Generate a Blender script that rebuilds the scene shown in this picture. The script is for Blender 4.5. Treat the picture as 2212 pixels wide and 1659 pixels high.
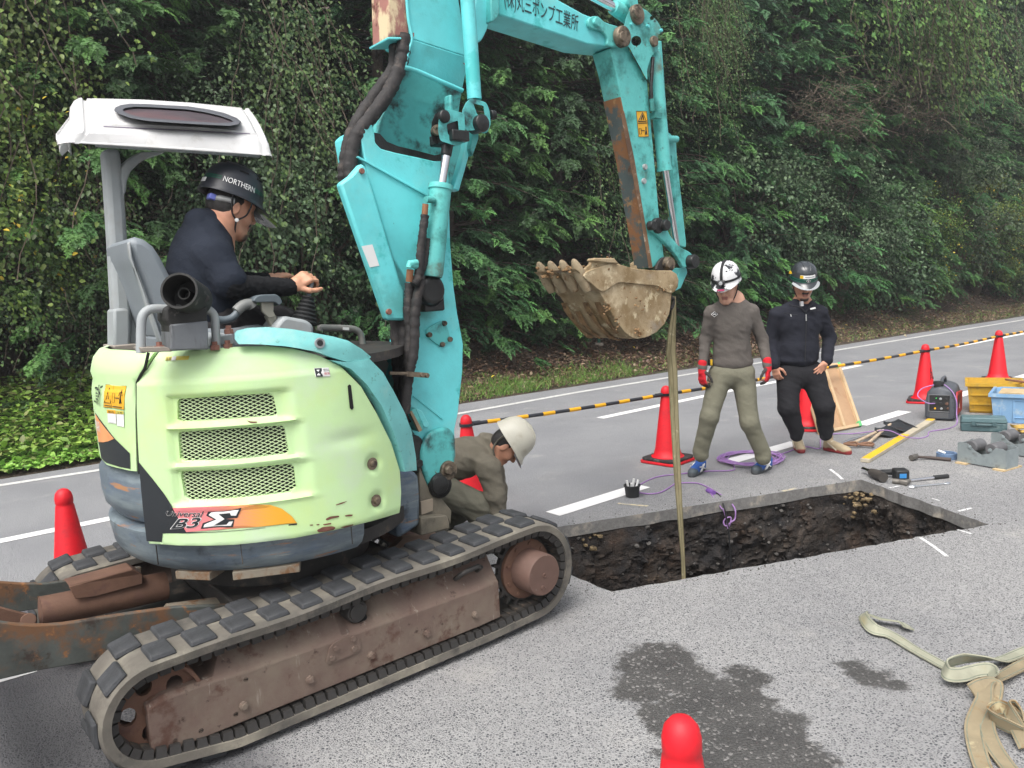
import bpy, bmesh, math, random
import numpy as np
from mathutils import Vector, Matrix, geometry, noise as mnoise
for o in list(bpy.data.objects): bpy.data.objects.remove(o)
SC = bpy.context.scene
COL = SC.collection
# ------------------------------------------------------------------ camera
FPX, CX, CY, CAMH = 1660.0, 1106.0, 829.5, 1.71
RHO = math.atan(.055); PIT = math.atan((CY-610)*math.cos(RHO)/FPX)
FWD = np.array([0, math.cos(PIT), -math.sin(PIT)])
_u0 = np.array([0, math.sin(PIT), math.cos(PIT)]); _x = np.array([1., 0, 0])
RGT = math.cos(RHO)*_x - math.sin(RHO)*_u0
UPV = math.cos(RHO)*_u0 + math.sin(RHO)*_x
EYE = np.array([0, 0, CAMH])
cam_d = bpy.data.cameras.new('camera'); cam = bpy.data.objects.new('camera', cam_d); COL.objects.link(cam)
cam_d.sensor_fit = 'HORIZONTAL'; cam_d.sensor_width = 36; cam_d.lens = 36*FPX/2212.0
cam_d.clip_start = .05; cam_d.clip_end = 600
Mx = Matrix(((RGT[0], UPV[0], -FWD[0], 0), (RGT[1], UPV[1], -FWD[1], 0), (RGT[2], UPV[2], -FWD[2], CAMH), (0, 0, 0, 1)))
cam.matrix_world = Mx
SC.camera = cam
# ------------------------------------------------------------------ sky, sun, exposure (overcast)
SUN_EL, SUN_AZ = math.radians(58), math.radians(205)      # azimuth measured clockwise from +Y
world = bpy.data.worlds.new("World"); SC.world = world; world.use_nodes = True
wn = world.node_tree.nodes; wl = world.node_tree.links
sky = wn.new('ShaderNodeTexSky'); sky.sky_type = 'NISHITA'; sky.sun_disc = False
sky.sun_elevation = SUN_EL; sky.sun_rotation = SUN_AZ
sky.air_density = 1.0; sky.dust_density = 6.0; sky.ozone_density = 1.0
hs = wn.new('ShaderNodeHueSaturation'); hs.inputs['Saturation'].default_value = .32
wl.new(sky.outputs[0], hs.inputs['Color']); wl.new(hs.outputs[0], wn['Background'].inputs[0])
wn['Background'].inputs[1].default_value = .15
sd = bpy.data.lights.new('sun', 'SUN'); sun = bpy.data.objects.new('sun', sd); COL.objects.link(sun)
sd.energy = 1.5; sd.angle = math.radians(40); sd.color = (1, .97, .93)
sdir = Vector((math.sin(SUN_AZ)*math.cos(SUN_EL), math.cos(SUN_AZ)*math.cos(SUN_EL), math.sin(SUN_EL)))
sun.rotation_euler = (-sdir).to_track_quat('-Z', 'Y').to_euler(); sun.location = (0, 0, 30)
vs = SC.view_settings; vs.view_transform = 'Standard'; vs.look = 'None'; vs.gamma = 1; vs.use_curve_mapping = False
vs.exposure = .60
SC.cycles.max_bounces = 6; SC.cycles.diffuse_bounces = 3; SC.cycles.transparent_max_bounces = 6
SC.cycles.use_denoising = True
# ------------------------------------------------------------------ picture helpers: pixel -> world
def ray(p): return FWD + ((p[0]-CX)/FPX)*RGT - ((p[1]-CY)/FPX)*UPV
def G(p, z=0.):
    d = ray(p); return EYE + d*((z-CAMH)/d[2])
def PL(p, p0, n):
    d = ray(p); n = np.asarray(n, float); return EYE + d*(np.dot(np.asarray(p0)-EYE, n)/np.dot(d, n))
def AT(p, depth):
    d = ray(p); return EYE + d*(depth/d[1])
def Z1(*q): return [(.3333*x, 172.8+.3333*y) for x, y in q]
def Z2(*q): return [(115.2+.4010*x, 668.2+.4010*y) for x, y in q]
def Z3(*q): return [(.3403*x, 1094.5+.3403*y) for x, y in q]
def Z4(*q): return [(691.2+.375*x, .375*y) for x, y in q]
def Z5(*q): return [(691.2+.375*x, 518.4+.375*y) for x, y in q]
def Z6(*q): return [(633.6+.3403*x, 1094.5+.3403*y) for x, y in q]
def Z7(*q): return [(1405.5+.3646*x, 518.4+.3646*y) for x, y in q]
def Z8(*q): return [(1405.5+.3646*x, 1054.1+.3646*y) for x, y in q]
def ZO(*q): return [(288+.2431*x, 322.6+.2431*y) for x, y in q]
def ZB(*q): return [(1152.1+.16667*x, 518.4+.16667*y) for x, y in q]
def ZT(*q): return [(1808.8+.2222*x, 691.2+.2222*y) for x, y in q]
def S(r, g, b, k=1.):
    f = lambda c: (c/12.92 if c <= .04045 else ((c+.055)/1.055)**2.4)
    return tuple(f(c/255.)*k for c in (r, g, b))
# ------------------------------------------------------------------ objects
def tag(o, label=None, cat=None, group=None, kind=None):
    if label: o['label'] = label
    if cat: o['category'] = cat
    if group: o['group'] = group
    if kind: o['kind'] = kind
    return o
def thing(name, label, cat, loc=(0, 0, 0), rotz=0., group=None):
    o = bpy.data.objects.new(name, None); COL.objects.link(o); o.empty_display_size = .1
    o.location = tuple(float(c) for c in loc); o.rotation_euler = (0, 0, rotz)
    return tag(o, label, cat, group)
def wloc(parent):
    m = Matrix.Identity(4)
    while parent is not None:
        m = (Matrix.Translation(parent.location) @ parent.rotation_euler.to_matrix().to_4x4()) @ m
        parent = parent.parent
    return m
def finish(me, mat, smooth):
    if mat is not None:
        for m_ in (mat if isinstance(mat, (list, tuple)) else [mat]): me.materials.append(m_)
    if smooth is not None and len(me.polygons):
        me.polygons.foreach_set('use_smooth', [True]*len(me.polygons))
        if smooth < 179: me.set_sharp_from_angle(angle=math.radians(smooth))
    me.update()
SPLIT = {'frame_bolt', 'hose_fitting', 'deck_bolt', 'hood_bolt', 'drain_hole', 'guard_bolt', 'plate_bolt', 'arm_bolt', 'skirt_seam', 'swing_stop', 'crimped_fitting', 'grease_nipple', 'head_pin', 'link_pin', 'shoe_stripe', 'shoe_lace', 'crown_ridge', 'ram_clevis', 'rod_clevis', 'rail', 'bucket_pin', 'clamp_bolt', 'slew_bracket', 'yellow_clip'}
class MB:
    """collects shapes (world coordinates) into one mesh"""
    def __init__(s): s.v = []; s.f = []; s.m = []
    def add(s, vs_, fs, mi=0):
        n = len(s.v); s.v += [tuple(float(c) for c in p) for p in vs_]
        s.f += [tuple(i+n for i in f) for f in fs]; s.m += [mi]*len(fs); return s
    def quad(s, *p, mi=0): return s.add(p, [tuple(range(len(p)))], mi)
    def box(s, c, size, R=None, mi=0, taper=1.):
        x, y, z = [q/2. for q in size]; t = taper
        P = [(-x, -y, -z), (x, -y, -z), (x, y, -z), (-x, y, -z), (-x*t, -y*t, z), (x*t, -y*t, z), (x*t, y*t, z), (-x*t, y*t, z)]
        R = np.eye(3) if R is None else np.array(R)
        P = [np.asarray(c)+R@np.array(p) for p in P]
        return s.add(P, [(3, 2, 1, 0), (4, 5, 6, 7), (0, 1, 5, 4), (1, 2, 6, 5), (2, 3, 7, 6), (3, 0, 4, 7)], mi)
    def prism(s, front, dvec, mi=0):
        n = len(front); F_ = [np.asarray(p, float) for p in front]
        d = np.asarray(dvec, float)
        B_ = [p+d for p in F_]
        # orient so that the front faces away from dvec
        nn = np.zeros(3)
        for i in range(n): nn += np.cross(F_[i], F_[(i+1) % n])
        if np.dot(nn, d) > 0: F_.reverse(); B_.reverse()
        return s.add(F_+B_, [tuple(range(n)), tuple(range(2*n-1, n-1, -1))]+[(i, n+i, n+(i+1) % n, (i+1) % n) for i in range(n)], mi)
    def loft(s, rings, closed=True, caps=True, mi=0):
        n = len(rings[0]); V_ = [p for r in rings for p in r]; fs = []
        for k in range(len(rings)-1):
            for i in range(n if closed else n-1):
                j = (i+1) % n; fs.append((k*n+i, k*n+j, (k+1)*n+j, (k+1)*n+i))
        if caps and closed: fs += [tuple(range(n-1, -1, -1)), tuple((len(rings)-1)*n+i for i in range(n))]
        return s.add(V_, fs, mi)
    def tube(s, path, r, seg=8, caps=True, mi=0, sy=1.):
        P = [np.asarray(p, float) for p in path]; n = len(P)
        rr = list(r) if hasattr(r, '__len__') else [r]*n
        T = []
        for i in range(n):
            t = P[min(i+1, n-1)]-P[max(i-1, 0)]; T.append(t/(np.linalg.norm(t)+1e-9))
        a = np.array([0, 0, 1.]) if abs(T[0][2]) < .9 else np.array([1., 0, 0])
        rings = []
        for i in range(n):
            a = a-T[i]*np.dot(a, T[i]); a /= np.linalg.norm(a)+1e-9; b = np.cross(T[i], a)
            rings.append([P[i]+rr[i]*(math.cos(2*math.pi*k/seg)*a*sy+math.sin(2*math.pi*k/seg)*b) for k in range(seg)])
        return s.loft(rings, True, caps, mi)
    def lathe(s, base, axis, prof, seg=24, mi=0, a0=0., a1=2*math.pi, xdir=None):
        ax = np.asarray(axis, float); ax /= np.linalg.norm(ax)
        a = np.array([0, 0, 1.]) if abs(ax[2]) < .9 else np.array([1., 0, 0])
        if xdir is not None: a = np.asarray(xdir, float)
        a = a-ax*np.dot(a, ax); a /= np.linalg.norm(a); b = np.cross(ax, a)
        full = a1-a0 > 6.28; K = seg if full else seg+1
        rings = [[np.asarray(base)+ax*h+max(r, 1e-4)*(math.cos(a0+(a1-a0)*k/seg)*a+math.sin(a0+(a1-a0)*k/seg)*b) for k in range(K)] for r, h in prof]
        return s.loft(rings, full, False, mi)
    def cyl(s, p, q, r, seg=16, mi=0):
        return s.tube([p, q], r, seg, True, mi)
    def ribbon(s, path, wvec, th=.004, mi=0):
        P = [np.asarray(p, float) for p in path]; n = len(P)
        W = [np.asarray(w, float) for w in wvec] if np.ndim(wvec) == 2 else [np.asarray(wvec, float)]*n
        rings = []
        for i in range(n):
            t = P[min(i+1, n-1)]-P[max(i-1, 0)]; nn = np.cross(t, W[i]); nn = nn/(np.linalg.norm(nn)+1e-9)*th/2
            rings.append([P[i]-W[i]/2-nn, P[i]+W[i]/2-nn, P[i]+W[i]/2+nn, P[i]-W[i]/2+nn])
        return s.loft(rings, True, True, mi)
    def groups(s):
        """loose pieces, merged where their boxes touch"""
        n = len(s.v); par = list(range(n))
        def fd(i):
            while par[i] != i: par[i] = par[par[i]]; i = par[i]
            return i
        for f in s.f:
            for i in f[1:]: par[fd(i)] = fd(f[0])
        comp = {}
        for i in range(n): comp.setdefault(fd(i), []).append(i)
        C_ = [(np.min([s.v[i] for i in c], 0)-.002, np.max([s.v[i] for i in c], 0)+.002, set(c)) for c in comp.values()]
        done = False
        while not done:
            done = True
            for i in range(len(C_)):
                for j in range(i+1, len(C_)):
                    if np.all(C_[i][0] < C_[j][1]) and np.all(C_[j][0] < C_[i][1]):
                        C_[i] = (np.minimum(C_[i][0], C_[j][0]), np.maximum(C_[i][1], C_[j][1]), C_[i][2] | C_[j][2]); del C_[j]; done = False; break
                if not done: break
        return [c[2] for c in C_]
    def build(s, name, mat, parent=None, smooth=35, bevel=0., seg=2):
        if name in SPLIT:
            g = s.groups()
            if len(g) > 1:
                o = None
                for c in g:
                    idx = {i: k for k, i in enumerate(sorted(c))}; m = MB(); m.v = [s.v[i] for i in sorted(c)]
                    for f, mi in zip(s.f, s.m):
                        if f[0] in idx: m.f.append(tuple(idx[i] for i in f)); m.m.append(mi)
                    q = m._build(name, mat, parent, smooth, bevel, seg); o = o or q
                return o
        return s._build(name, mat, parent, smooth, bevel, seg)
    def _build(s, name, mat, parent=None, smooth=35, bevel=0., seg=2):
        me = bpy.data.meshes.new(name)
        V_ = s.v
        if parent is not None:
            im = wloc(parent).inverted(); V_ = [tuple(im @ Vector(p)) for p in V_]
        me.from_pydata(V_, [], s.f); me.validate()
        if any(s.m): me.polygons.foreach_set('material_index', s.m[:len(me.polygons)])
        bm = bmesh.new(); bm.from_mesh(me); bmesh.ops.recalc_face_normals(bm, faces=bm.faces); bm.to_mesh(me); bm.free()
        finish(me, mat, smooth)
        o = bpy.data.objects.new(name, me); COL.objects.link(o); o.parent = parent
        if bevel > 0:
            b = o.modifiers.new('bevel', 'BEVEL'); b.width = bevel; b.segments = seg; b.limit_method = 'ANGLE'; b.angle_limit = math.radians(40)
            b.harden_normals = False
        return o
def npmesh(name, V_, F_, mat, parent=None, smooth=None, col=None):
    """numpy mesh: V (n,3); F (m,k)"""
    V_ = np.asarray(V_, np.float32); F_ = np.asarray(F_, np.int32); k = F_.shape[1]; m = len(F_)
    if parent is not None:
        im = np.array(wloc(parent).inverted()); V_ = (V_@im[:3, :3].T+im[:3, 3]).astype(np.float32)
    me = bpy.data.meshes.new(name)
    me.vertices.add(len(V_)); me.vertices.foreach_set('co', V_.ravel())
    me.loops.add(m*k); me.loops.foreach_set('vertex_index', F_.ravel())
    me.polygons.add(m); me.polygons.foreach_set('loop_start', np.arange(0, m*k, k, dtype=np.int32))
    me.update(calc_edges=True)
    if col is not None:
        ca = me.color_attributes.new('Col', 'FLOAT_COLOR', 'POINT')
        c4 = np.ones((len(V_), 4), np.float32); c4[:, :3] = col; ca.data.foreach_set('color', c4.ravel())
    finish(me, mat, smooth)
    o = bpy.data.objects.new(name, me); COL.objects.link(o); o.parent = parent
    return o
def copy_tree(o, parent=None):
    c = o.copy(); COL.objects.link(c); c.parent = parent
    for ch in list(o.children): copy_tree(ch, c)
    return c
def smooth_path(pts, n=8, closed=False):
    P = [np.asarray(p, float) for p in pts]; out = []
    N = len(P); rng = range(N if closed else N-1)
    g = lambda i: P[i % N] if closed else P[min(max(i, 0), N-1)]
    for i in rng:
        p0, p1, p2, p3 = g(i-1), g(i), g(i+1), g(i+2)
        for k in range(n):
            t = k/n; out.append(.5*((2*p1)+(-p0+p2)*t+(2*p0-5*p1+4*p2-p3)*t*t+(-p0+3*p1-3*p2+p3)*t**3))
    if not closed: out.append(P[-1])
    return out
# ------------------------------------------------------------------ materials
MATS = {}
def pmat(name, col, rough=.5, metal=0., var=.12, vscale=5., wear=(), bump=0., bscale=60., spec=.5, attr=False, coat=0., streak=None, trans=0., uvt=None):
    """principled material; wear = (colour, scale, threshold, softness, roughness) patches of noise over the base"""
    if name in MATS: return MATS[name]
    m = bpy.data.materials.new(name); m.use_nodes = True; nt = m.node_tree; N = nt.nodes; L = nt.links
    b = N['Principled BSDF']; b.inputs['Metallic'].default_value = metal; b.inputs['Specular IOR Level'].default_value = spec
    if coat: b.inputs['Coat Weight'].default_value = coat; b.inputs['Coat Roughness'].default_value = .15
    tc = N.new('ShaderNodeTexCoord')
    def nz(scale, detail=4., rgh=.6, dist=0., sc3=None):
        n = N.new('ShaderNodeTexNoise'); n.inputs['Scale'].default_value = scale; n.inputs['Detail'].default_value = detail
        n.inputs['Roughness'].default_value = rgh; n.inputs['Distortion'].default_value = dist
        if sc3:
            mp = N.new('ShaderNodeMapping'); mp.inputs['Scale'].default_value = sc3; L.new(tc.outputs['Object'], mp.inputs[0]); L.new(mp.outputs[0], n.inputs['Vector'])
        else: L.new(tc.outputs['Object'], n.inputs['Vector'])
        return n
    def ramp(src, a, b_):
        r = N.new('ShaderNodeMapRange'); r.inputs['From Min'].default_value = a; r.inputs['From Max'].default_value = b_; r.interpolation_type = 'SMOOTHSTEP'
        L.new(src, r.inputs['Value']); return r.outputs[0]
    def mix(fac, a, b_, mode='MIX'):
        x = N.new('ShaderNodeMix'); x.data_type = 'RGBA'; x.blend_type = mode
        if isinstance(fac, float): x.inputs[0].default_value = fac
        else: L.new(fac, x.inputs[0])
        for i, q in ((6, a), (7, b_)):
            if isinstance(q, tuple): x.inputs[i].default_value = (q[0], q[1], q[2], 1)
            else: L.new(q, x.inputs[i])
        return x.outputs[2]
    if attr:
        at = N.new('ShaderNodeAttribute'); at.attribute_name = 'Col'; c = at.outputs['Color']
        if var: c = mix(ramp(nz(vscale).outputs['Fac'], .3, .7), c, mix(1., c, (1-var, 1-var, 1-var), 'MULTIPLY'))
    else:
        hi = tuple(min(1, q*(1+var)) for q in col); lo = tuple(q*(1-var) for q in col)
        c = mix(ramp(nz(vscale, 5).outputs['Fac'], .3, .7), lo, hi)
    rv = None
    for w in wear:
        wc, sc, th, so, wr = w[:5]; sc3 = w[5] if len(w) > 5 else None
        f = ramp(nz(sc, 8, .65, 0., sc3).outputs['Fac'], th-so, th+so)
        c = mix(f, c, wc)
        x = N.new('ShaderNodeMix'); L.new(f, x.inputs[0]); x.inputs[3].default_value = wr
        if rv is None: x.inputs[2].default_value = rough
        else: L.new(rv, x.inputs[2])
        rv = x.outputs[0]
    L.new(c, b.inputs['Base Color'])
    if rv is not None: L.new(rv, b.inputs['Roughness'])
    else: b.inputs['Roughness'].default_value = rough
    if bump:
        bp = N.new('ShaderNodeBump'); bp.inputs['Strength'].default_value = 1.; bp.inputs['Distance'].default_value = bump
        L.new(nz(bscale, 6).outputs['Fac'], bp.inputs['Height']); L.new(bp.outputs[0], b.inputs['Normal'])
    if trans:
        t = N.new('ShaderNodeBsdfTranslucent'); L.new(c, t.inputs[0]); ms = N.new('ShaderNodeMixShader'); ms.inputs[0].default_value = trans
        L.new(b.outputs[0], ms.inputs[1]); L.new(t.outputs[0], ms.inputs[2]); L.new(ms.outputs[0], N['Material Output'].inputs['Surface'])
    MATS[name] = m; return m
rnd = random.Random(7); nr = np.random.default_rng(11)
def unit(v_): v_ = np.asarray(v_, float); return v_/(np.linalg.norm(v_)+1e-12)
ZUP = np.array([0, 0, 1.])
# ================================================================== ground
RD = np.array([.799, .602, 0]); RN = np.array([-.602, .799, 0])
def RP(s, t, z=0.): return RD*s+RN*t+np.array([0, 0, z])
def st(p): return float(np.dot(p, RD)), float(np.dot(p, RN))
_vs = [st(G(p)) for p in ((0, 1035), (500, 957), (1000, 872), (1500, 795), (2212, 683))]
_vs = [(-60, _vs[0][1])]+_vs+[(90, _vs[-1][1]-1.2)]
def tverge(s): return np.interp(s, [q[0] for q in _vs], [q[1] for q in _vs])
# --- trench outline (slightly ragged saw cut)
HC = [G(p) for p in ((1322, 1278), (2137, 1133), (1860, 1036), (1040, 1164))]
hole = []
def _edge(a, b, n, amp):
    for k in range(n):
        t = k/n; q = a+(b-a)*t; nn = unit(np.cross(b-a, ZUP)); j = 0 if k == 0 else rnd.gauss(0, amp)
        hole.append(q+nn*j)
_edge(HC[0], HC[1], 60, .006)
_edge(HC[1], HC[2], 24, .004)
_edge(HC[2], HC[3], 40, .003)
_edge(HC[3], HC[0], 24, .005); hole = hole[:-1]
def road_mesh():
    out = []
    for s in (-60, -20, 0, 3, 6, 9, 12, 16, 20, 30, 45, 90): out.append(RP(s, float(tverge(s))))
    out += [RP(90, -14), RP(-60, -14)]
    vs_ = [Vector((p[0], p[1])) for p in out]+[Vector((p[0], p[1])) for p in hole]
    n0, n1 = len(out), len(hole)
    ed = [(i, (i+1) % n0) for i in range(n0)]+[(n0+i, n0+(i+1) % n1) for i in range(n1)]
    V_, E_, F_, *_ = geometry.delaunay_2d_cdt(vs_, ed, [], 1, 1e-5)
    H2 = [(p[0], p[1]) for p in hole]
    def inside(x, y):
        c = False
        for i in range(n1):
            a, b = H2[i], H2[i-1]
            if (a[1] > y) != (b[1] > y) and x < (b[0]-a[0])*(y-a[1])/(b[1]-a[1])+a[0]: c = not c
        return c
    F2 = []
    for f in F_:
        cx = sum(V_[i][0] for i in f)/3; cy = sum(V_[i][1] for i in f)/3
        if not inside(cx, cy): F2.append(tuple(f))
    m = MB(); m.add([(p[0], p[1], 0) for p in V_], F2); return m
# --- asphalt
def asphalt():
    m = bpy.data.materials.new('asphalt'); m.use_nodes = True; nt = m.node_tree; N = nt.nodes; L = nt.links
    b = N['Principled BSDF']; tc = N.new('ShaderNodeTexCoord'); O = tc.outputs['Object']
    def nz(sc, det=5, r=.6):
        n = N.new('ShaderNodeTexNoise'); n.inputs['Scale'].default_value = sc; n.inputs['Detail'].default_value = det; n.inputs['Roughness'].default_value = r
        L.new(O, n.inputs['Vector']); return n.outputs['Fac']
    def mr(src, a, c, lo=0., hi=1., smooth=True):
        r = N.new('ShaderNodeMapRange'); r.inputs[1].default_value = a; r.inputs[2].default_value = c; r.inputs[3].default_value = lo; r.inputs[4].default_value = hi
        if smooth: r.interpolation_type = 'SMOOTHSTEP'
        L.new(src, r.inputs[0]); return r.outputs[0]
    def mix(f, a, c, mode='MIX'):
        x = N.new('ShaderNodeMix'); x.data_type = 'RGBA'; x.blend_type = mode
        if isinstance(f, float): x.inputs[0].default_value = f
        else: L.new(f, x.inputs[0])
        for i, q in ((6, a), (7, c)):
            if isinstance(q, tuple): x.inputs[i].default_value = (*q, 1)
            else: L.new(q, x.inputs[i])
        return x.outputs[2]
    def mth(op, a, c):
        x = N.new('ShaderNodeMath'); x.operation = op
        for i, q in enumerate((a, c)):
            if isinstance(q, (int, float)): x.inputs[i].default_value = q
            else: L.new(q, x.inputs[i])
        return x.outputs[0]
    v = N.new('ShaderNodeTexVoronoi'); v.inputs['Scale'].default_value = 88; v.inputs['Randomness'].default_value = 1.; L.new(O, v.inputs['Vector'])
    sep = N.new('ShaderNodeSeparateColor'); L.new(v.outputs['Color'], sep.inputs[0])
    stone = mr(sep.outputs[0], .0, 1., 0., 1., False)
    # stone face: darker, bluish greys; matrix between: pale dust
    v2 = N.new('ShaderNodeTexVoronoi'); v2.inputs['Scale'].default_value = 88; v2.feature = 'DISTANCE_TO_EDGE'; L.new(O, v2.inputs['Vector'])
    gap = mr(v2.outputs['Distance'], .05, .3)
    stc = mix(mr(sep.outputs[0], .12, .95), (.085, .088, .097), (.255, .255, .26))
    near = mix(gap, (.34, .337, .333), stc)
    fine = mix(mr(nz(160, 3), .35, .65), (.19, .194, .205), (.36, .364, .372))
    # signed distance across the road: the work lane is older and paler than the far lanes
    dt = N.new('ShaderNodeVectorMath'); dt.operation = 'DOT_PRODUCT'; L.new(O, dt.inputs[0]); dt.inputs[1].default_value = tuple(RN)
    lane = mr(mth('ADD', dt.outputs['Value'], mth('MULTIPLY', nz(1.3, 6), 1.4)), 3.9, 5.6)
    c = mix(lane, near, fine)
    c = mix(mr(nz(.9, 6), .35, .7), c, mix(1., c, (.84, .845, .86), 'MULTIPLY'))
    c = mix(mth('MULTIPLY', mr(nz(2.1, 7), .56, .74), .32), c, (.47, .45, .42))       # pale dust trodden round the trench
    # asphalt colour darkened, with a ragged edge, under and behind the machine
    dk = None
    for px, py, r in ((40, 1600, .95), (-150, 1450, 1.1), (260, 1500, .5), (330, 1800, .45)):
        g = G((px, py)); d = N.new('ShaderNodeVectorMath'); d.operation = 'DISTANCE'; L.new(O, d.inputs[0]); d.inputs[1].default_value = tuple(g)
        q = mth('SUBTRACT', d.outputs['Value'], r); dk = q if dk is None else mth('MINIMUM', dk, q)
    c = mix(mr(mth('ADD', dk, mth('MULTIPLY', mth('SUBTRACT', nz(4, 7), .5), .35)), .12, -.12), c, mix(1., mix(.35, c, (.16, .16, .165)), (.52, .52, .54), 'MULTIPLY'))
    # wet spill
    mask = None
    for px, py, r in ((1420, 1432, .17), (1395, 1485, .14), (1475, 1470, .15), (1500, 1550, .2), (1580, 1520, .17), (1610, 1468, .1), (1640, 1570, .17), (1560, 1620, .2), (1700, 1640, .16), (1600, 1720, .28), (1480, 1640, .10), (1500, 1760, .2), (1770, 1720, .1), (1852, 1448, .07), (1890, 1462, .075), (1930, 1478, .05)):
        g = G((px, py)); d = N.new('ShaderNodeVectorMath'); d.operation = 'DISTANCE'; L.new(O, d.inputs[0]); d.inputs[1].default_value = tuple(g)
        q = mth('SUBTRACT', d.outputs['Value'], r); mask = q if mask is None else mth('MINIMUM', mask, q)
    q = mth('ADD', mask, mth('MULTIPLY', mth('SUBTRACT', nz(9, 9, .72), .5), .30))
    wet = mr(q, .03, -.02)
    wetc = mix(mr(sep.outputs[1], .86, .97), mix(mr(nz(120, 4), .35, .7), (.068, .066, .064), (.125, .122, .118)), (.26, .25, .24))
    wetc = mix(mr(nz(3.5, 5), .35, .7), wetc, mix(1., wetc, (.72, .72, .73), 'MULTIPLY'))
    c = mix(wet, c, wetc)
    L.new(c, b.inputs['Base Color'])
    L.new(mr(wet, 0, 1, .88, .55), b.inputs['Roughness']); b.inputs['Specular IOR Level'].default_value = .3
    bp = N.new('ShaderNodeBump'); bp.inputs['Strength'].default_value = .9; bp.inputs['Distance'].default_value = .004
    h = mth('ADD', mth('MULTIPLY', gap, .8), nz(140, 4)); L.new(h, bp.inputs['Height']); L.new(bp.outputs[0], b.inputs['Normal'])
    return m
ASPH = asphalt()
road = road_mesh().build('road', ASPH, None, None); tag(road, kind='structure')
# --- painted markings: thin sheets over the asphalt
PAINT = pmat('road_paint', (.80, .80, .79), .7, var=.05, vscale=3, wear=[((.45, .45, .45), 26, .70, .05, .8)], bump=.001, bscale=150)
PAINT2 = pmat('road_paint_worn', (.60, .60, .58), .75, var=.08, vscale=3, wear=[((.30, .30, .31), 22, .60, .08, .8)])
def strip(name, pts, w, mat, z=.004, width2=None):
    P = [np.asarray(p, float) for p in pts]; Lf, Rt = [], []
    for i in range(len(P)):
        t = unit(P[min(i+1, len(P)-1)]-P[max(i-1, 0)]); nn = np.array([-t[1], t[0], 0])
        Lf.append(P[i]+nn*w/2+ZUP*z); Rt.append(P[i]-nn*w/2+ZUP*z)
    m = MB()
    for i in range(len(P)-1): m.quad(Rt[i], Rt[i+1], Lf[i+1], Lf[i])
    return tag(m.build(name, mat, None, None), kind='structure')
fog = [G(p) for p in ((0, 1049), (500, 972), (990, 894), (1240, 849), (1560, 797), (2212, 691))]
fog = [fog[0]-RD*14]+fog+[fog[-1]+RD*30]
strip('edge_line', fog, .11, PAINT2)
_c = [st(G(p)) for p in ((0, 1170), (1300, 903), (1560, 848), (2062, 750), (2212, 721))]
def tcl_(s): return float(np.interp(s, [q[0] for q in _c], [q[1] for q in _c]))
s0, s1 = st(G((1297, 904)))[0], st(G((2060, 750)))[0]
for a in (s0-(s1-s0), s0, s1, s1+(s1-s0)):
    strip('lane_line', [RP(s, tcl_(s)) for s in np.linspace(a, a+6.0, 7)], .13, PAINT)
_n = [st(G(p)) for p in ((1205, 1108), (1383, 1052), (1685, 967), (1862, 917), (1925, 898))]
def tn_(s): return float(np.interp(s, [q[0] for q in _n], [q[1] for q in _n]))
sA = _n[0][0]-.05
for k in range(-2, 6):
    a = sA+k*2.14
    strip('dash_line', [RP(s, tn_(s)) for s in (a, a+.5, a+1.0)], .155, PAINT)
CHALK = pmat('chalk_mark', (.72, .72, .72), .9, var=.1, wear=[((.34, .34, .34), 60, .55, .06, .9)])
CHALKY = pmat('yellow_chalk_mark', (.62, .53, .33), .9, var=.1, wear=[((.36, .35, .33), 50, .5, .08, .9)])
for a, b, w in (((1988, 1162), (2046, 1203), .022), ((2068, 1145), (2098, 1154), .02), ((1793, 1014), (1820, 1036), .025), ((2070, 1105), (2098, 1098), .02), ((1920, 1055), (1943, 1050), .02), ((2012, 1077), (2030, 1083), .015)):
    strip('chalk_mark', [G(a), (G(a)+G(b))/2+np.array([.005, 0, 0]), G(b)], w, CHALK, .003)
for a, b in (((1335, 1088), (1400, 1094)), ((1690, 1062), (1720, 1055))): strip('chalk_mark', [G(a), G(b)], .03, CHALKY, .003)
# --- trench: cut asphalt face, then ragged soil
CUT = pmat('cut_asphalt', (.20, .195, .187), .9, var=.15, vscale=30, wear=[((.17, .165, .16), 45, .55, .05, .9), ((.40, .36, .30), 5, .60, .08, .9)], bump=.004, bscale=120)
SOIL = pmat('soil', (.050, .040, .033), .95, var=.45, vscale=22, wear=[((.020, .020, .022), 3, .52, .12, .8), ((.085, .052, .034), 2.5, .60, .12, .95), ((.16, .145, .125), 42, .69, .03, .8), ((.12, .085, .055), 9, .68, .06, .9)], bump=.02, bscale=75)
SOILY = pmat('yellow_clay', (.23, .17, .09), .95, var=.35, vscale=25, wear=[((.08, .06, .04), 30, .55, .06, .95)], bump=.01, bscale=60)
m = MB(); n1 = len(hole); cut = .085
for i in range(n1):
    a, b = hole[i], hole[(i+1) % n1]
    da = cut+.012*mnoise.noise(Vector(a*5)); db = cut+.012*mnoise.noise(Vector(b*5))
    m.quad(a, a-ZUP*da, b-ZUP*db, b)
tag(m.build('cut_edge', CUT, None, None), kind='structure')
hc = sum(hole)/n1
rows = 70; ring = smooth_path(hole, 4, True); nR = len(ring); V_ = []; zz = np.linspace(-.078, -1.15, rows)
for z in zz:
    for p in ring:
        d = unit(np.array([hc[0]-p[0], hc[1]-p[1], 0])); q = np.array([p[0], p[1], z])
        k = min(1., (-z-.075)/.12)
        dn = .07*mnoise.fractal(Vector(q*4.2), .9, 2.1, 4)+.040*mnoise.noise(Vector(q*15))+.035*abs(mnoise.noise(Vector(q*34)))+.022*mnoise.noise(Vector(q*70))
        V_.append(q-d*(.02*k+.01)+d*(dn*k))
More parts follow.
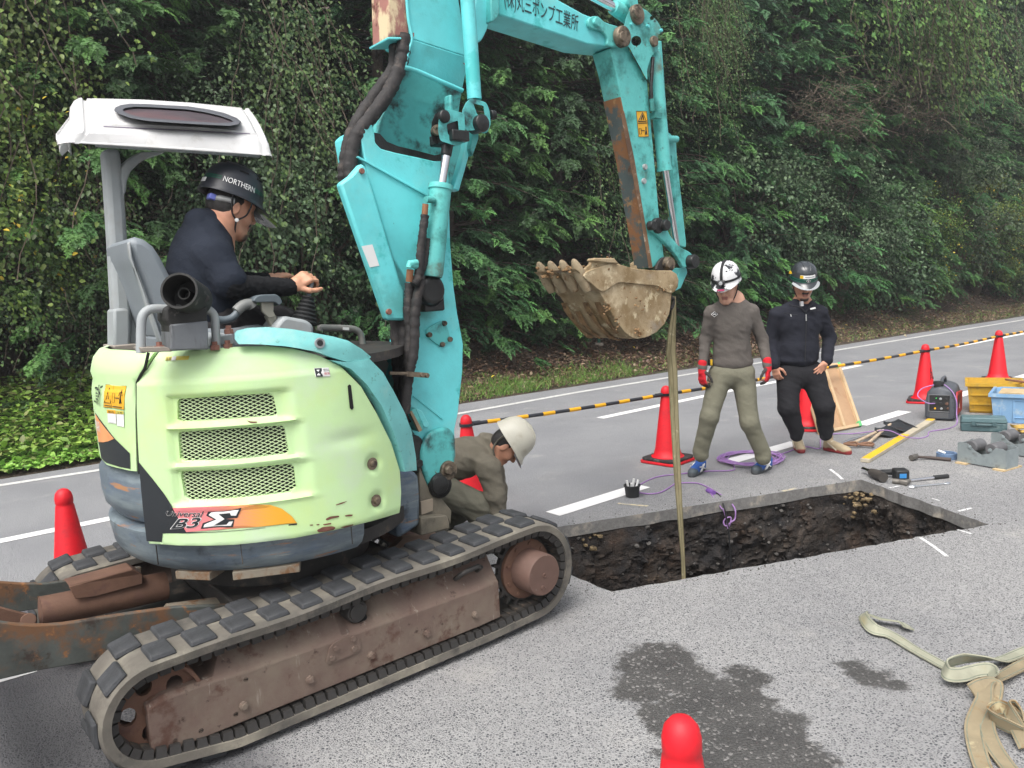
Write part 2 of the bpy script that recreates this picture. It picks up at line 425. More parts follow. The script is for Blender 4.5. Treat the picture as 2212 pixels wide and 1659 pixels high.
F_ = [(r*nR+i, r*nR+(i+1) % nR, (r+1)*nR+(i+1) % nR, (r+1)*nR+i) for r in range(rows-1) for i in range(nR)]
soil = npmesh('trench_wall', V_, F_, SOIL, None, 30); tag(soil, kind='structure')
m = MB(); gx = np.linspace(-.6, 3.6, 34); gy = np.linspace(3.4, 6.6, 28)
Vg = [(x, y, -1.08+.09*mnoise.fractal(Vector((x*3, y*3, 0)), 1, 2, 4)) for y in gy for x in gx]
Fg = [(j*34+i, j*34+i+1, (j+1)*34+i+1, (j+1)*34+i) for j in range(27) for i in range(33)]
tag(npmesh('trench_floor', Vg, Fg, SOIL, None, 30), kind='structure')
# stones standing out of the soil wall and clay lumps in the corners
def pebble(c, r, sq=(1, 1, .7)):
    ic = [(0, 0, 1), (.894, 0, .447), (.276, .851, .447), (-.724, .526, .447), (-.724, -.526, .447), (.276, -.851, .447), (.724, .526, -.447), (-.276, .851, -.447), (-.894, 0, -.447), (-.276, -.851, -.447), (.724, -.526, -.447), (0, 0, -1)]
    fs = [(0, 1, 2), (0, 2, 3), (0, 3, 4), (0, 4, 5), (0, 5, 1), (1, 6, 2), (2, 7, 3), (3, 8, 4), (4, 9, 5), (5, 10, 1), (6, 7, 2), (7, 8, 3), (8, 9, 4), (9, 10, 5), (10, 6, 1), (11, 7, 6), (11, 8, 7), (11, 9, 8), (11, 10, 9), (11, 6, 10)]
    return [np.asarray(c)+np.array([x*sq[0], y*sq[1], z*sq[2]])*r*rnd.uniform(.7, 1.2) for x, y, z in ic], fs
STONE = pmat('stone', (.105, .098, .09), .85, var=.35, vscale=20)
m = MB()
for k in range(1100):
    i = rnd.randrange(len(V_)); p = np.array(V_[i])
    if p[2] > -.1: continue
    m.add(*pebble(p, rnd.choice([.005, .006, .008, .009, .012, .016, .022])), mi=0)
tag(m.build('trench_stones', [STONE], None, 30), kind='stuff')
m = MB()
for cp, n, sp in (((1855, 1062), 46, .10), ((2085, 1128), 26, .09), ((2110, 1131), 16, .05), ((1270, 1150), 14, .06)):
    g = G(cp, -.09); d = unit(np.array([hc[0]-g[0], hc[1]-g[1], 0]))
    for k in range(n):
        q = g+np.array([rnd.gauss(0, sp*.6), rnd.gauss(0, sp*.6), -abs(rnd.gauss(0, sp*.8))])+d*.01
        m.add(*pebble(q, rnd.uniform(.012, .03)))
tag(m.build('clay_lumps', SOILY, None, 30), kind='stuff')
m = MB()
for k in range(260):        # crumbs of asphalt along the cut
    i = rnd.randrange(n1); g = hole[i]; d = -unit(np.array([hc[0]-g[0], hc[1]-g[1], 0]))
    q = g+d*abs(rnd.gauss(0.01, .07))+np.array([0, 0, .002]); m.add(*pebble(q, rnd.uniform(.002, .006)))
tag(m.build('asphalt_crumbs', STONE, None, 30), kind='stuff')
# --- bank beyond the road
def zbank(s, t):
    d = t-float(tverge(s)); 
    if d <= 0: return -.02
    z = np.interp(d, [0, .12, .6, 1.6, 3.0, 5.0, 12, 36], [0, .03, .16, .50, 1.05, 2.2, 7.0, 20])
    return float(z+min(d, 1.)*(.16*mnoise.noise(Vector((s*.7, t*.7, 0)))+.06*mnoise.noise(Vector((s*2.3, t*2.3, 3)))+.02*mnoise.noise(Vector((s*8, t*8, 3)))))
BANK = pmat('bank_soil', (.085, .058, .040), .95, var=.4, vscale=3, wear=[((.035, .028, .02), 6, .5, .2, .95), ((.17, .12, .08), 40, .6, .05, .95), ((.04, .075, .018), 1.3, .62, .08, .95)], bump=.03, bscale=50)
ss = np.concatenate([np.linspace(-40, -3, 20), np.linspace(-2.5, 14, 110), np.linspace(14.5, 40, 60), np.linspace(43, 90, 14)])
dd = np.concatenate([[-.05, 0, .05, .12], np.linspace(.2, 3.2, 26), [3.8, 4.5, 6, 8, 12, 20, 36]])
Vb = []; 
for s in ss:
    for d in dd:
        t = float(tverge(s))+d+ (0.05*mnoise.noise(Vector((s*3, 0, 0)))+.03*mnoise.noise(Vector((s*9, 0, 0))) if d < .3 else 0)
        Vb.append(RP(s, t, zbank(s, t)+.006))
nd = len(dd)
Fb = [(i*nd+j, (i+1)*nd+j, (i+1)*nd+j+1, i*nd+j+1) for i in range(len(ss)-1) for j in range(nd-1)]
tag(npmesh('bank', Vb, Fb, BANK, None, 60), kind='structure')
m = MB(); m.quad(RP(-60, -13.9, -.03), RP(90, -13.9, -.03), RP(90, -70, -.03), RP(-60, -70, -.03)); tag(m.build('ground', BANK, None, None), kind='structure')
# ================================================================== forest edge
def leafmat(name, rough=.45, trans=.22, hue=0.):
    m = bpy.data.materials.new(name); m.use_nodes = True; nt = m.node_tree; N = nt.nodes; L = nt.links
    b = N['Principled BSDF']; b.inputs['Roughness'].default_value = rough; b.inputs['Specular IOR Level'].default_value = .35
    at = N.new('ShaderNodeAttribute'); at.attribute_name = 'Col'
    oi = N.new('ShaderNodeObjectInfo'); hs_ = N.new('ShaderNodeHueSaturation')
    r = N.new('ShaderNodeMapRange'); r.inputs[3].default_value = .485; r.inputs[4].default_value = .515; L.new(oi.outputs['Random'], r.inputs[0]); L.new(r.outputs[0], hs_.inputs['Hue'])
    r2 = N.new('ShaderNodeMapRange'); r2.inputs[3].default_value = 1.2; r2.inputs[4].default_value = 2.0; L.new(oi.outputs['Random'], r2.inputs[0]); L.new(r2.outputs[0], hs_.inputs['Value'])
    L.new(at.outputs['Color'], hs_.inputs['Color']); L.new(hs_.outputs[0], b.inputs['Base Color'])
    t = N.new('ShaderNodeBsdfTranslucent'); L.new(hs_.outputs[0], t.inputs[0]); ms = N.new('ShaderNodeMixShader'); ms.inputs[0].default_value = trans
    L.new(b.outputs[0], ms.inputs[1]); L.new(t.outputs[0], ms.inputs[2]); L.new(ms.outputs[0], N['Material Output'].inputs['Surface'])
    return m
LEAF = leafmat('foliage'); NEEDLE = leafmat('conifer_foliage', .6, .15)
BARK = pmat('bark', (.060, .045, .034), .95, var=.35, vscale=9, wear=[((.10, .09, .075), 14, .6, .08, .95)], bump=.02, bscale=40)
TWIG = pmat('twig', (.11, .085, .062), .95, var=.3, vscale=9)
def frames(X, Zh):
    """orthonormal frames (n,3,3) with columns X, Y, Z from x directions and z hints"""
    X = np.asarray(X, float); Zh = np.asarray(Zh, float); X = X/np.linalg.norm(X, axis=1, keepdims=True); Y = np.cross(Zh, X); Y /= np.linalg.norm(Y, axis=1, keepdims=True)+1e-9
    Z = np.cross(X, Y); return np.stack([X, Y, Z], 2)
def inst(TV, TF, pos, R, sc, col):
    n, k = len(pos), len(TV)
    V_ = np.einsum('nij,kj->nki', R, TV)*sc[:, None, None]+pos[:, None, :]
    F_ = (TF[None]+(np.arange(n)*k)[:, None, None]).reshape(-1, TF.shape[1])
    C_ = np.repeat(col, k, 0)
    return V_.reshape(-1, 3), F_, C_
def spray_template(seed=0, nst=6, droop=.28):
    r = np.random.default_rng(seed); V_, F_ = [], []
    def dia(p, d, ln, w):
        d = np.array([d[0], d[1], 0.]); d /= np.linalg.norm(d); q = np.array([-d[1], d[0], 0])
        zt = r.uniform(-.05, .05); n = len(V_)
        for a, b_ in ((0, 0), (.45, -1), (1, 0), (.45, 1)):
            v_ = p+d*ln*a+q*w*b_*.5; v_[2] = -droop*v_[0]**2-.25*abs(v_[1])**1.5+zt*(b_) ; V_.append(v_)
        F_.append((n, n+1, n+2, n+3))
    for i in range(nst):
        x = .06+.84*i/nst; ln = (.46-.30*i/nst)*r.uniform(.85, 1.15)
        for s in (-1, 1):
            ang = math.radians(48-10*i/nst)*s; d = (math.cos(ang), math.sin(ang)); p = np.array([x, 0, 0.])
            dia(p, d, ln*.62, .085); p2 = p+np.array([d[0], d[1], 0])*ln*.38
            for da in (-.6, .6): dia(p2, (math.cos(ang+da), math.sin(ang+da)), ln*.5, .06)
    dia(np.array([.8, 0, 0.]), (1, 0), .26, .07)
    return np.array(V_), np.array(F_)
SPRAY = [spray_template(i) for i in range(3)]
def leaf_template():
    V_ = np.array([(0, 0, 0), (.35, -.30, .10), (.72, -.22, .07), (1, 0, -.06), (.72, .22, .07), (.35, .30, .10), (.4, 0, 0.), (.72, 0, -.01)], float)
    F_ = np.array([(0, 1, 6, 5), (1, 2, 7, 6), (6, 7, 4, 5), (2, 3, 4, 7)])
    return V_, F_
LEAFT = leaf_template()
def blade_template():
    V_ = np.array([(0, -.5, 0), (0, .5, 0), (.55, .35, .12), (.55, -.35, .12), (1, 0, -.05), (1, .01, -.05)], float)
    return V_, np.array([(0, 1, 2, 3), (3, 2, 5, 4)])
def conifer(seed, H=10., Rm=2.1, z0=.12, gap=.28, per=7, tint=(.026, .064, .022), tip=(.075, .15, .035), per_branch=23, sz=(.19, .36)):
    r = np.random.default_rng(seed); pos, X, Zh, sc, col = [], [], [], [], []
    m = MB(); h = z0
    while h < H*.93:
        for k in range(per):
            az = r.uniform(0, 2*math.pi); L_ = Rm*(1-(h/H)**1.5)**.8*r.uniform(.55, 1.12)+.1
            hh = h+r.uniform(0, gap); out = np.array([math.cos(az), math.sin(az), 0]); P = []
            sag = r.uniform(.22, .50)
            for i in range(6):
                t = i/5.; P.append(np.array([0, 0, hh])+out*L_*t+ZUP*(.22*L_*t-sag*L_*t*t))
            m.tube(P, [.022*(1-.8*i/5.) for i in range(6)], 4, False)
            side = np.array([-out[1], out[0], 0])
            for j in range(per_branch):
                t = r.uniform(.25, 1.)**.75; q = np.array([0, 0, hh])+out*L_*t+ZUP*(.22*L_*t-sag*L_*t*t)
                a = r.choice([-1, 1])*r.uniform(.1, 1.1)*(1.15-t*.6)
                d = out*math.cos(a)+side*math.sin(a)+ZUP*r.uniform(-.75, -.05)
                pos.append(q+r.normal(0, .04, 3)); X.append(d); Zh.append(ZUP*1.+r.normal(0, .28, 3)+out*.25); sc.append(r.uniform(*sz))
                f = np.clip((t-.62)/.38, 0, 1)*r.uniform(.1, 1.); c = np.array(tint)*(1-f)+np.array(tip)*f
                col.append(c*r.uniform(.7, 1.3))
        h += gap
    pos, X, Zh, sc, col = map(np.array, (pos, X, Zh, sc, col)); R = frames(X, Zh); Vs, Fs, Cs, n = [], [], [], 0
    for q in range(3):
        i = np.arange(q, len(pos), 3); a, f, c = inst(*SPRAY[q], pos[i], R[i], sc[i], col[i]); Vs.append(a); Fs.append(f+n); Cs.append(c); n += len(a)
    m.tube([(0, 0, -.6), (0.02, 0, H*.3), (-.02, .03, H*.7), (0, 0, H)], [.17, .13, .07, .01], 9)
    return m, np.concatenate(Vs), np.concatenate(Fs), np.concatenate(Cs), NEEDLE
def shrub(seed, rx=1.4, rz=2.2, zc=2., ncl=110, per=70, lsz=(.06, .11), tint=(.035, .07, .022), tip=(.10, .16, .045), alt=None, altp=.04, hang=.5, spread=.26):
    r = np.random.default_rng(seed); pos, X, Zh, sc, col = [], [], [], [], []; m = MB()
    lob = [r.normal(0, 1, 3) for _ in range(7)]; lob = [l/np.linalg.norm(l) for l in lob]
    for k in range(ncl):
        d = r.normal(0, 1, 3); d /= np.linalg.norm(d)
        rr = .62+.38*max(0, max(np.dot(d, l) for l in lob))**2*1.0; rr *= r.uniform(.6, 1.0)**.5
        c0 = np.array([d[0]*rx*rr, d[1]*rx*rr, zc+d[2]*rz*rr])
        if k < 34: m.tube([(0, 0, max(-.3, zc-rz)), c0*.45+np.array([0, 0, zc*.35]), c0*.98], [.035, .02, .006], 4, False)
        cb = r.uniform(.65, 1.35); ax = d*.7+np.array([r.normal(0, .4), r.normal(0, .4), -hang])
        ax /= np.linalg.norm(ax)
        n = int(per*r.uniform(.5, 1.4)); t = r.uniform(-.5, 1, n)
        p = c0+ax*t[:, None]*spread*1.6+r.normal(0, spread*.42, (n, 3))
        X.append(r.normal(0, .55, (n, 3))+d*.45+np.array([0, 0, -.55])); Zh.append(d*.9+ZUP*.6+r.normal(0, .35, (n, 3))); pos.append(p)
        sc.append(r.uniform(lsz[0], lsz[1], n)); f = np.clip(r.normal(.25+.25*d[2], .3, n), 0, 1)
        c = (np.array(tint)*(1-f[:, None])+np.array(tip)*f[:, None])*cb*r.uniform(.75, 1.25, (n, 1))
        if alt is not None: w = r.random(n) < altp; c[w] = np.array(alt)*r.uniform(.6, 1.2, (w.sum(), 1))
        col.append(c)
    pos, X, Zh, sc, col = map(np.concatenate, (pos, X, Zh, sc, col))
    a, f, c = inst(*LEAFT, pos, frames(X, Zh), sc, col)
    m.tube([(0, 0, -.5), (.03, 0, zc*.5), (0, .03, zc+rz*.5)], [.07, .05, .015], 7)
    return m, a, f, c, LEAF
def vine(seed, w=1.6, h=4.5, n=46, lsz=(.035, .075), tint=(.05, .085, .022), tip=(.17, .22, .05), dep=.5, fluff=.13):
    """hanging curtain of creeper strands over a support; origin at its foot"""
    r = np.random.default_rng(seed); pos, X, Zh, sc, col = [], [], [], [], []; m = MB()
    for k in range(n):
        x0, y0, z0 = r.uniform(-w/2, w/2), r.uniform(-dep, dep), h*r.uniform(.45, 1.05); ln = r.uniform(.5, .8)*h*r.uniform(.4, 1)
        P = []; x, y, z = x0, y0, z0; dx, dy = r.normal(0, .25), -abs(r.normal(.15, .2))
        for i in range(12):
            P.append(np.array([x, y, z])); x += dx*ln/11+r.normal(0, .03); y += dy*ln/11+r.normal(0, .03); z -= ln/11; dx += r.normal(0, .12)
        m.tube(P, .007, 3, False)
        nl = int(ln/.018); cb = r.uniform(.7, 1.3)
        for j in range(nl):
            t = r.uniform(0, 10.99); i = int(t); q = P[i]+(P[i+1]-P[i])*(t-i)+r.normal(0, fluff, 3)
            pos.append(q); X.append((r.normal(0, .5), r.normal(-.35, .4), -.8)); Zh.append((r.normal(0, .4), -1., r.uniform(.1, .9))); sc.append(r.uniform(*lsz))
            f = np.clip(r.normal(.35, .3), 0, 1); col.append((np.array(tint)*(1-f)+np.array(tip)*f)*cb*r.uniform(.75, 1.25))
    pos, X, Zh, sc, col = map(np.array, (pos, X, Zh, sc, col))
    a, f, c = inst(*LEAFT, pos, frames(X, Zh), sc, col); return m, a, f, c, LEAF
def brush(seed, w=1.6, h=1.2, n=300):
    r = np.random.default_rng(seed); m = MB(); V_, F_, C_ = [], [], []
    pos, X, Zh, sc, col = [], [], [], [], []
    for k in range(n):
        p = np.array([r.normal(0, w*.4), r.normal(0, .35), r.normal(h*.5, h*.3)]); d = np.array([r.normal(0, .7), r.normal(-.3, .4), r.normal(-.1, .5)])
        P = [p]; 
        for i in range(4): P.append(P[-1]+d*.11+r.normal(0, .02, 3)); d = d+r.normal(0, .2, 3)
        m.tube(P, [.007, .006, .005, .003, .002], 3, False)
        for j in range(5):
            q = P[r.integers(1, 5)]; pos.append(q+r.normal(0, .04, 3)); X.append(r.normal(0, 1, 3)); Zh.append(r.normal(0, .5, 3)+ZUP); sc.append(r.uniform(.03, .06)); col.append(np.array((.070, .060, .042))*r.uniform(.5, 1.5))
    a, f, c = inst(*LEAFT, np.array(pos), frames(np.array(X), np.array(Zh)), np.array(sc), np.array(col)); return m, a, f, c, LEAF
def plant(name, gen, label, cat, group=None):
    m, V_, F_, C_, mat = gen
    t = thing(name, label, cat, (0, 0, 0), 0, group)
    m.build('trunk' if cat == 'tree' else 'stems', BARK if cat == 'tree' else TWIG, t, 60)
    if cat != 'tree': t.children[0]['kind'] = 'stuff'
    npmesh('crown' if cat == 'tree' else 'foliage', V_, F_, mat, t, None, C_)
    return t
_used = set()
PLACEW = ['far left edge', 'canopy', 'operator', 'boom', 'lettered boom section', 'dipper arm', 'grey shirted worker', 'black jacketed worker', 'propped form', 'generator', 'far cone', 'right edge']
def put(proto, x, d, dz=0., sc=1., rz=None, label=None, group=None, scz=None):
    """stand a plant at picture column x (taken where the bank meets the road), d metres beyond the road edge"""
    s = 5.
    for _ in range(40):
        t = float(tverge(s))+d; p = RP(s, t, .6)
        v_ = p-EYE; px = CX+FPX*np.dot(v_, RGT)/np.dot(v_, FWD); s += (x-px)*np.dot(v_, FWD)/FPX*.8
    t = float(tverge(s))+d; p = RP(s, t, zbank(s, t)+dz)
    o = proto if proto.name not in _used else copy_tree(proto)
    _used.add(proto.name)
    o.location = tuple(p); o.rotation_euler = (0, 0, rnd.uniform(0, 6.28) if rz is None else rz)
    for c in [o]: c.scale = (sc, sc, scz or sc)
    if label: o['label'] = label
    if group: o['group'] = group
    return o
DARK = dict(tint=(.020, .056, .021), tip=(.060, .135, .036))
con = [plant('conifer_tree', conifer(1, 10.5, 2.2, **DARK), '-', 'tree'), plant('conifer_tree', conifer(2, 9.5, 2.4, **DARK), '-', 'tree'),
       plant('conifer_tree', conifer(3, 11, 2.0, tint=(.018, .046, .020), tip=(.042, .095, .032)), '-', 'tree'), plant('conifer_tree', conifer(4, 10, 2.3, tint=(.030, .075, .022), tip=(.085, .18, .04)), '-', 'tree')]
shr = [plant('broadleaf_shrub', shrub(11, 1.5, 2.4, 2.1, 95, 120, tint=(.040, .070, .034), tip=(.100, .145, .075), lsz=(.035, .075), spread=.24), '-', 'shrub'),
       plant('broadleaf_shrub', shrub(12, 1.5, 2.0, 1.9, 95, 120, tint=(.048, .088, .020), tip=(.14, .19, .04), alt=(.42, .32, .04), altp=.03, lsz=(.04, .08), spread=.24), '-', 'shrub'),
       plant('broadleaf_shrub', shrub(13, 1.3, 1.5, 1.4, tint=(.034, .062, .030), tip=(.085, .125, .06), lsz=(.05, .09)), '-', 'shrub')]
vin = [plant('creeper', vine(21, tint=(.045, .085, .022), tip=(.15, .21, .05)), '-', 'creeper'), plant('creeper', vine(22, 1.2, 4.0, 36, tint=(.036, .075, .028), tip=(.10, .16, .05)), '-', 'creeper'),
       plant('creeper', vine(23, 1.8, 2.2, 40, tint=(.05, .10, .028), tip=(.12, .20, .05), dep=.6, lsz=(.05, .09)), '-', 'creeper')]
bru = plant('dead_bush', brush(31), '-', 'bush')
FARL = dict(zip((1905, 1955, 2005, 2050, 2095, 2135, 2175, 2212, 2245, 2280), ('conifer on the bank straight above the red cone behind the generator', 'conifer on the bank between the two farthest red cones', 'conifer above the gap between generator and yellow crate', 'conifer left of the farthest red cone', 'conifer straight above the farthest red cone', 'conifer just right of the farthest red cone', 'conifer above the blue tub near the right edge', 'last full conifer before the right edge of the photo', 'conifer cut in half by the right edge of the photo', 'conifer whose left branches just reach in at the right edge')))
SHRL = dict(zip((1700, 1800, 1880, 1960, 2040, 2110, 2170, 2220), ('grey green shrub right above the black jacketed worker', 'grey green shrub above the plywood form', 'small leafed shrub left of the cone by the generator', 'yellowish shrub right of the cone by the generator', 'grey green shrub between the generator cone and the farthest cone', 'yellow flecked shrub above the farthest red cone', 'small leafed shrub right of the farthest red cone', 'grey green shrub at the right edge of the photo')))
gd = 'dark conifers packed along the forest edge'
# front row of conifers, left to right
for i, (x, d, k, sc, lab) in enumerate([(-90, 3.9, 3, 1., 'tall conifer at the far left edge behind yellow green creepers'), (110, 4.6, 0, 1.05, 'dark conifer behind the hanging creepers at far left'), (250, 3.9, 3, .95, 'brighter green conifer rising behind the white canopy roof'),
        (400, 4.4, 1, 1.05, 'conifer behind the seated operator and the canopy post'), (560, 3.9, 0, 1., 'conifer between the canopy roof and the turquoise boom'), (720, 4.3, 2, 1., 'dark conifer directly behind the lower turquoise boom'),
        (860, 3.4, 1, .95, 'dark conifer just right of the lower boom'), (985, 3.0, 0, .95, 'conifer with drooping sprays under the lettered boom section'), (1110, 3.3, 3, .92, 'light tipped conifer between the boom and the dipper arm'),
        (1215, 3.0, 2, 1., 'blackish conifer above the digging bucket'), (1310, 3.3, 1, .95, 'dark conifer behind the dipper arm and bucket'), (1405, 3.0, 0, .98, 'conifer just right of the bucket behind the hanging sling'),
        (1490, 3.4, 3, .95, 'bright tipped conifer behind the worker in grey shirt'), (1570, 3.1, 2, 1., 'dark conifer between the two standing workers'), (1650, 3.4, 1, 1.0, 'conifer right behind the worker in black jacket'),
        (1720, 3.0, 0, .95, 'low sweeping conifer right of the worker in black jacket'), (1790, 3.5, 3, 1., 'green conifer above the propped plywood form'), (1850, 3.1, 1, .95, 'conifer beyond the generator and its red cone'),
        (1905, 3.6, 2, 1., None), (1955, 3.1, 0, .95, None), (2005, 3.7, 3, 1., None), (2050, 3.2, 1, .95, None), (2095, 3.8, 0, 1., None), (2135, 3.2, 2, .95, None), (2175, 3.7, 3, 1., None), (2212, 3.3, 1, 1., None), (2245, 3.7, 0, 1., None), (2280, 3.4, 2, 1., None)]):
    put(con[k], x, d-(.75 if x > 650 else 1.2 if 200 < x < 450 else .3), -.05, sc, None, lab or FARL[x], gd)
# second, taller row seen through the gaps
for x in (-160, 40, 220, 400, 580, 740, 900, 1040, 1170, 1290, 1400, 1500, 1590, 1670, 1745, 1815, 1880, 1940, 1995, 2045, 2090, 2135, 2175, 2210, 2245):
    put(con[(x//7) % 4], x, 6.6+rnd.uniform(-.5, .7), -.3, 1.22+rnd.uniform(-.08, .12), None, 'taller conifer in the back row of the dark forest', 'back row of conifers')
# broadleaf shrubs and creepers
for x, d, k, sc, lab in [(-40, 2.3, 1, 1.05, 'yellow green leafy shrub at the lower left edge of the photo'), (40, 3.0, 1, 1.2, 'tall yellow green shrub with yellowing leaves left of the canopy'), (150, 2.4, 0, .7, 'greyish leafy shrub left of the canopy post'),
        (300, 3.2, 2, .8, 'low dark leafed shrub behind the seat back'), (470, 3.0, 0, .95, 'tall grey green leafy shrub above the canopy roof'), (590, 2.8, 0, 1.15, 'grey green round leafed shrub left of the boom hoses'), (680, 2.6, 2, 1.2, 'dense small leafed shrub beside the boom hoses'),
        (1600, 2.9, 2, 1.2, 'grey leafed shrub high between the standing workers'), (1700, 2.8, 2, 1.0, None), (1800, 2.6, 0, 1.1, None), (1880, 2.7, 2, 1.2, None), (1960, 2.6, 1, .9, None), (2040, 2.6, 0, 1.2, None), (2110, 2.6, 1, 1.0, None), (2170, 2.5, 2, 1.2, None), (2220, 2.5, 0, 1.2, None)]:
    put(shr[k], x, d-(.9 if x > 1500 else 0), .8 if 1590 < x < 1710 else 0, sc, None, lab or SHRL[x])
ang = math.atan2(RD[1], RD[0])
for x, d, dz, k, sc, lab in [(-20, 2.1, 1.2, 0, 1.15, 'yellow green creeper curtain at the left edge of the photo'), (95, 2.2, 1.6, 0, 1.2, 'long yellow green creeper strands hanging left of the canopy roof'), (190, 2.0, .2, 1, .8, 'creeper around the dead stem left of the canopy post'),
        (660, 1.9, 1.4, 1, 1.1, 'round leafed creeper hanging beside the black boom hoses'), (1340, 1.3, 1.6, 1, .9, 'creeper hanging left of the dipper arm'), (1510, 1.2, 3.9, 1, .8, 'pale creeper spilling down right of the dipper arm'), (1560, 1.4, 4.6, 1, .7, 'grey green creeper high above the worker in grey shirt'),
        (1900, .9, 6.4, 2, 1.7, 'bright green creeper mound near the top right'), (1965, .8, 5.4, 2, 1.5, 'yellow green creeper arch at the upper right'), (2030, .7, 5.2, 2, 1.5, 'creeper running out over the brown dead bush'), (2150, 2.0, 4.5, 1, 1.0, 'creeper covering the conifer near the right edge')]:
    put(vin[k], x, d, dz, sc, ang, lab)
for x, d, dz, sc, lab in [(1790, 1.0, 4.2, 1.0, 'brown dead bush hanging above the worker in black jacket'), (1960, .9, 4.6, 1.2, 'brown dead bush below the bright creeper'), (240, 2.2, 1.2, .9, 'tangle of dead brown twigs behind the canopy post')]:
    put(bru, x, d, dz, sc, ang, lab)
# ---------------------------------------------------------------- ground cover of the bank
def scatter(name, n, sfun, tmpl, lsz, cols, flat=.7, zoff=.01, up=0., mat=LEAF):
    P, X, Zh, sc, col = [], [], [], [], []
    r = nr
    while len(P) < n:
        s, d = sfun(r)
        t = float(tverge(s))+d; P.append(RP(s, t, zbank(s, t)+zoff+abs(r.normal(0, .012))))
        X.append((r.normal(), r.normal(), up+r.normal(0, .25))); Zh.append((r.normal(0, 1-flat), r.normal(0, 1-flat), 1.)); sc.append(r.uniform(*lsz))
        c = np.array(cols[r.integers(len(cols))]); col.append(c*r.uniform(.65, 1.35))
    a, f, c = inst(*tmpl, np.array(P), frames(np.array(X), np.array(Zh)), np.array(sc), np.array(col))
    return tag(npmesh(name, a, f, mat, None, None, c), kind='stuff')
BROWN = [(.13, .078, .05), (.10, .06, .04), (.18, .12, .08), (.075, .05, .035), (.23, .17, .12), (.11, .07, .05)]
def s_litter(r):
    s = r.uniform(2.5, 30)**1. if r.random() < .6 else r.uniform(2.5, 14); return s, abs(r.normal(0, 1.3))+.08
scatter('leaf_litter', 26000, s_litter, LEAFT, (.04, .09), BROWN, .55, .008)
scatter('fallen_yellow_leaves', 60, lambda r: (r.uniform(4, 22), r.uniform(-.2, 2)), LEAFT, (.05, .09), [(.55, .38, .04), (.5, .3, .05), (.55, .48, .30)], .8, .03)
BT = blade_template(); BT = (BT[0]*np.array([1, .07, 1]), BT[1])
GR = [(.085, .16, .030), (.11, .20, .035), (.06, .12, .025), (.15, .17, .06)]
_pc = [(st(G(p))[0], w) for p, w in (((1010, 865), .5), ((1060, 850), .3), ((1190, 830), .45), ((1230, 822), .3), ((1330, 812), .2), ((1120, 845), .25))]
def s_grass(r):
    c, w = _pc[r.integers(len(_pc))]; return c+r.normal(0, w), abs(r.normal(.22, .22))+.02
scatter('verge_grass', 4500, s_grass, BT, (.05, .13), GR, .3, 0, 1.4)
scatter('sparse_grass', 5000, lambda r: (r.uniform(2, 30), abs(r.normal(.1, .5))+.02), BT, (.05, .14), GR+[(.2, .17, .09), (.16, .12, .07)], .3, 0, .9)
GC = [(.13, .25, .040), (.17, .31, .055), (.09, .18, .03), (.21, .34, .07), (.15, .18, .06)]
scatter('green_ground_cover', 22000, lambda r: (r.uniform(-5.5, 2.7), abs(r.normal(.0, .75))+.03), LEAFT, (.04, .09), GC, .5, .06, 0)
scatter('tall_ground_cover', 8000, lambda r: (r.uniform(-5.5, 2.5), r.uniform(.2, 2.2)), LEAFT, (.05, .11), GC, .5, .16, .1)
# single ferns and seedlings on the bank
def fern(seed, n=9, ln=.4):
    r = np.random.default_rng(seed); pos, X, Zh, sc, col = [], [], [], [], []
    for k in range(n):
        a = 2*math.pi*k/n+r.normal(0, .2); pos.append((0, 0, .05)); X.append((math.cos(a), math.sin(a), .55)); Zh.append(ZUP); sc.append(ln*r.uniform(.7, 1.1)); col.append(np.array((.085, .17, .03))*r.uniform(.8, 1.2))
    return inst(*spray_template(5, 9, .55), np.array(pos), frames(np.array(X), np.array(Zh)), np.array(sc), np.array(col))
def place_fern(seed, p, ln, label):
    g = G(p); s, t = st(g)
    for _ in range(30):
        z = zbank(s, t); q = G(p, z); s, t = st(q)
    q = RP(s, t, zbank(s, t)); o = thing('fern', label, 'fern', q)
    a, f, c = fern(seed, 8, ln); me = npmesh('fronds', a, f, LEAF, None, None, c); me.parent = o
for i, (p, ln, lab) in enumerate([((120, 805), .5, 'large bright fern on the bank left of the excavator'), ((195, 800), .42, 'bright fern beside the lime green hood at left'), ((60, 790), .4, 'fern at the left edge of the bank'), ((100, 860), .36, 'fern among ground cover above the green post'),
        ((1085, 770), .3, 'small pale seedling on the leaf litter right of the boom'), ((1105, 785), .26, 'lowest small seedling on the leaf litter'), ((1370, 755), .32, 'small fern beside the green post below the bucket'), ((1020, 765), .35, 'fern just right of the boom on the bank')]): place_fern(i, p, ln, lab)
# ================================================================== excavator
A0 = np.array([-.934, 2.825, 0.]); U = np.array([.774, .633, 0.]); V = np.array([-.633, .774, 0.])
HC_ = A0+.33*U+.775*V; HR = .735
def TP(p, w=0.): return PL(p, A0+V*w, V)
def HP(p, w=0.): return PL(p, HC_+V*w, V)
def sw(s, w, z): return A0+U*s+V*w+ZUP*z
def CYLP(p, R=HR):
    """pixel -> (theta, z) on the round body"""
    d = ray(p); c = HC_[:2]; o = -c; a = d[0]**2+d[1]**2; b = 2*(d[0]*o[0]+d[1]*o[1]); cc = o@o-R*R
    disc = b*b-4*a*cc
    t = (-b-math.sqrt(disc))/(2*a) if disc > 0 else -b/(2*a)
    q = EYE+d*t; return math.atan2(q[1]-c[1], q[0]-c[0]), q[2]
def cyl3(th, z, off=0.): r = HR+off; return np.array([HC_[0]+r*math.cos(th), HC_[1]+r*math.sin(th), z])
exc = thing('mini_excavator', 'turquoise and lime green tracked mini excavator working beside the trench', 'excavator', (HC_[0], HC_[1], 0))
TEALC = S(112, 222, 226, .92)
